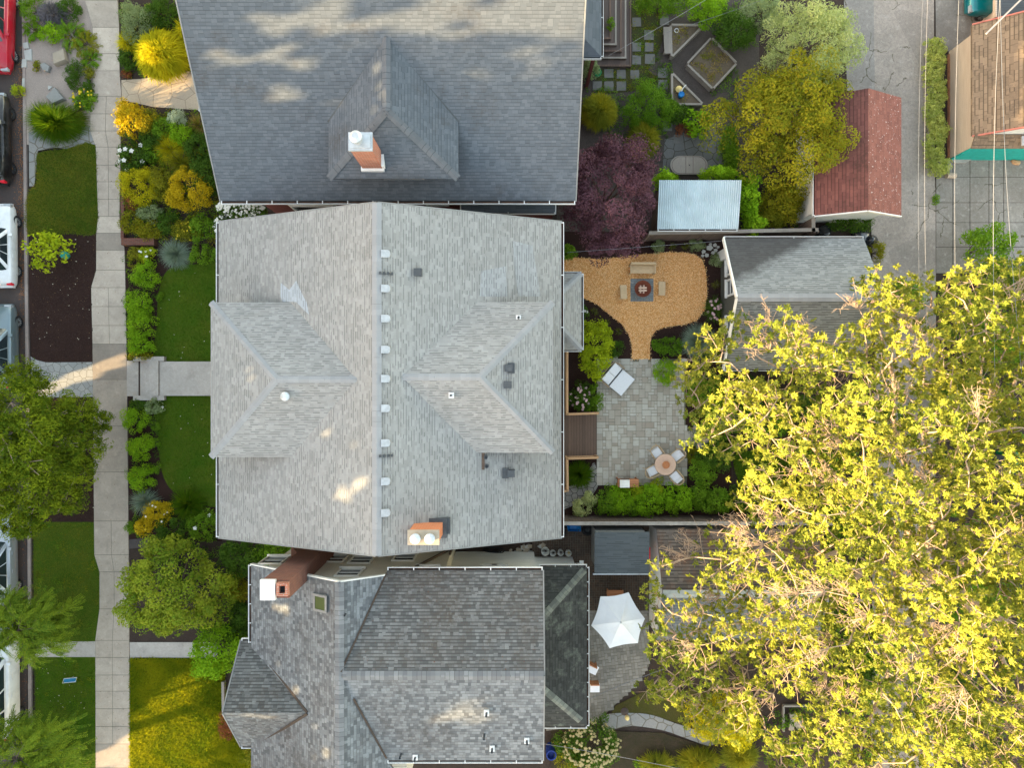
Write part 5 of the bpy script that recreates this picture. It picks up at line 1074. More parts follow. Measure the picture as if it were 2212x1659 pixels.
for i, (px, py, lb) in enumerate(((1418, 977, 'on the northwest side, nearest the daybed'), (1462, 984, 'on the northeast side toward the dry twigs'), (1408, 1018, 'on the side facing the grill cart'), (1459, 1030, 'on the shrub bed side, farthest from the house'))):
    c = dc if i == 0 else copy_tree(dc); x, y = at(px, py, .5); tx, ty = at(1437.5, 1004, .5); c.location = (x, y, .06); c.rotation_euler = (0, 0, math.atan2(ty-y, tx-x)-math.pi/2); c['label'] = 'rattan chair with white cushion '+lb; c['group'] = 'chairs round the dining table'
# grill cart
x, y = at(1357, 1044, .85); gc = thing('grill_cart', 'steel grill on an orange wood cart at the patio edge', 'grill', (x, y, .06)); mb = MB(); mb.box(x-.5, y-.2, .78, x+.52, y+.2, .83); mb.build('cart_top', M['wood_o'], gc); mb = MB(); mb.box(x-.42, y-.2, .831, x+.05, y+.17, .98); mb.build('grill_lid', M['plastic_w'], gc, bevel=.06); mb = MB(); mb.bar((x-.38, y+.22, .93), (x+.02, y+.22, .93), .03, .03); mb.build('lid_handle', M['darkmetal'], gc)
mb = MB(); mb.box(x-.46, y-.18, .3, x+.48, y+.16, .34); mb.build('shelf', M['wood_o'], gc)
for sx in (-.46, .48):
    for sy in (-.17, .17): mb = MB(); mb.box(x+sx-.025, y+sy-.025, .06, x+sx+.025, y+sy+.025, .779); mb.build('leg', M['wood_o'], gc)
# raised beds, stones, bench, oval table
SOIL = m_ground('bed_soil', [(.13, .10, .07), (.09, .07, .05), (.17, .13, .09), (.05, .08, .02)], (2, 18), .95, .8)
def raised(px, lab, h=.42, w_=.1):
    P = [Vector((*W(*p, h)[:2], 0)) for p in px]; cen = sum(P, Vector())/len(P); t = thing('raised_bed', lab, 'raised bed', (cen.x, cen.y, .02)); mb = MB()
    mb.prism([tuple((p*.93+cen*.07)[:2]) for p in P], .0, h-.09); mb.build('soil_fill', SOIL, t)
    for i in range(len(P)):
        a, b = P[i], P[(i+1) % len(P)]; d = (b-a).normalized(); mb = MB(); e = .0; mb.bar((a.x+d.x*.05, a.y+d.y*.05, h/2), (b.x-d.x*.05, b.y-d.y*.05, h/2), w_, h+.004*i); mb.build('side_board', M['wood_g'], t, bevel=.008)
raised([(1449, 52), (1520, 53), (1451, 122)], 'triangular grey timber raised bed with a white ring at its corner'); raised([(1537, 80), (1592, 135), (1540, 191), (1484, 137)], 'large square grey timber raised bed set diagonally'); raised([(1452, 156), (1519, 224), (1452, 224)], 'triangular grey timber raised bed holding the blue watering can')
mb = MB(); x, y = at(1462, 64, .4); mb.tube([(x+.1*math.cos(a*.5236), y+.1*math.sin(a*.5236), .36) for a in range(12)], .018, 5, closed=True); setp(mb.build('hose_ring', M['plastic_w']), 'small white ring lying in triangular raised bed', 'ring')
x, y = at(1441.5, 86, .42); t = thing('timber_bench', 'short weathered plank bench against triangular raised bed', 'bench', (x, y, .02)); mb = MB(); mb.obox((x, y), .17, .66, .38, .43, .04); mb.build('seat', M['wood_g'], t, bevel=.01)
for sy in (-1, 1): mb = MB(); mb.obox((x, y+sy*.5), .14, .04, .02, .379); mb.build('leg', M['wood_g'], t)
x, y = at(1488, 212, .5); wc = thing('watering_can', 'blue watering can with white spout in the triangular bed', 'watering can', (*at(1472, 203, .6), .35)); x, y = at(1472, 203, .6); mb = MB(); mb.lathe([(.0, .36), (.13, .36), (.15, .62), (.13, .66), (.1, .62), (0, .6)], (x, y, 0), 16); mb.build('can', M['plastic_b'], wc, smooth=True); mb = MB(); mb.tube([(x, y+.1, .45), (x+.06, y+.28, .62), (x+.2, y+.42, .72)], .03, 7); mb.build('spout', M['plastic_w'], wc); mb = MB(); mb.tube([(x-.12, y+.05, .6), (x-.1, y+.2, .68), (x+.04, y+.12, .62)], .015, 5); mb.build('handle', M['plastic_w'], wc)
x, y = at(1470, 190, .6); ht_ = thing('straw_hat', 'round yellow straw hat lying beside the blue can', 'hat', (x-.05, y, .36)); mb = MB(); mb.lathe([(.0, .62), (.09, .6), (.11, .53), (.17, .51), (.17, .50), (0, .5)], (x-.05, y, 0), 20); mb.build('crown', M['yellow'], ht_, smooth=True)
st_px = [(1402, 75), (1402, 101), (1404, 127), (1375, 129), (1375, 101), (1431, 157), (1432, 182), (1371, 160), (1342, 160), (1315, 158), (1315, 185), (1342, 185), (1290, 185), (1375, 47), (1435, 44), (1536, 277), (1465, 300), (1442, 272)]
for i, (px, py) in enumerate(st_px):
    r = random.Random(i); x, y = at(px, py, .04); s = .2+.03*r.random(); mb = MB(); mb.prism([(x+s*i_*(1+.12*r.random()), y+s*j_*(1+.15*r.random())) for i_, j_ in ((-1, -1), (1, -1), (1.05, .2), (1, 1), (-1, 1))], .0, .055); o = mb.build('stepping_stone', M['stone_d'], bevel=.01); setp(o, 'square grey stepping stone among moss behind the slate blue house', 'stepping stone', 'stepping stones in the mossy yard')
x, y = at(1488.5, 356, .72); ot = thing('oval_table', 'oval weathered grey wooden table by the corrugated shed', 'table', (x, y, .035)); a, b = .92, .46; r = b
def stad(hx, r, n=12): return [(hx*1+r*math.cos(t), r*math.sin(t)) for t in [(-.5+i/n)*math.pi for i in range(n+1)]]+[(-hx-r*math.cos(t), -r*math.sin(t)) for t in [(-.5+i/n)*math.pi for i in range(n+1)]]
S = [(x+p, y+q) for p, q in stad(.46, .46)]; mb = MB(); mb.prism(S, .68, .715); mb.build('tabletop', M['wood_g'], ot, bevel=.008); S2 = stad(.44, .44); mb = MB(); mb.tube([(x+p, y+q, .716) for p, q in stad(.42, .42)], .012, 4, closed=True); mb.bar((x-.16, y-.42, .72), (x-.16, y+.42, .72), .02, .012); mb.bar((x+.2, y-.42, .72), (x+.2, y+.42, .72), .02, .012); mb.build('top_inlay', M['wood_f'], ot)
mb = MB(); mb.lathe([(.02, .715), (.03, .725), (0, .73)], (x+.02, y, 0), 8); mb.build('parasol_hole', M['black'], ot)
for sx in (-1, 1):
    for sy in (-1, 1): mb = MB(); mb.tube([(x+sx*.55, y+sy*.24, .035), (x+sx*.5, y+sy*.22, .68)], .035, 6); mb.build('leg', M['wood_g'], ot)
def blob(name, px, py, h, r, mat, label, cat, seed, z=.03, group=None, sub=2, amp=.25):
    bm = bmesh.new(); bmesh.ops.create_icosphere(bm, subdivisions=sub, radius=1); rn = random.Random(seed); ph = [(rn.uniform(1.5, 3.5), Vector((rn.uniform(-1, 1), rn.uniform(-1, 1), rn.uniform(-1, 1))).normalized(), rn.random()*6) for _ in range(6)]
    for v in bm.verts: k = 1+amp*sum(math.sin(v.co.dot(d)*f*1.6+p) for f, d, p in ph)/3; v.co = Vector((v.co.x*k*r[0], v.co.y*k*r[1], max(-.1, v.co.z)*k*r[2]))
    me = bpy.data.meshes.new(name); bm.to_mesh(me); bm.free(); me.materials.append(M[mat]); o = bpy.data.objects.new(name, me); C.objects.link(o); o.location = (*at(px, py, h), z)
    if sub > 2: me.polygons.foreach_set('use_smooth', [True]*len(me.polygons))
    return setp(o, label, cat, group)
for i, (px, py, s, lb) in enumerate(((1785, 500, .42, 'leftmost of the three, against the fence'), (1866, 508, .5, 'at the garage corner, biggest of the three'), (1884, 520, .38, 'nearest the alley'))): blob('trash_bag', px, py, .4, (s, s*.9, .5), 'bag', 'black plastic rubbish bag '+lb, 'rubbish bag', i+3, .01, 'rubbish bags behind the grey garage', 3, .2)
# boulders and stones
def slabstone(px, hgt, mat, label, seed=0, name='boulder', cat='boulder', group=None, z=.09):
    P = [W(*p, hgt+z)[:2] for p in px]; c = (sum(p[0] for p in P)/len(P), sum(p[1] for p in P)/len(P)); mb = MB(); 
    if sum(P[i][0]*P[(i+1) % len(P)][1]-P[(i+1) % len(P)][0]*P[i][1] for i in range(len(P))) < 0: P = P[::-1]
    rn = random.Random(seed); T = [(p[0]*.94+c[0]*.06, p[1]*.94+c[1]*.06, z+hgt*(1+.1*rn.random())) for p in P]; B = [(p[0], p[1], z-.05) for p in P]; Mi = [(p[0]*1.02-c[0]*.02, p[1]*1.02-c[1]*.02, z+hgt*.6) for p in P]
    mb.poly(T)
    for i in range(len(P)): j = (i+1) % len(P); mb.poly([B[i], B[j], Mi[j], Mi[i]]); mb.poly([Mi[i], Mi[j], T[j], T[i]])
    return setp(mb.build(name, M[mat], bevel=.015), label, cat, group)
slabstone([(113, 114), (137, 104), (142, 128), (115, 138)], .3, 'stone_t', 'tan angular boulder in the pink gravel', 1)
slabstone([(98, 208), (117, 187), (138, 212), (113, 223)], .22, 'stone', 'pale grey flat boulder in the pink gravel above the arching grass', 2)
slabstone([(86, 138), (96, 134), (107, 142), (103, 154), (92, 150)], .18, 'stone', 'small rounded grey rock between the two boulders', 3)
for i, P in enumerate(([(49, 92), (60, 89), (63, 103), (51, 104)], [(51, 108), (68, 104), (69, 130), (54, 128)], [(47, 127), (57, 126), (57, 144), (46, 145)], [(48, 168), (53, 168), (53, 190), (47, 188)], [(103, 184), (114, 186), (104, 194)])): slabstone(P, .06, 'stone_p', 'flat pale stone edging the pink gravel', i, 'edging_stone', 'stone', 'edging stones by the kerb', .08)
for i, (px, py, s) in enumerate(((1533, 535, 12), (1545, 529, 8), (1520, 543, 8), (1527, 551, 9), (1541, 545, 8), (1546, 540, 7), (1518, 552, 6), (1535, 527, 6), (1551, 533, 6))):
    rn = random.Random(i); slabstone([(px+s*.62*math.cos(a*1.2566+i)*(.8+.4*rn.random()), py+s*.55*math.sin(a*1.2566+i)*(.8+.4*rn.random())) for a in range(5)], .05, 'stone_p', 'pale flat stone in a small cluster by the garage corner', i, 'paving_stone', 'stone', 'pale stones by the garage corner', .03)
for i in range(16):
    rn = random.Random(50+i); px, py, s = 1100+rn.random()*75, 1178+rn.random()*20, 4+rn.random()*4; slabstone([(px+s*math.cos(a*1.2566+i)*(.7+.5*rn.random()), py+s*.8*math.sin(a*1.2566+i)*(.7+.5*rn.random())) for a in range(5)], .1, 'stone_t' if i % 3 else 'stone_p', 'loose stone in the rubble strip beside the cream wall', i, 'loose_stone', 'stone', 'loose stones beside the cream wall', .02)
hs_ = MB(); pts = []
for k in range(70): a = k*.42; pts.append((*at(1055+14*math.cos(a)+k*.35, 1186+6*math.sin(a)), .05+.004*k))
hs_.tube(pts, .03, 5); setp(hs_.build('garden_hose', M['black']), 'dark hose coiled on the ground by the cream wall', 'hose')
for i, (px, py, s, lb) in enumerate(((1178, 1192, .21, 'widest, standing on a grey tray at the left end'), (1194.5, 1196, .155, 'second from the left'), (1211, 1195, .155, 'second from the right'), (1228, 1196, .155, 'rightmost, with a yellow blob inside'))):
    x, y = at(px, py, .38); t = thing('bucket', 'white bucket in the row, '+lb, 'bucket', (x, y, .05), group='white buckets in a row'); mb = MB(); mb.lathe([(s*.8, .05), (s, .40), (s*.93, .40), (s*.75, .10), (0, .09)], (x, y, 0), 20); mb.build('pail', M['plastic_w'], t, smooth=False); mb = MB(); mb.tube([(x+s*math.cos(a*.3), y+s*math.sin(a*.3)*.3, .405) for a in range(11)], .008, 4); mb.build('handle', M['darkmetal'], t)
    mb = MB(); mb.obox((x+.03, y-.02), .05, .04, .1, .2); mb.build('contents', M['yellow'] if i == 3 else M['wood_f'], t)
x, y = at(1182, 1214, .4); mb = MB(); mb.obox((x, y), .13, .13, .05, .42); mb.lathe([(.1, .42), (.1, .44), (0, .44)], (x, y, 0), 10); setp(mb.build('red_crate', M['plastic_r'], bevel=.02), 'red plastic box beside the white buckets', 'box')
rk = thing('drying_rack', 'white slatted rack leaning at the eave of the rear hip roof', 'rack', (*at(1210, 1222, .9), .05)); mb = MB()
a, b = W(1172, 1222, .9), W(1250, 1221, .9)
for k in range(13): x = a[0]+(b[0]-a[0])*k/12; mb.bar((x, a[1]+.12, .88), (x, a[1]-.5, 1.0), .05, .03)
mb.build('slats', M['plastic_w'], rk); mb = MB(); mb.bar((a[0], a[1]+.0, .84), (b[0]+.2, b[1]+.0, .84), .05, .05); mb.obox((b[0]+.15, b[1]-.0), .1, .2, .8, .86); mb.build('rail', M['plastic_w'], rk)
for sx in (a[0], b[0]): mb = MB(); mb.bar((sx, a[1]-.1, .05), (sx, a[1]-.05, .83), .04, .04); mb.build('leg', M['plastic_w'], rk)
x, y = at(1240, 1141, .5); wb = thing('wheelbarrow', 'blue wheelbarrow by the board fence', 'wheelbarrow', (x, y, .05)); mb = MB()
top = [(x-.38, y+.2, .62), (x+.32, y+.12, .62), (x+.34, y-.16, .6), (x-.3, y-.14, .6)]; bot = [(x-.2, y+.1, .36), (x+.15, y+.06, .36), (x+.16, y-.08, .36), (x-.18, y-.08, .36)]
for i in range(4): j = (i+1) % 4; mb.poly([bot[i], bot[j], top[j], top[i]])
mb.poly(bot); mb.build('tray', M['plastic_b'], wb); mb = MB(); mb.bar((x+.3, y, .5), (x+.0, y-.42, .5), .03, .03); mb.bar((x-.1, y-.1, .35), (x-.1, y-.15, .05), .03, .03); mb.build('handles', M['darkmetal'], wb); mb = MB(); mb.tube([(x-.42+.16*math.cos(k*.5236), y, .21+.16*math.sin(k*.5236)) for k in range(12)], .04, 6, closed=True); mb.build('wheel', M['black'], wb)
x, y = at(1269, 1146, .2)
for nm, X, Y, rr, lb in (('tyre', x, y, .2, 'black car tyre lying flat by the small grey shed'), ('tyre', *at(1213, 1150, .2), .15, 'dark tyre peeping out under the house eave')):
    t = thing(nm, lb, 'tyre', (X, Y, .05)); mb = MB(); mb.tube([(X+rr*math.cos(k*.3142), Y+rr*math.sin(k*.3142), .15) for k in range(20)], .09, 8, closed=True); mb.build('tread', M['black'], t, smooth=True); mb = MB(); mb.lathe([(.0, .17), (.04, .18), (.06, .12), (rr*.62, .12), (rr*.68, .17)], (X, Y, 0), 16); mb.build('rim', M['darkmetal'], t)
# parasol, bench, chairs, lamp, barrel
pv = [(1297, 1289), (1358, 1280), (1393, 1337), (1378, 1390), (1317, 1401), (1277, 1352)]
c = W(1341, 1345, 2.75); um = thing('parasol', 'big white six sided parasol over the brick patio', 'parasol', (c[0], c[1], .05)); mb = MB()
E_ = [W(*p, 2.15) for p in pv]; n = 6
for i in range(n):
    a, b = Vector(E_[i]), Vector(E_[(i+1) % n]); cc = Vector(c)
    def pt_(u, v): e = a.lerp(b, u); e = e.lerp(cc, .05*math.sin(u*math.pi)); q = cc.lerp(e, v); q.z -= .10*math.sin(v*math.pi)*(1)*(.6+.4*math.sin(u*math.pi)); return q
    for k in range(5):
        for u in range(4):
            A, B, Cc, D = pt_(u/4, k/5), pt_((u+1)/4, k/5), pt_((u+1)/4, (k+1)/5), pt_(u/4, (k+1)/5)
            if k == 0: mb.poly([A, D, Cc])
            else: mb.poly([A, D, Cc, B])
mb.build('canopy', M['canvas'], um)
mb = MB()
for i in range(6): mb.bar((c[0], c[1], c[2]-.28), Vector(E_[i])-Vector((0, 0, .06)), .02, .02)
mb.build('ribs', M['darkmetal'], um); mb = MB(); mb.tube([(c[0], c[1], .05), (c[0], c[1], 2.7)], .025, 8); mb.build('pole', M['wood_l'], um); mb = MB(); mb.lathe([(.05, 2.72), (.05, 2.8), (.0, 2.83)], (c[0], c[1], 0), 12); mb.build('finial', M['metal'], um)
x, y = at(1341, 1345, .7); tb = thing('patio_table', 'table hidden under the white parasol', 'table', (x, y, .05)); mb = MB(); mb.obox((x, y), .7, .5, .68, .73); mb.build('tabletop', M['wood_o'], tb)
for sx in (-1, 1):
    for sy in (-1, 1): mb = MB(); mb.obox((x+sx*.6, y+sy*.4), .03, .03, .05, .679); mb.build('leg', M['wood_o'], tb)
x, y = at(1329, 1282, .45); bn = thing('patio_bench', 'orange slatted wooden bench peeping out above the parasol', 'bench', (x, y, .05)); mb = MB(); mb.obox((x, y-.02), .41, .17, .42, .46); mb.build('seat', M['wood_o'], bn)
for sx in (-1, 1): mb = MB(); mb.obox((x+sx*.34, y-.02), .03, .14, .05, .419); mb.build('leg', M['wood_o'], bn)
for px, py, rz, lb in ((1281, 1446, .45, 'tilted one nearer the parasol'), (1285, 1486, .0, 'square one farther from the parasol')):
    x, y = at(px, py, .45); t = thing('patio_chair', 'chair with white seat cushion at the hip roof eave, '+lb, 'chair', (x, y, .05), group='two chairs at the eave'); mb = MB(); mb.obox((x, y), .23, .22, .42, .49, -rz); mb.build('cushion', M['cushion'], t, bevel=.02); mb = MB(); mb.obox((x-.03, y+.26), .22, .025, .3, .8, -rz); mb.build('backrest', M['wood_o'], t)
    for sx in (-1, 1):
        for sy in (-1, 1): mb = MB(); mb.obox((x+sx*.18, y+sy*.17), .02, .02, .05, .419); mb.build('leg', M['wood_o'], t)
x, y = at(1357, 1560, .8); lp = thing('garden_lantern', 'dark capped garden lantern with a straw yellow shade on the flagstone path', 'lantern', (*at(1353, 1549, .3), .045)); X, Y = at(1356, 1545, .9); mb = MB(); mb.lathe([(0, .62), (.19, .5), (.2, .47), (0, .47)], (X-.08, Y-.05, 0), 18); mb.build('cap', m_plain('dark_umber', (.06, .045, .04), .7, .2), lp); mb = MB(); mb.tube([(X-.02, Y-.1, .05), (X-.02, Y-.1, .5)], .04, 8); mb.build('post', M['bark_d'], lp); mb = MB(); mb.lathe([(.0, .75), (.09, .7), (.11, .55), (.08, .5), (0, .5)], (X+.02, Y-.3, 0), 14); mb.build('shade', M['yellow'], lp); mb = MB(); mb.bar((X-.02, Y-.1, .5), (X+.02, Y-.3, .56), .03, .03); mb.build('arm', M['wood_o'], lp)
x, y = at(1191, 1632, .8); mb = MB(); mb.lathe([(.24, .03), (.27, .4), (.25, .85), (.2, .85), (.19, .6), (0, .58)], (x, y, 0), 20); setp(mb.build('barrel', M['plastic_n'], smooth=False), 'navy blue open barrel at the lower house corner', 'barrel')
x, y = at(1291, 157, .3); mb = MB(); mb.lathe([(.12, .03), (.19, .38), (.16, .38), (.14, .3), (0, .3)], (x, y, 0), 18); setp(mb.build('plant_pot', M['plastic_g']), 'bright green empty pot by the brown steps', 'pot')
x, y = at(139, 551, .3); mb = MB(); mb.lathe([(.17, .1), (.2, .3), (.16, .42), (.03, .42), (0, .42)], (x, y, 0), 14); setp(mb.build('watering_bag', M['tarp']), 'dark teal watering bag at the sapling', 'watering bag')
x, y = at(2058, 377, .3); bl_ = MB(); bl_.tube([(x-.22, y, .17), (x+.22, y, .17)], .14, 12); setp(bl_.build('log_round', M['sid_peach']), 'short pale cylinder lying on the drive by the hedge end', 'cylinder')
mb = MB(); P = [W(*p, .04)[:2] for p in ((2052, 345), (2060, 352), (2085, 352), (2110, 338), (2075, 332))]; mb.prism(P, .0, .12); setp(mb.build('threshold_slab', M['conc'], bevel=.03), 'rounded concrete kerb slab at the teal garage corner', 'slab')
x, y = at(2205, 340, .5); blob('sack', 2203, 347, .3, (.25, .15, .2), 'wood_r', 'tan sack lying below the teal garage wall', 'sack', 4, .02)
sgn = thing('yard_sign', 'small blue yard sign with white frame on the kerb lawn', 'sign', (*at(150, 1468, .3), .1)); X, Y = at(150, 1468, .45); mb = MB(); mb.bar((X-.3, Y-.09, .42), (X+.3, Y-.03, .42), .22, .02); mb.build('panel', m_plain('sign_blue', (.02, .16, .30), .4, .15), sgn)
P = [(X-.36, Y-.2, .43), (X+.28, Y-.14, .43), (X+.36, Y+.08, .43), (X-.28, Y+.02, .43)]; mb = MB(); mb.tube(P, .014, 4, closed=True); mb.build('frame', M['white'], sgn); mb = MB(); mb.tube([(X, Y, .1), (X, Y, .42)], .012, 5); mb.build('stake', M['metal'], sgn)
lt = thing('bistro_litter', 'stone ringed planter bed edged with timber under the big tree', 'planter', (*at(1716, 1552), .03)); lt.name = 'stone_planter'; mb = MB(); 
for k in range(7): rn = random.Random(k); px, py = 1705+rn.random()*28, 1540+rn.random()*32; X, Y = at(px, py); mb.obox((X, Y), .15+.1*rn.random(), .1+.08*rn.random(), .03, .1+.04*k*.5, rn.random()*3)
mb.build('stones', M['stone_t'], lt); mb = MB(); a, b = W(1692, 1525, .1), W(1745, 1580, .1); mb.bar((a[0], a[1], .1), (a[0], b[1], .1), .08, .16); mb.bar((a[0], a[1], .1), (b[0], a[1], .1), .08, .165); mb.build('timber_edge', M['wood_g'], lt)
x, y = at(2165, 1005, .6); mb = MB(); mb.box(x-.6, y-.5, .0, x+1.3, y+.5, .9); setp(mb.build('bin_store', M['black'], bevel=.03), 'dark bin store glimpsed through the big canopy', 'bin store'); 
x, y = at(2190, 1004, .9); mb = MB(); mb.obox((*at(2195, 1000, .9),), .35, .5, 0, 1.0); setp(mb.build('wheelie_bin', M['plastic_g'], bevel=.03), 'green wheelie bin under the right edge of the canopy', 'bin')
# ------------------------------------------------------------------ overhead wires
def wire(px0, px1, h0, h1, r, label, mat='wire', sag=.3, ext=.35):
    a, b = Vector(W(*px0, h0)), Vector(W(*px1, h1)); d = b-a; a -= d*ext; b += d*ext; pts = []
    for i in range(17): t = i/16; p = a.lerp(b, t); p.z -= sag*math.sin(math.pi*t); pts.append(p)
    mb = MB(); mb.tube(pts, r, 5); return setp(mb.build('power_line', M[mat]), label, 'power line', 'overhead wires')
wire((2010, 0), (2006, 590), 8.6, 8.4, .005, 'thin pale wire along the alley edge, left of the clipped hedge'); wire((1999, 0), (1991, 560), 8.0, 7.8, .006, 'faintest wire of all, left of the alley wire', 'wire_d')
wire((2078, 0), (2071, 640), 9.4, 9.2, .0055, 'pale wire crossing the peach garage wall', 'wire'); wire((2167, 0), (2154, 620), 10, 9.8, .007, 'thick pale wire crossing the tan shingles'); wire((2169, 0), (2197, 600), 9.9, 9.7, .009, 'dark thick cable slanting across the tan shingles', 'wire_d')
wire((1365, 90), (1515, 3), 6.2, 7, .006, 'thin service wire above the raised beds, brighter and nearer the steps', 'wire', .1); wire((1490, 52), (1640, 0), 6.2, 7, .005, 'faint service wire over the triangular raised bed', 'wire_d', .1)
wire((1177, 1609), (1455, 1660), 5.5, 7.5, .008, 'white service wire over the cream flowered shrub', 'wire', .1, .12); wire((1285, 1506), (1420, 1452), 5, 6, .008, 'thin wire over the stone paved yard', 'wire_d', .1, .1)
wire((1225, 545), (1560, 520), 5, 5, .006, 'hair thin wire over the plum tree and chip yard', 'wire_d', .05, .0)
cr = MB(); a = W(2185, 5, 10); cr.bar((a[0]-.9, a[1]-1.1, 10), (a[0]+1.0, a[1]+.8, 10.2), .05, .06); setp(cr.build('cross_arm', M['wire']), 'pale pole cross arm holding the thick wires', 'cross arm')
#==SECTION5==
# ------------------------------------------------------------------ planting
S = shrub
G1, G2, G3 = 'plants of the gravel strip', 'yellow shrub garden', 'front hedge shrubs'
# gravel strip by the kerb
S(112, 28, 40, 28, .7, 'thread', 'purple', 'purple grey lavender clump at the top of the gravel strip', L=.3, wd=.035, group=G1)
S(72, 18, 26, 34, .7, 'clump', 'green', 'green shrub between red car and lavender clump', group=G1); S(150, 18, 28, 26, .6, 'clump', 'dark', 'dark green shrub beside the topmost sidewalk slab', group=G1)
S(70, 62, 22, 22, .5, 'fern', 'green', 'small ferny plant at the kerb by the red car', 'fern', 'fern', G1); S(112, 72, 30, 24, .5, 'clump', 'bright', 'bright green leafy perennial below the lavender', 'perennial', 'plant', G1)
S(150, 72, 34, 30, .6, 'fern', 'green', 'broad green fern spreading right of the bright perennial', 'fern', 'fern', G1); S(182, 92, 26, 36, .6, 'fern', 'ygreen', 'olive fern touching the pale sidewalk slab', 'fern', 'fern', G1); S(193, 126, 20, 20, .5, 'fern', 'green', 'low fern beside the tan boulder and sidewalk', 'fern', 'fern', G1)
S(162, 150, 19, 20, .55, 'clump', 'dark', 'upper of two rounded dark evergreen mounds in gravel', group=G1, leaf=.06); S(158, 174, 17, 20, .5, 'clump', 'dark', 'lower of two rounded dark evergreen mounds in gravel', group=G1, leaf=.06)
S(193, 158, 14, 13, .35, 'clump', 'ygreen', 'small yellowish tuft at the sidewalk edge beside dark mounds', group=G1); S(190, 186, 14, 14, .4, 'clump', 'dark', 'little dark bush at the sidewalk below the dark mounds', group=G1)
S(180, 212, 28, 24, .55, 'fern', 'green', 'yellow flowering green clump right of the flat grey boulder', 'perennial', 'plant', G1, fl=('fl_yellow', 22, .07)); S(182, 222, 22, 22, .45, 'clump', 'green', 'leafy mound behind the arching grass at the sidewalk', group=G1)
S(122, 266, 66, 46, .75, 'grass', 'grass', 'big arching green grass clump at the foot of the gravel strip', 'ornamental_grass', 'grass clump', G1, wd=.03, dens=1.6); S(88, 250, 32, 34, .6, 'grass', 'grass', 'smaller arching grass clump left of the big one', 'ornamental_grass', 'grass clump', G1, wd=.03, dens=1.3); S(155, 255, 34, 30, .6, 'grass', 'grassdry', 'brown tipped grass clump touching the sidewalk', 'ornamental_grass', 'grass clump', G1, wd=.03)
S(40, 197, 14, 14, .4, 'clump', 'lime', 'small lime green cushion plant hanging over the kerb', 'cushion_plant', 'plant', G1, leaf=.05); S(82, 143, 9, 13, .25, 'clump', 'ygreen', 'tiny yellowish weed left of the round grey rock', 'weed', 'plant', G1)
# upper front garden
S(295, 45, 42, 42, 1.3, 'clump', 'grey', 'grey green willowy shrub at the top of the yellow garden', group=G2, leaf=.07); S(352, 28, 46, 40, 1.3, 'clump', 'dark', 'dark green shrub against the upper house eave', group=G2); S(398, 62, 22, 30, 1.2, 'thread', 'yellow', 'small yellow thread cypress touching the roof edge', 'cypress', 'shrub', G2)
S(345, 112, 66, 62, 1.5, 'thread', 'yellow', 'largest bright yellow thread cypress, above the tan path', 'cypress', 'shrub', G2, dens=2.6, L=.45, wd=.035, droop=2.0); S(275, 92, 19, 20, .7, 'thread', 'yellow', 'little yellow tuft at the sidewalk beside the grey shrub', 'cypress', 'shrub', G2); S(277, 128, 20, 26, .7, 'clump', 'dark', 'dark bush between sidewalk and the largest yellow cypress', group=G2); S(272, 160, 14, 8, .3, 'clump', 'russet', 'low reddish plant at the tan path corner', 'groundcover', 'plant', G2)
S(284, 255, 46, 42, 1.4, 'clump', 'gold', 'golden leaved shrub leaning over the sidewalk below the tan path', group=G2, leaf=.09, lump=.22); S(316, 262, 30, 30, 1.0, 'clump', 'ygreen', 'yellow green shrub behind the golden one', group=G2)
S(381, 256, 22, 20, .7, 'clump', 'pale', 'small silvery variegated shrub below the tan path', group=G2, leaf=.06); S(423, 264, 24, 24, .7, 'grass', 'tan', 'tan brown grass fountain at the roof edge', 'ornamental_grass', 'grass clump', G2, wd=.02); S(350, 275, 26, 26, .8, 'clump', 'green', 'green shrub between golden and silvery shrubs', group=G2); S(328, 300, 32, 24, .8, 'clump', 'dark', 'dark low shrub with yellow edge above the white peony', group=G2); S(392, 290, 28, 24, .8, 'clump', 'bright', 'bright green bush below the silvery shrub', group=G2); S(430, 320, 34, 34, 1.0, 'clump', 'dark', 'dark green shrub pressed against the upper house below the tan grass', group=G2)
S(286, 338, 36, 38, .9, 'clump', 'dark', 'dark peony bush with large white blooms by the sidewalk', 'peony', 'shrub', G2, leaf=.12, fl=('fl_white', 9, .16)); S(362, 318, 34, 34, .9, 'grass', 'yellow', 'bright yellow grass fountain in the middle of the garden', 'ornamental_grass', 'grass clump', G2, wd=.02, dens=1.5); S(383, 346, 34, 30, .8, 'grass', 'ygreen', 'greener grass fountain just below the yellow one', 'ornamental_grass', 'grass clump', G2, wd=.02, dens=1.3); S(328, 330, 24, 26, .6, 'clump', 'green', 'broad leaved green plant between peony and grass fountain', 'perennial', 'plant', G2, leaf=.14)
S(302, 400, 48, 44, 1.2, 'clump', 'yellow', 'yellow barberry mound below the peony', 'barberry', 'shrub', G2, leaf=.07, tm=.3); S(408, 410, 52, 50, 1.4, 'clump', 'gold', 'deep yellow lobed shrub close to the roof corner', group=G2, leaf=.08, tm=.45); S(350, 395, 30, 40, 1.0, 'clump', 'ygreen', 'yellow green filler shrub between the two yellow mounds', group=G2); S(447, 372, 36, 52, 1.1, 'clump', 'dark', 'tall dark shrub in the shade of the upper roof edge', group=G2)
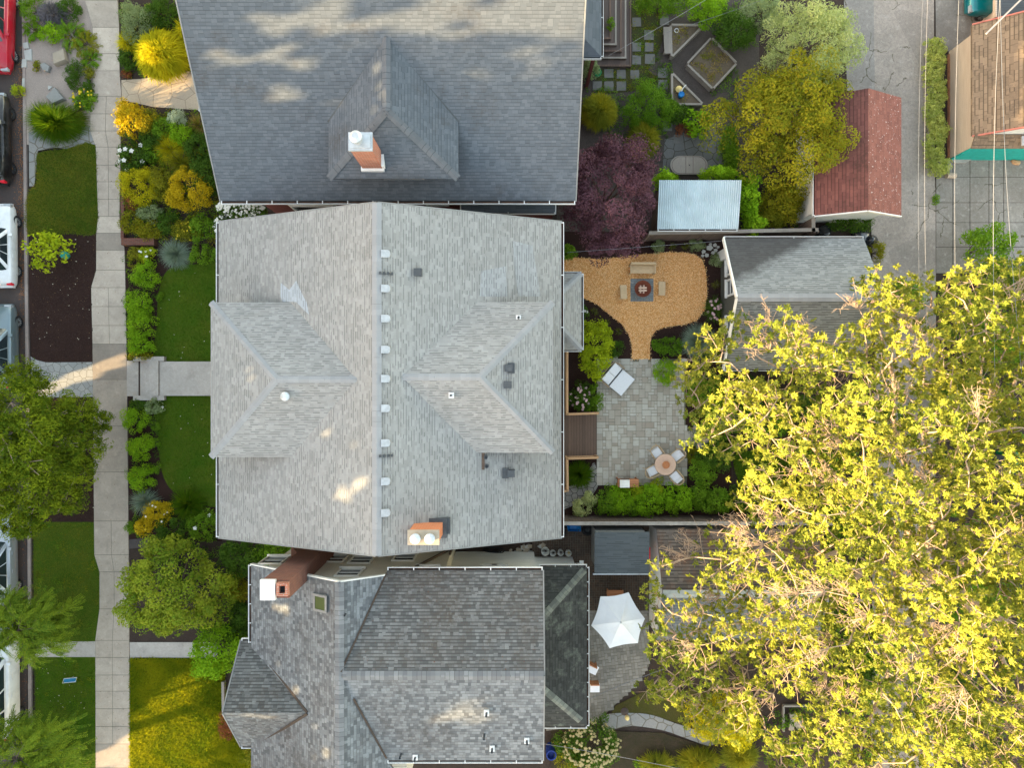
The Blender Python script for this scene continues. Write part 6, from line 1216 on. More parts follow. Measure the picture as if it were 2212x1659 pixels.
S(282, 438, 17, 16, .5, 'clump', 'russet', 'small rusty red bush at the sidewalk below the barberry', group=G2, leaf=.06); S(282, 482, 24, 24, .7, 'clump', 'olive', 'rounded olive bush at the garden wall corner', group=G2); S(326, 462, 32, 20, .7, 'clump', 'grey', 'grey green mound right of the rusty bush', group=G2); S(322, 495, 32, 24, .7, 'clump', 'olive', 'brown olive mound above the low brick wall', group=G2); S(362, 480, 28, 26, .7, 'clump', 'dark', 'dark mound below the deep yellow shrub', group=G2); S(402, 500, 38, 24, .6, 'clump', 'ygreen', 'yellow flowered ground cover left of the pale roof corner', 'groundcover', 'plant', G2, fl=('fl_yellow', 30, .06)); S(436, 492, 30, 32, .8, 'clump', 'green', 'green shrub beside the white flower heads', group=G2)
S(518, 450, 58, 22, 1.6, 'clump', 'dark', 'shrub covered in creamy white flower heads between both roofs', 'flowering_shrub', 'shrub', G2, fl=('fl_white', 190, .085)); S(482, 490, 22, 28, 1.2, 'clump', 'dark', 'narrow white flowering shrub at the pale roof corner', 'flowering_shrub', 'shrub', G2, fl=('fl_white', 50, .07)); S(640, 445, 60, 14, .8, 'clump', 'dark', 'dark hedge strip in the gap between upper and middle house', 'hedge', 'hedge')
# middle front garden
S(376, 548, 36, 36, .7, 'grass', 'blue', 'blue oat grass tuft at the head of the front lawn', 'ornamental_grass', 'grass clump', wd=.018, dens=1.5); S(440, 548, 36, 22, .7, 'clump', 'green', 'dark leafy plants between blue grass and pale roof', group=G3); S(318, 548, 22, 16, .6, 'clump', 'lime', 'yellow variegated plant with white flowers by the garden wall', 'perennial', 'plant', G3, fl=('fl_white', 8, .08)); S(292, 556, 18, 26, .5, 'clump', 'ygreen', 'low yellowish plant at the sidewalk below the brick wall', group=G3)
for px, py, rx_, ry_, lb in ((314, 592, 29, 30, 'topmost clipped green mound beside the upper lawn'), (301, 655, 34, 32, 'second green mound down the upper lawn bed'), (303, 702, 34, 36, 'third green mound down the upper lawn bed'), (302, 744, 30, 26, 'fourth green mound, just above the front steps')): S(px, py, rx_, ry_, .85, 'clump', 'bright', lb, 'hedge_shrub', 'shrub', G3, leaf=.07, tm=.35)
S(302, 768, 30, 12, .5, 'clump', 'ygreen', 'low yellow speckled plant against the upper step wall', 'perennial', 'plant', G3, fl=('fl_yellow', 14, .05))
S(332, 878, 20, 18, .55, 'clump', 'grey', 'bluish herb with one white bloom below the front steps', 'herb', 'plant', G3, fl=('fl_white', 2, .1)); S(296, 876, 18, 14, .5, 'clump', 'dark', 'dark leaves at the lower step wall', 'perennial', 'plant', G3)
for px, py, rx_, ry_, lb in ((292, 908, 31, 28, 'green mound nearest below the front steps'), (303, 968, 30, 30, 'middle green mound beside the lower lawn'), (305, 1032, 32, 28, 'lowest green mound beside the lower lawn')): S(px, py, rx_, ry_, .8, 'clump', 'bright', lb, 'hedge_shrub', 'shrub', G3, leaf=.07, tm=.3)
for px, py, r in ((334, 915, 12), (337, 960, 11), (340, 1010, 10), (345, 640, 8)): S(px, py, r, r*1.3, .3, 'clump', 'green', 'tiny green herb in the mulch beside the front lawns', 'herb', 'plant', 'tiny herbs by the front lawns', leaf=.05)
S(308, 1086, 34, 30, .7, 'grass', 'blue', 'blue green grass tuft below the hedge mounds', 'ornamental_grass', 'grass clump', G3, wd=.018, dens=1.2); S(338, 1112, 36, 32, .9, 'clump', 'gold', 'orange yellow bush below the front lawn', group=G3, tm=.2, fl=('fl_white', 7, .07)); S(402, 1092, 40, 36, .8, 'grass', 'grass', 'strappy dark green leaves at the foot of the front lawn', 'ornamental_grass', 'grass clump', G3, wd=.05); S(372, 1146, 42, 34, .9, 'clump', 'dark', 'dark shrub right of the orange yellow bush', group=G3); S(436, 1138, 34, 36, .9, 'clump', 'green', 'green shrub with one big white bloom at the pale roof', group=G3, fl=('fl_white', 2, .14)); S(310, 1140, 20, 22, .6, 'clump', 'gold', 'small golden flowered plant at the sidewalk', 'perennial', 'plant', G3, fl=('fl_yellow', 10, .07)); S(282, 1140, 12, 14, .4, 'clump', 'green', 'little green sprig spilling on the sidewalk', 'perennial', 'plant', G3)
# lower front
tree(358, 1280, 130, 112, 3.8, 'maple', 'wide rounded green maple overhanging the sidewalk in front of the lower house', leaf=.13, dens=1.2, lump=.27, crown_z=1.6, low=-.1, hollow=.72, tv=.8)
S(466, 1410, 66, 64, 2.3, 'clump', 'bright', 'glossy bright green rhododendron beside the lower house gable', 'rhododendron', 'shrub', leaf=.13, tm=.15, lump=.26); S(522, 1208, 56, 42, 1.8, 'clump', 'dark', 'dark laurel in the gap below the pale roof', 'laurel', 'shrub', leaf=.11); S(590, 1200, 50, 28, 1.6, 'clump', 'green', 'dense laurel beside the brick chimney', 'laurel', 'shrub', leaf=.11); S(512, 1272, 34, 30, 1.2, 'clump', 'olive', 'yellowish bush between maple and lower house', group='lower house shrubs'); S(520, 1330, 26, 40, 1.2, 'clump', 'dark', 'dark shrub along the lower house gutter', group='lower house shrubs'); S(508, 1366, 32, 26, 1.3, 'clump', 'dark', 'dark shrub touching the rhododendron top', group='lower house shrubs')
S(580, 1640, 56, 46, 2.2, 'clump', 'ygreen', 'yellow green shrub at the lower house front corner', group='lower house shrubs', leaf=.1); S(490, 1562, 18, 40, .6, 'clump', 'russet', 'reddish bush along the edge of the lower gable', group='lower house shrubs', leaf=.06)
# kerb strip trees
tree(100, 540, 47, 44, 2.0, 'lime', 'young lime green sapling in the bare mulch strip', leaf=.16, dens=.8, lump=.3, crown_z=1.2, tr=.03, aspect=.7, name='sapling')
yt = thing('tree', 'large dark yew like evergreen overhanging the crossing path and parked car', 'tree', (*W(50, 965, 4)[:2], 0)); rg_ = nrng(); parts = []
mbk = MB(); X, Y = W(50, 965, 4)[:2]; mbk.tube([(X, Y, 0), (X+.1, Y, 2), (X, Y+.1, 4.2)], [.22, .18, .1], 9); mbk.build('trunk', M['bark'], yt, True); mbk = MB()
for px, py, r, hh in ((40, 812, 40, 4.2), (75, 850, 40, 4.4), (20, 870, 60, 6.2), (110, 905, 55, 5.2), (165, 900, 50, 4.4), (200, 910, 30, 3.8), (60, 930, 60, 6.6), (10, 960, 60, 6.8), (130, 960, 55, 5.4), (185, 970, 40, 4.4), (50, 1000, 60, 6.4), (110, 1020, 55, 5.2), (160, 1030, 40, 4.2), (20, 1060, 60, 5.8), (80, 1070, 50, 5.0), (140, 1080, 34, 4.0), (20, 1120, 50, 4.8), (50, 1130, 36, 4.2), (-30, 980, 70, 6.5), (-40, 1080, 70, 5.8), (-30, 890, 60, 6)):
    c0 = W(px, py, hh-.4); rr = r*(H-hh)/F; parts.append(clumps((c0[0], c0[1], hh-.75), (rr*.95, rr*.95, .75), rg_, .15, 1.0, .30, .26, float(rg_.random()*.5+.1), .9, low=-.3, flat=.1, hollow=.5))
    for q in range(3): a = rg_.random()*6.28; mbk.tube([(X, Y, 2.2+1.5*rg_.random()), ((X+c0[0])/2, (Y+c0[1])/2, hh*.75), (c0[0], c0[1], hh-.5), (c0[0]+rr*.8*math.cos(a), c0[1]+rr*.8*math.sin(a), hh-.25)], [.07, .045, .025, .008], 5)
D = cat_(parts); np_mesh('crown', *D[:2], LM['pine'], yt, D[2]); mbk.build('limbs', M['bark_p'], yt)
def feather(px, py, rp, h, label, n, seed, sq=1.0, dirs=(-.9, 2.9), lean=(0, 0)):
    rg = rng_(seed); X, Y = W(px, py, h*.5)[:2]; k = (H-h*.7)/F; t = thing('tree', label, 'tree', (X, Y, 0), group='feathery kerb trees'); mb = MB(); mb.tube([(X, Y, 0), (X, Y, h*.5)], [.09, .06], 7); mb.build('trunk', M['bark_d'], t, True); mb = MB(); P0, D0, LL, TT = [], [], [], []
    for i in range(n):
        a = rg.random()*6.28; el = .1+rg.random()*1.0; L = rp*k*(.45+.45*rg.random()); d = np.array([math.cos(a)*math.cos(el)+lean[0], math.sin(a)*math.cos(el)+lean[1], math.sin(el)]); d /= np.linalg.norm(d)
        p0 = np.array([X, Y, h*(.5+.3*rg.random())]); pts = [p0]
        for s in range(4): pts.append(pts[-1]+d*L/4); d = d+np.array([0, 0, -.14])
        mb.tube([tuple(p) for p in pts], [.03, .024, .016, .01, .005], 4)
        tv = rg.random()**2
        for j in range(24):
            q = .25+.75*rg.random(); s = min(3, int(q*4)); p = pts[s]+(pts[s+1]-pts[s])*(q*4-s); b = d+rg.normal(size=3)*.55; P0.append(p); D0.append(b); LL.append((.35+.5*rg.random())*rp/100); TT.append(min(1, tv+.2*rg.random()))
    D = fronds(np.array(P0), np.array(D0), np.array(LL), 1.1, rg, 14, .12, .038, np.array(TT)); np_mesh('crown', *D[:2], LM['feather'], t, D[2]); mb.build('limbs', M['bark_d'], t)
feather(82, 1340, 118, 4.2, 'feathery leaved tree above the white van roof, upper of two', 46, 31, lean=(.15, 0)); feather(72, 1612, 130, 4.0, 'feathery leaved tree at the bottom left corner, lower of two', 46, 32, lean=(.2, 0))
# back garden of the middle house
S(1285, 752, 44, 74, 2.3, 'clump', 'lime', 'tall yellow green shrub beside the daybed and rear bay', leaf=.12, tm=.15, lump=.24, group='patio shrubs'); S(1328, 752, 20, 20, .8, 'clump', 'dark', 'small dark bush right of the tall yellow green shrub', group='patio shrubs')
S(1254, 858, 24, 34, .9, 'clump', 'dark', 'rose bush with pink and white blooms inside the cedar railing', 'rose_bush', 'shrub', fl=('fl_pink', 26, .09), leaf=.07); S(1286, 862, 20, 34, .7, 'clump', 'green', 'green bush between rose and patio edge', group='patio shrubs'); S(1252, 1026, 32, 32, .6, 'grass', 'grass', 'soft green grass clump inside the south railing', 'ornamental_grass', 'grass clump', wd=.03, dens=1.8)
for px, py in ((1284, 672), (1311, 697), (1337, 716), (1453, 531), (1481, 531)): S(px, py, 10, 10, .25, 'grass', 'grassdry', 'tiny spiky grass tuft planted alone in dark mulch', 'grass_tuft', 'grass tuft', 'tiny grass tufts in the mulch', wd=.018, dens=.45)
S(1259, 676, 12, 18, .5, 'clump', 'dark', 'white flowered plant peeping out by the rear bay', 'perennial', 'plant', fl=('fl_white', 7, .09)); S(1446, 749, 36, 23, .7, 'clump', 'green', 'low glossy green mound beside the blue grass fountain', group='patio shrubs', leaf=.09, tm=.1); S(1512, 738, 38, 40, .9, 'grass', 'blue', 'large blue grass fountain south of the chip yard', 'ornamental_grass', 'grass clump', wd=.018, dens=1.8)
S(1435, 802, 27, 30, .9, 'clump', 'bright', 'bright bush on the patio north east corner', group='patio shrubs'); S(1543, 668, 16, 28, .8, 'thread', 'dark', 'airy plant with pale pink roses by the olive garage wall', 'rose_bush', 'shrub', fl=('fl_pink', 16, .1), dens=.6); S(1547, 614, 11, 10, .3, 'grass', 'grassdry', 'single grass tuft under the olive garage window', 'grass_tuft', 'grass tuft', wd=.02, dens=.5); S(1549, 563, 16, 14, .5, 'clump', 'grey', 'blue green herb below the pale stones', 'herb', 'plant', leaf=.05); S(1504, 529, 18, 14, .4, 'clump', 'grey', 'blue green mat plant left of the pale stones', 'herb', 'plant', leaf=.05); S(1423, 531, 15, 14, .5, 'clump', 'grey', 'small blue green bush at the plum tree edge', 'herb', 'plant', leaf=.05); S(1228, 545, 20, 16, .8, 'clump', 'green', 'green plants at the plum tree foot by the pale roof', group='patio shrubs'); S(1527, 765, 26, 12, .5, 'clump', 'dark', 'dark low plants under the blue grass fountain', 'groundcover', 'plant')
# shrub border along the fence
BG = 'shrubs of the fence border'
S(1258, 1096, 20, 22, .7, 'clump', 'varieg', 'creamy variegated bush at the curved path, left one', group=BG, leaf=.08); S(1276, 1078, 17, 18, .7, 'clump', 'varieg', 'creamy variegated bush at the curved path, right one', group=BG, leaf=.08); S(1312, 1086, 30, 30, 1.0, 'clump', 'green', 'dark leafed shrub next to the variegated pair', group=BG, leaf=.09); S(1342, 1080, 28, 34, 1.1, 'clump', 'bright', 'green shrub behind the grill cart', group=BG, leaf=.09, tm=.1); S(1371, 1060, 20, 22, .8, 'clump', 'lime', 'yellowish shrub right of the grill cart', group=BG, tm=.2, leaf=.08); S(1372, 1090, 24, 24, .9, 'clump', 'green', 'green shrub at the fence between yellow ones', group=BG); S(1402, 1082, 36, 38, 1.2, 'clump', 'bright', 'broad bright shrub behind the round table', group=BG, leaf=.09, tm=.1); S(1419, 1052, 17, 20, .8, 'clump', 'lime', 'yellow leaved tip in front of the broad bright shrub', group=BG, tm=.35, leaf=.07); S(1466, 1078, 40, 36, 1.2, 'clump', 'bright', 'rounded fresh green shrub below the farthest chair', group=BG, leaf=.09, tm=.0); S(1512, 1072, 26, 34, 1.0, 'clump', 'green', 'shrub right of the rounded fresh green one', group=BG); S(1550, 1082, 36, 30, 1.3, 'clump', 'green', 'green shrub at the fence under the first tree leaves', group=BG); S(1596, 1078, 32, 32, 1.2, 'clump', 'dark', 'dark green shrub at the fence below the small lawn', group=BG); S(1636, 1088, 26, 24, .9, 'clump', 'green', 'white dotted shrub at the fence', group=BG, fl=('fl_white', 25, .06)); S(1676, 1066, 22, 24, .8, 'thread', 'ygreen', 'fluffy yellow green tuft at the lawn edge', group=BG, dens=2)
S(1500, 985, 15, 24, .7, 'grass', 'ygreen', 'upright yellow grass at the patio east edge', 'ornamental_grass', 'grass clump', wd=.02, dens=1.8); S(1520, 1020, 32, 34, 1.1, 'clump', 'green', 'green shrub beside the farthest dining chair', group=BG); S(1550, 985, 40, 40, 1.2, 'clump', 'dark', 'dark shrub under the low twigs', group=BG)
US = 'shrubs under the big tree'
for px, py, r, hh, mt, lb in ((1530, 850, 46, 1.6, 'green', 'dark green shrub at the patio east edge under bare twigs'), (1600, 850, 50, 2.0, 'dark', 'dark shrub behind the grey garage'), (1560, 915, 42, 1.5, 'green', 'shrub at the end of the patio spur'), (1660, 905, 56, 2.0, 'green', 'green undergrowth left of the small lawn'), (1740, 900, 60, 2.2, 'dark', 'undergrowth north of the small lawn'), (1800, 980, 60, 2.4, 'green', 'undergrowth right of the small lawn'), (1900, 920, 70, 2.6, 'dark', 'undergrowth near the alley under the canopy'), (1760, 1090, 60, 2.2, 'dark', 'undergrowth at the end of the board fence'), (1860, 1120, 70, 2.6, 'green', 'undergrowth round the big trunk'), (1960, 640, 44, 2.0, 'green', 'green shrub at the grey garage alley corner'), (2135, 535, 60, 2.6, 'green', 'dense dark green shrub under the wires beside the drive'), (2190, 610, 60, 3.0, 'dark', 'dark shrub at the right edge below the drive'), (2180, 740, 80, 3.4, 'green', 'tall green shrub at the right edge mid height'), (2100, 850, 60, 2.4, 'dark', 'dark shrub beyond the alley'), (1780, 1320, 70, 2.2, 'dark', 'dark undergrowth behind the white garage'), (1900, 1400, 70, 2.2, 'green', 'green undergrowth low in the canopy gap'), (1860, 1470, 50, 2.0, 'dark', 'bluish dark shrub near the stone planter'), (2100, 1300, 80, 2.4, 'green', 'green undergrowth beyond the alley'), (2050, 1500, 80, 2.2, 'dark', 'dark undergrowth near the lower right corner')):
    S(px, py, r, r*.9, hh, 'clump', mt, lb, 'undergrowth_shrub', 'shrub', US, leaf=.13, dens=.8, lump=.34)
# upper back garden
UB = 'shrubs of the mossy yard'
S(1296, 236, 46, 44, 1.5, 'thread', 'ygreen', 'round yellow green thread leaf shrub at the upper house corner', group=UB, dens=2.8, L=.32); S(1398, 228, 62, 56, 1.5, 'clump', 'green', 'wide dark green feathery shrub in the middle of the mossy yard', group=UB, leaf=.07, tm=.2); S(1392, 300, 34, 44, 1.1, 'thread', 'ygreen', 'yellowish grass like shrub above the plum tree tip', group=UB, dens=2, tm=.2); S(1508, 262, 32, 34, 1.1, 'clump', 'bright', 'broad leaved bright bush below the triangular bed', group=UB, leaf=.14, tm=.2, aspect=.7); S(1470, 245, 28, 22, .8, 'clump', 'dark', 'dark vine at the lower triangular bed', group=UB); S(1448, 236, 22, 26, .7, 'clump', 'green', 'green filler at the lower triangular bed point', group=UB); S(1478, 282, 20, 18, .4, 'clump', 'russet', 'dull reddish low plant near the flagstones', 'groundcover', 'plant', UB, leaf=.06); S(1275, 148, 20, 28, 1.2, 'clump', 'grey', 'variegated grey shrub between roof edge and brown steps', group=UB); S(1314, 70, 8, 14, .4, 'clump', 'green', 'small pot herb on the top brown step', 'herb', 'plant', UB, z0=.86)
S(1430, 5, 70, 22, 1.6, 'clump', 'green', 'green shrubs along the top edge by the brown steps', group=UB); S(1530, 15, 46, 34, 2.0, 'clump', 'bright', 'bright green shrub at the top above the raised beds', group=UB, tm=.1); S(1590, 66, 52, 44, 1.8, 'clump', 'dark', 'dark shrub right of the square raised bed', group=UB); S(1640, 25, 46, 40, 2.2, 'clump', 'grey', 'greyish leafy shrub left of the pale green tree', group=UB); S(1455, 385, 12, 10, .5, 'clump', 'bright', 'sprig of vine at the metal shed corner', 'vine', 'vine', UB)
S(1575, 320, 22, 60, 1.4, 'clump', 'green', 'green hedge strip beside the oval table', group=UB); S(1436, 388, 24, 18, 2.6, 'clump', 'bright', 'vine clump at the shed left corner near the plum tree', 'vine', 'vine', UB, leaf=.12); S(1550, 378, 45, 13, 2.6, 'clump', 'bright', 'vine running along the back edge of the metal roof', 'vine', 'vine', UB, leaf=.11); S(1612, 420, 32, 52, 2.6, 'clump', 'bright', 'thick vine over the right edge of the metal roof', 'vine', 'vine', UB, leaf=.13, tm=.1); S(1630, 488, 26, 24, 2.0, 'clump', 'bright', 'vine hanging over the board fence', 'vine', 'vine', UB, leaf=.12); S(1690, 440, 56, 48, 1.9, 'clump', 'olive', 'brownish green shrub left of the red garage', group=UB); S(1660, 478, 40, 24, 1.4, 'clump', 'ygreen', 'yellow green shrub at the fence left of the red garage', group=UB); S(1840, 484, 60, 18, .8, 'clump', 'dark', 'dark weeds below the red garage gable', 'weeds', 'plant', UB); S(1890, 545, 22, 22, .6, 'clump', 'olive', 'weeds at the alley edge below the rubbish bags', 'weeds', 'plant', UB); S(1905, 290, 6, 5, .2, 'clump', 'green', 'weed tuft on the red roof edge', 'weeds', 'plant', UB) if False else None
tree(1322, 412, 106, 142, 5.6, 'plum', 'purple leaved plum tree between the houses and the metal shed', leaf=.105, dens=1.2, lump=.30, crown_z=3.0, hollow=.68, tv=.8)
tree(1706, 250, 166, 160, 5.4, 'olive', 'yellowish green maple spreading over the red garage', leaf=.125, dens=1.15, lump=.29, crown_z=2.7, hollow=.32, tv=.8)
tree(1765, 85, 104, 112, 5.0, 'sage', 'pale feathery light green tree at the top beside the alley', leaf=.15, aspect=.22, dens=.8, lump=.28, crown_z=2.6)
# hedge by the peach garage
hd = thing('hedge', 'long narrow variegated hedge between alley and peach garage wall', 'hedge', (*W(2028, 230, .6)[:2], 0)); rg_ = nrng(); parts = []; mb = MB()
for i in range(17):
    px, py = 2028+5*math.sin(i*1.3)+(i/16)*4, 90+i*17; x, y, _ = W(px, py, .8); parts.append(clumps((x, y, .35), (.40+.1*rg_.random(), .30, .5), rg_, .075, 1.1, .3, .5, float(.2+.5*rg_.random()), .7)); mb.tube([(x, y, 0), (x+.05, y, .5)], [.03, .015], 5)
D = cat_(parts); np_mesh('foliage', *D[:2], m_leaf('leaf_hedge', (.22, .30, .035), (.46, .48, .09), (.6, .58, .28)), hd, D[2]); mb.build('stems', M['bark_d'], hd)
S(2020, 432, 8, 12, .25, 'clump', 'green', 'weed tuft at the drive edge below the hedge', 'weeds', 'plant')
# lower right garden
S(1276, 1612, 74, 56, 1.8, 'clump', 'dark', 'shrub studded with cream flower heads below the rear hip roof', 'flowering_shrub', 'shrub', fl=('fl_cream', 260, .09), leaf=.1); S(1225, 1640, 36, 30, 1.0, 'clump', 'ygreen', 'yellow green bush left of the cream flowered shrub', group='lower garden shrubs'); S(1565, 1560, 92, 58, 2.6, 'clump', 'yellow', 'golden yellow shrub under the lowest tree branches', group='lower garden shrubs', leaf=.1, tm=.2); S(1600, 1636, 44, 30, 1.0, 'thread', 'ygreen', 'fluffy yellow green bush at the bottom edge', group='lower garden shrubs', dens=2.2); S(1510, 1646, 56, 22, .8, 'thread', 'olive', 'olive grassy mound at the bottom edge', group='lower garden shrubs', dens=1.6); S(1420, 1650, 40, 16, .7, 'thread', 'ygreen', 'low grassy plant right of the cream flowered shrub', group='lower garden shrubs', dens=1.4)

# ------------------------------------------------------------------ the big tree
bt = thing('tree', 'huge sunlit broadleaf tree filling the lower right with pale bare twigs', 'tree', (*W(1905, 1170, 3)[:2], 0))
CAN = [(1860, 598), (2000, 615), (2120, 575), (2330, 560), (2420, 1100), (2400, 1760), (1650, 1760), (1690, 1640), (1640, 1590), (1540, 1585), (1450, 1520), (1385, 1490), (1430, 1400), (1400, 1320), (1430, 1200), (1600, 1120), (1600, 1010), (1500, 950), (1470, 800), (1560, 700), (1700, 690), (1790, 740), (1850, 700)]
def inpoly(x, y, P):
    r = False
    for i in range(len(P)):
        (x1, y1), (x2, y2) = P[i], P[i-1]
        if (y1 > y) != (y2 > y) and x < (x2-x1)*(y-y1)/(y2-y1)+x1: r = not r
    return r
GAPS = [(1640, 780, 80, 45), (1690, 940, 55, 35), (1480, 1260, 62, 42), (1640, 1020, 90, 40), (1830, 830, 22, 40), (1985, 740, 20, 26), (1690, 1540, 55, 60), (1500, 1190, 80, 32), (2080, 1110, 44, 40), (1900, 1440, 36, 40), (1470, 1320, 40, 40), (1580, 1030, 60, 45), (1900, 1050, 34, 26), (1770, 1180, 40, 30)]
rb = random.Random(11); rgB = rng_(77); att = []
for _ in range(24000):
    px, py = rb.uniform(1370, 2420), rb.uniform(560, 1760)
    if not inpoly(px, py, CAN): continue
    if any(((px-a)/c)**2+((py-b)/d)**2 < 1 for a, b, c, d in GAPS) and rb.random() < .96: continue
    if any((px-q[0])**2+(py-q[1])**2 < 25**2 for q in att): continue
    d = math.hypot(px-2080, py-1140)/700; h = 12.3-5.3*min(1.1, d)**2+rb.uniform(-1.3, .9)
    nz = math.sin(px*.031+1.3*math.sin(py*.017))+math.sin(py*.037+1.7*math.sin(px*.023+2))+.6*math.sin((px+py)*.052)
    if nz < -1.25 and px < 2300 and rb.random() < .75: continue
    if nz < -.7: h -= 3.4
    elif nz < -.2: h -= 1.7
    att.append((px, py, max(2.6, h)))
T0 = Vector(W(1905, 1170, 3)); T0.z = 0
tk = MB(); tk.tube([T0, T0+Vector((.1, .1, 2)), T0+Vector((0, .2, 4.2)), T0+Vector((.2, .1, 6.0))], [.42, .36, .31, .22], 12); tk.build('trunk', M['bark'], bt, True)
lb_ = MB(); tw = MB(); sect = {}
for a in att:
    p = Vector(W(*a)); an = math.atan2(p.y-T0.y, p.x-T0.x); sect.setdefault(int((an+math.pi)/(2*math.pi)*13), []).append(p)
nodes = []
for k, L_ in sect.items():
    m = sum(L_, Vector())/len(L_); far = max(L_, key=lambda p: (p-T0).xy.length); e = far*.75+m*.25; s = T0+Vector((0, .15, 3.6+2.0*rb.random())); pts = []
    for i in range(9):
        t = i/8; p = s.lerp(Vector((e.x, e.y, e.z-.7)), t); p.z += 1.2*math.sin(t*math.pi)*.6; w_ = .28*math.sin(t*math.pi); p += Vector((rb.uniform(-w_, w_), rb.uniform(-w_, w_), 0)); pts.append(p)
    lb_.tube(pts, [.17-.15*i/8 for i in range(9)], 7); nodes += [(p, .15*(1-i/9)) for i, p in enumerate(pts[1:], 1)]
CV, CT = [], []     # rosette centres
bare = 0
for a in sorted(att, key=lambda a: math.hypot(a[0]-1905, a[1]-1170)):
    p = Vector(W(*a)); cand = sorted(nodes, key=lambda n: (n[0]-p).length+(.8*max(0, (n[0]-T0).xy.length-(p-T0).xy.length+.2)))[0]; q = cand[0]
    L = (p-q).length; mid = q.lerp(p, .5)+Vector((rb.uniform(-.1, .1)*L, rb.uniform(-.1, .1)*L, .12*L)); r0 = min(.055, .018+.014*L)
    lb_.tube([q, q.lerp(mid, .6), mid, mid.lerp(p, .55), p], [r0, r0*.85, r0*.7, r0*.5, r0*.3], 5); nodes += [(mid, r0), (p, r0*.4)]
    isbare = rb.random() < .11; n = 13 if isbare else 10+int(8*rb.random())
    for i in range(n):
        out = (p-T0); out.z = 0; out.normalize(); an, rr = rb.random()*6.283, .60*rb.random()**.5
        if isbare: an, rr = math.atan2(out.y, out.x)+rb.gauss(0, .65), .35+.95*rb.random()
        e = p+Vector((rr*math.cos(an), rr*math.sin(an), rb.uniform(-.35, .35)))+out*(.1 if isbare else .05)
        if isbare:
            m2 = p.lerp(e, .5)+Vector((rb.uniform(-.1, .1), rb.uniform(-.1, .1), .1)); tw.tube([p, m2, e], [.012, .008, .005], 4)
            for _ in range(5): f = m2.lerp(e, rb.random()); tw.tube([f, f+Vector((rb.uniform(-.22, .22), rb.uniform(-.22, .22), rb.uniform(-.05, .18)))], [.008, .005], 4)
        else:
            if i < 5: lb_.tube([p, e], [.012, .006], 4)
            CV.append(tuple(e)); CT.append(rb.random())
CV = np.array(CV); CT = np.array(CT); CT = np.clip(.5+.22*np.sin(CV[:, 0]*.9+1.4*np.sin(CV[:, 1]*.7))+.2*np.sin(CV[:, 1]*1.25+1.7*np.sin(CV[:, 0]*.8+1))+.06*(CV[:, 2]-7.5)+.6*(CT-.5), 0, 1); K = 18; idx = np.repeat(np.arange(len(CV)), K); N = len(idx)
for _ in range(10000):
    px, py = rb.uniform(1400, 2400), rb.uniform(580, 1740)
    if inpoly(px, py, CAN) and not (any(((px-a)/c)**2+((py-b)/d)**2 < 1 for a, b, c, d in GAPS) and rb.random() < .6) and rb.random() < .30:
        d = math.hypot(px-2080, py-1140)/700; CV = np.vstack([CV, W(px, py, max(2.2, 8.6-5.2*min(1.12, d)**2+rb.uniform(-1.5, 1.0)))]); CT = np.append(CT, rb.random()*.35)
idx = np.repeat(np.arange(len(CV)), K); N = len(idx)
ax_ = unit(rgB.normal(size=(len(CV), 3))*.6+np.array([-.65, -.2, .62]))[idx]; rd = unit(rgB.normal(size=(N, 3))); rd = unit(rd-(rd*ax_).sum(1, keepdims=True)*ax_); td = unit(rd+ax_*(.15+.5*rgB.random((N, 1)))); Ls = .10+.10*rgB.random(N)
V, Q = leafquads(CV[idx]+td*(Ls*.55)[:, None], ax_+rgB.normal(size=(N, 3))*.35, Ls, .042+.022*rgB.random(N), rgB, td)
np_mesh('crown', V, Q, LM['big'], bt, np.repeat(np.clip(CT[idx]*.8+.2*rgB.random(N), 0, 1), 4))
lb_.build('limbs', M['bark_p'], bt, True); tw.build('bare_twigs', M['bark_p'], bt)

# ------------------------------------------------------------------ grass, petals, chips (uncountable)
def scatter_poly(P, n, rng, z):
    P = np.array(P); lo, hi = P.min(0), P.max(0); out = []
    while len(out) < n:
        x, y = rng.uniform(lo[0], hi[0]), rng.uniform(lo[1], hi[1])
        if inpoly(x, y, P): out.append(W(x, y, z))
    return np.array(out)
def lawn_grass(polys, per, mat, h, z, label, seed, name='grass', wd=.018):
    rg = rng_(seed); parts = []
    for P in polys:
        A = abs(sum(P[i][0]*P[i-1][1]-P[i-1][0]*P[i][1] for i in range(len(P))))/2*(H/F)**2; n = int(A*per); p = scatter_poly(P, n, rg, z); p[:, :2] += rg.normal(size=(n, 2))*.035; a = rg.random(n)*6.283; el = .35+.9*rg.random(n)
        t = np.clip(.45+.3*np.sin(p[:, 0]*1.3+1.2*np.sin(p[:, 1]*.9))+.3*np.sin(p[:, 0]*3.1+2*np.sin(p[:, 1]*2.3)+p[:, 1]*2)+.3*(rg.random(n)-.5), 0, 1)
        parts.append(ribbons(p, np.stack([np.cos(a)*np.cos(el), np.sin(a)*np.cos(el), np.sin(el)], 1), h*(.6+.8*rg.random(n)), wd, 1.0, rg, 2, t))
    D = cat_(parts); o = np_mesh(name, *D[:2], LM[mat], None, D[2]); setp(o, label, 'grass', None, 'stuff')
KL = smooth_poly([(84, 330), (140, 322), (205, 312), (208, 400), (210, 500), (150, 503), (62, 506), (60, 420), (78, 400), (80, 360)], 3)
lawn_grass([KL], 900, 'grassdry', .12, .10, 'shaggy unmown grass of the kerb lawn beside the black car', 5, wd=.024)
lawn_grass([[(70, 1130), (204, 1130), (205, 1199), (215, 1236), (215, 1316), (206, 1349), (205, 1386), (72, 1386)]], 600, 'grassdry', .07, .10, 'patchy grass of the kerb lawn above the lower walk', 6)
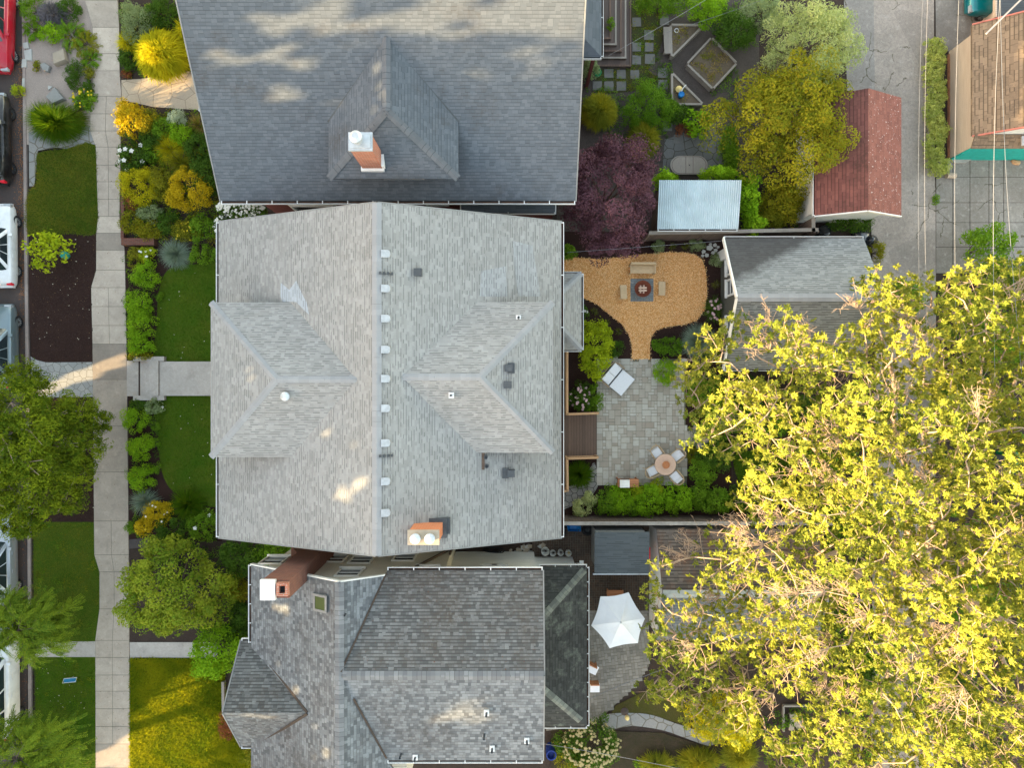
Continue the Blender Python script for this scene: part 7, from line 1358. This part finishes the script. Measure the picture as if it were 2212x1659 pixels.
lawn_grass([[(74, 1422), (206, 1422), (206, 1680), (76, 1680)]], 600, 'grass', .07, .10, 'grass of the kerb lawn with the blue sign', 7)
lawn_grass([[(341, 782), (340, 700), (341, 645), (352, 598), (376, 575), (420, 571), (470, 577), (470, 780)], [(343, 857), (342, 950), (350, 1020), (374, 1062), (420, 1080), (470, 1080), (470, 857)]], 650, 'grass', .06, .11, 'mown grass of the two front lawns of the middle house', 8)
lawn_grass([[(282, 1424), (484, 1424), (486, 1480), (492, 1560), (520, 1620), (600, 1660), (282, 1680)]], 1700, 'grass_sunlit', .14, .10, 'grass of the partly sunlit lawn before the lower house', 9, wd=.028)
lawn_grass([smooth_poly([(1585, 985), (1640, 975), (1720, 990), (1735, 1040), (1690, 1065), (1610, 1060)], 4)], 500, 'grass', .07, .05, 'grass of the small lawn under the big tree', 10)
def litter(polys, n, mat, size, z, name, label, cat, seed, flat=True, mats=None):
    rg = rng_(seed); V, Q = [], []
    P = np.concatenate([scatter_poly(p, k, rg, z) for p, k in zip(polys, n)]); m = len(P); P[:, :2] += rg.normal(size=(m, 2))*.045; nn = rg.normal(size=(m, 3))*.25+np.array([0, 0, 1.]); P[:, 2] += .012+.02*rg.random(m)
    V, Q = leafquads(P, nn, size*(.6+.8*rg.random(m)), size*.5*(.6+.8*rg.random(m)), rg, None, .05); o = np_mesh(name, V, Q, M[mat] if isinstance(mat, str) else mat, None, np.repeat(rg.random(m), 4)); setp(o, label, cat, None, 'stuff')
MU = [[(66, 512), (150, 496), (208, 512), (206, 590), (199, 700), (200, 780), (68, 775)], [(215, 0)]]
chipmat = m_island('wood_chip_pieces', (.50, .26, .10), (.30, .14, .05), .9, 30, .2)
b_ = NB('wood_chip_mix'); cr_ = b_.n('ShaderNodeValToRGB'); e_ = cr_.color_ramp.elements; e_[0].color = (.44, .21, .075, 1); e_[1].color = (.92, .66, .36, 1); e2 = cr_.color_ramp.elements.new(.45); e2.color = (.86, .47, .18, 1); b_.l(island(b_), cr_.inputs[0]); b_.l(cr_.outputs[0], b_.b.inputs['Base Color']); b_.b.inputs['Roughness'].default_value = .9
litter([CH], [30000], b_.m, .055, .05, 'wood_chips', 'loose orange wood chips covering the fire bowl yard', 'wood chips', 21)
mm_ = m_island('mulch_pieces', (.055, .030, .024), (.016, .009, .008), .95, 30, .2)
MB1 = [(68, 514), (150, 496), (207, 512), (206, 590), (197, 621), (200, 743), (200, 781), (70, 776)]
litter([MB1, [(78, 860), (202, 860), (203, 1126), (80, 1126)]], [4200, 4200], mm_, .07, .1, 'bark_mulch', 'loose dark bark mulch of the kerb strip', 'mulch', 22)
litter([[(1216, 636), (1262, 648), (1340, 705), (1362, 770), (1230, 770)], [(1408, 770), (1410, 725), (1480, 705), (1528, 660), (1556, 530), (1558, 770)], [(1400, 512), (1556, 515), (1556, 560), (1500, 545), (1400, 545)]], [1200, 3000, 1500], mm_, .06, .03, 'bark_mulch', 'loose dark bark mulch around the chip yard', 'mulch', 23)
litter([MB1, [(80, 860), (202, 860), (203, 1126), (80, 1126)], [(72, 1425), (206, 1425), (206, 1650), (74, 1650)], [(345, 600), (470, 580), (470, 1075), (345, 1075)]], [30, 12, 25, 30], m_plain('petal_bits', (.62, .55, .42), .8, .1), .06, .115, 'fallen_petals', 'pale fallen petals scattered over mulch and lawns', 'petals', 24)
litter([[(205, 0), (255, 0), (275, 1100), (280, 1650), (207, 1650), (205, 1100)], [(345, 785), (455, 785), (455, 852), (345, 852)], [(1290, 776), (1480, 776), (1480, 1045), (1290, 1045)], [(66, 512), (206, 512), (199, 780), (70, 776)]], [260, 15, 60, 90], m_island('dry_leaf_bits', (.26, .15, .06), (.12, .075, .04), .9, 20, .2), .05, .115, 'fallen_leaves', 'small dry brown leaves scattered over pavement and patio', 'leaves', 27)
litter([[(41, 100), (50, 100), (53, 700), (44, 700)], [(30, 150), (50, 150), (52, 470), (30, 470)], [(44, 700), (55, 700), (60, 1700), (48, 1700)]], [900, 350, 350], m_island('fallen_leaf_bits', (.42, .17, .05), (.22, .10, .04), .9, 20, .2), .05, .0, 'fallen_leaves', 'orange brown fallen leaves lying along the kerb', 'leaves', 25)
litter([[(1760, 250), (1945, 210), (1945, 455), (1762, 460)]], [1], m_plain('x', (.4, .1, .05)), .05, 3.0, 'twig_bits', 'bits', 'bits', 26) if False else None

def ground_cover(polys, per, mats, hgt, z, label, seed, leaf=.075):
    rg = rng_(seed)
    for q, mt in enumerate(mats):
        parts = []
        for P in polys:
            A = abs(sum(P[i][0]*P[i-1][1]-P[i-1][0]*P[i][1] for i in range(len(P))))/2*(H/F)**2; n = max(4, int(A*per/len(mats))); c = scatter_poly(P, n, rg, z)
            for p in c:
                r = .10+.22*rg.random(); m = int(30*r/.2); e = unit(rg.normal(size=(m, 3))+np.array([0, 0, .4])); e[:, 2] = np.abs(e[:, 2]); pos = p+e*np.array([r, r, hgt*(.5+.8*rg.random())])*(.5+.5*rg.random((m, 1)))
                V, Q = leafquads(pos, e*.6+np.array([0, 0, .5])+rg.normal(size=(m, 3))*.4, leaf*(.6+.8*rg.random(m)), leaf*.5, rg); parts.append((V, Q, np.full(4*m, rg.random())))
        D = cat_(parts); o = np_mesh('ground_cover', *D[:2], LM[mt], None, D[2]); setp(o, label[q], 'ground cover', None, 'stuff')
ground_cover([[(262, 10), (420, 10), (430, 150), (275, 165)], [(264, 240), (450, 240), (478, 420), (478, 525), (335, 525), (266, 505)]], 17, ['green', 'ygreen'], .35, .08, ['green leafy ground cover between the yellow garden shrubs', 'yellow green ground cover between the yellow garden shrubs'], 61)
ground_cover([[(275, 1090), (470, 1085), (480, 1160), (285, 1160)], [(272, 560), (340, 560), (338, 770), (274, 770)], [(276, 870), (342, 870), (342, 1075), (280, 1075)], [(300, 1170), (540, 1170), (530, 1385), (470, 1390)], [(560, 1180), (700, 1185), (560, 1215)]], 8, ['dark', 'green'], .3, .08, ['dark ground cover around the lower front shrubs', 'green ground cover around the lower front shrubs'], 62)
ground_cover([[(1262, 190), (1330, 195), (1450, 240), (1450, 300), (1400, 340), (1260, 260)], [(1520, 20), (1640, 20), (1640, 100), (1560, 90)], [(1560, 290), (1590, 290), (1600, 380), (1565, 380)], [(1600, 380), (1750, 400), (1755, 490), (1610, 490)], [(1420, 120), (1450, 120), (1452, 230), (1410, 200)], [(1560, 140), (1600, 150), (1580, 230), (1530, 230)], [(1380, 10), (1640, 5), (1640, 45), (1500, 48)]], 12, ['green', 'dark'], .25, .03, ['green ground cover of the mossy back yard', 'dark ground cover of the mossy back yard'], 63)
ground_cover([[(1490, 790), (1600, 790), (1640, 900), (1590, 1000), (1490, 960)], [(1300, 1062), (1700, 1062), (1700, 1105), (1300, 1105)]], 7, ['green', 'dark'], .3, .04, ['green ground cover of the border under the twigs', 'dark ground cover of the border under the twigs'], 64)
ground_cover([[(1620, 1560), (1900, 1450), (2150, 1500), (2200, 1655), (1620, 1655)], [(1750, 1130), (1880, 1130), (1880, 1450), (1780, 1440)], [(2030, 620), (2205, 600), (2205, 1500), (2040, 1500)], [(1180, 1620), (1640, 1630), (1640, 1659), (1180, 1659)]], 4, ['green', 'dark'], .4, .02, ['green ground cover under the big tree', 'dark ground cover under the big tree'], 65, .11)
ground_cover([[(1368, 10), (1425, 15), (1430, 95), (1405, 150), (1440, 175), (1400, 190), (1295, 198), (1300, 150), (1368, 142)]], 16, ['olive', 'green'], .05, .03, ['olive moss between the square stepping stones', 'green moss between the square stepping stones'], 66, .05)
ground_cover([[(1535, 90), (1580, 132), (1540, 178), (1496, 136)], [(1456, 58), (1508, 58), (1456, 110)], [(1456, 170), (1500, 218), (1456, 218)]], 16, ['ygreen', 'tan'], .12, .35, ['green weeds in the raised beds', 'dry weeds in the raised beds'], 67, .06)
ground_cover([KL, [(72, 1132), (203, 1132), (204, 1199), (213, 1236), (213, 1316), (204, 1384), (74, 1384)], [(76, 1424), (205, 1424), (205, 1650), (78, 1650)]], 2.2, ['olive', 'green'], .05, .1, ['yellowish weeds in the kerb lawns', 'green weeds in the kerb lawns'], 69, .05)
ground_cover([[(66, 60), (200, 60), (200, 150), (150, 110), (70, 80)]], 8, ['green', 'ygreen'], .25, .09, ['green ground cover at the top of the gravel strip', 'yellowish ground cover at the top of the gravel strip'], 68)
# ------------------------------------------------------------------ unseen trees added across the road, crowns cut to shape the evening shade
XO, TA, TE = -38.0, math.tan(R(SUN_DIR)), math.tan(R(SUN_EL))
def back(px, py, h):
    x, y, _ = W(px, py, h); return y-(x-XO)*TA, h+(x-XO)/math.cos(R(SUN_DIR))*TE
HOLES = []
def hole(px, py, h, ry, rh, tilt=0): a, b = back(px, py, h); HOLES.append((a, b, ry, rh, tilt if tilt else (.16 if h > 3 else 0)))
for t in range(6): hole(100+170*t/5, 843-66*t/5, 0, .26, .16)
for t in range(3): hole(80+40*t, 882-10*t, 0, .14, .10)
hole(400, 1590, 0, 2.6, .55); hole(440, 1500, 0, 1.4, .3); hole(330, 1640, 0, 1.8, .4); hole(420, 1470, 0, .5, .10); hole(480, 1520, 0, 1.2, .2); hole(150, 1655, 0, .8, .3)
hole(285, 255, 1.0, .62, .42); hole(345, 192, .1, 1.0, .30); hole(330, 110, 1.2, .5, .3)
hole(772, 1062, 8.3, .42, .36); hole(790, 1030, 8.45, .16, .1); hole(700, 940, 7.95, .3, .16, .3); hole(765, 950, 8.4, .2, .1, .35); hole(765, 890, 8.4, .1, .02, .6); hole(803, 605, 8.65, .3, .03, .4); hole(745, 1150, 8.2, .12, .02, .5)
hole(705, 1605, 7.75, .7, .2, .25); hole(660, 1570, 7.4, .25, .1, .3); hole(598, 1300, 6.35, .22, .2); hole(615, 1320, 6.5, .15, .12); hole(1010, 1545, 7.7, .5, .22); hole(960, 1555, 7.7, .5, .16); hole(575, 1545, 7.0, .6, .12)
for px, py, h, ry, rh in ((700, 25, 9.35, .9, .35), (880, 20, 9.4, .7, .4), (1080, 20, 9.4, .9, .6), (1200, 30, 9.3, .9, .5), (1130, 140, 8.55, .5, .28), (720, 70, 9.1, .9, .22), (890, 62, 9.1, .8, .2), (570, 210, 8.05, .3, .14), (455, 128, 8.6, .35, .1), (560, 60, 9.1, .4, .12), (826, 215, 8.75, .4, .3), (818, 150, 8.8, .45, .2), (650, 45, 9.25, .6, .16), (1010, 75, 9.0, .9, .2), (1150, 80, 9.0, .9, .3), (480, 130, 8.6, .5, .07), (700, 240, 7.8, .25, .08), (600, 130, 8.6, .5, .1)): hole(px, py, h, ry, rh)
rgO = rng_(9)
y0_, y1_ = -50, 26; n = 80000
yy = rgO.uniform(y0_, y1_, n); ztop = 17.5+.25*np.sin(yy*1.9)+.22*np.sin(yy*4.3+1)+.15*np.sin(yy*9.1)
ztop = np.where((yy > -4) & (yy < 8), ztop+.9, ztop)
zz = 1.2+(ztop-1.2)*rgO.random(n); xx = XO+rgO.normal(size=n)*.8
yc, zc = yy-(xx-XO)*TA, zz+(xx-XO)/math.cos(R(SUN_DIR))*TE
keep = np.ones(n, bool)
for a, b, ry, rh, tl in HOLES: keep &= (((yc-a)/(ry+.20))**2+((zc-b)/(rh+.18))**2 > 1) | (rgO.random(n) < tl)
Pp = np.stack([xx, yy, zz], 1)[keep]; ti = np.clip(((Pp[:, 1]-y0_)/(y1_-y0_)*10).astype(int), 0, 9)
for k in range(10):
    q = Pp[ti == k]; cy = y0_+(k+.5)*(y1_-y0_)/10; t = thing('tree', 'unseen street tree across the road, added to shape the evening shade', 'tree', (XO, cy, 0), group='unseen shade trees across the road'); nq = len(q)
    V, Q = leafquads(q, np.array([.8, .25, .2])+rgO.normal(size=(nq, 3))*.35, .52+.12*rgO.random(nq), .46+.1*rgO.random(nq), rgO, None, .1); np_mesh('crown', V, Q, LM['dark'], t, np.repeat(rgO.random(nq), 4))
    mb = MB(); mb.tube([(XO, cy, 0), (XO, cy, 4), (XO, cy, 11)], [.3, .25, .1], 8); mb.build('trunk', M['bark_d'], t, True)
print('verts', sum(len(o.data.vertices) for o in bpy.data.objects if o.type == 'MESH'))
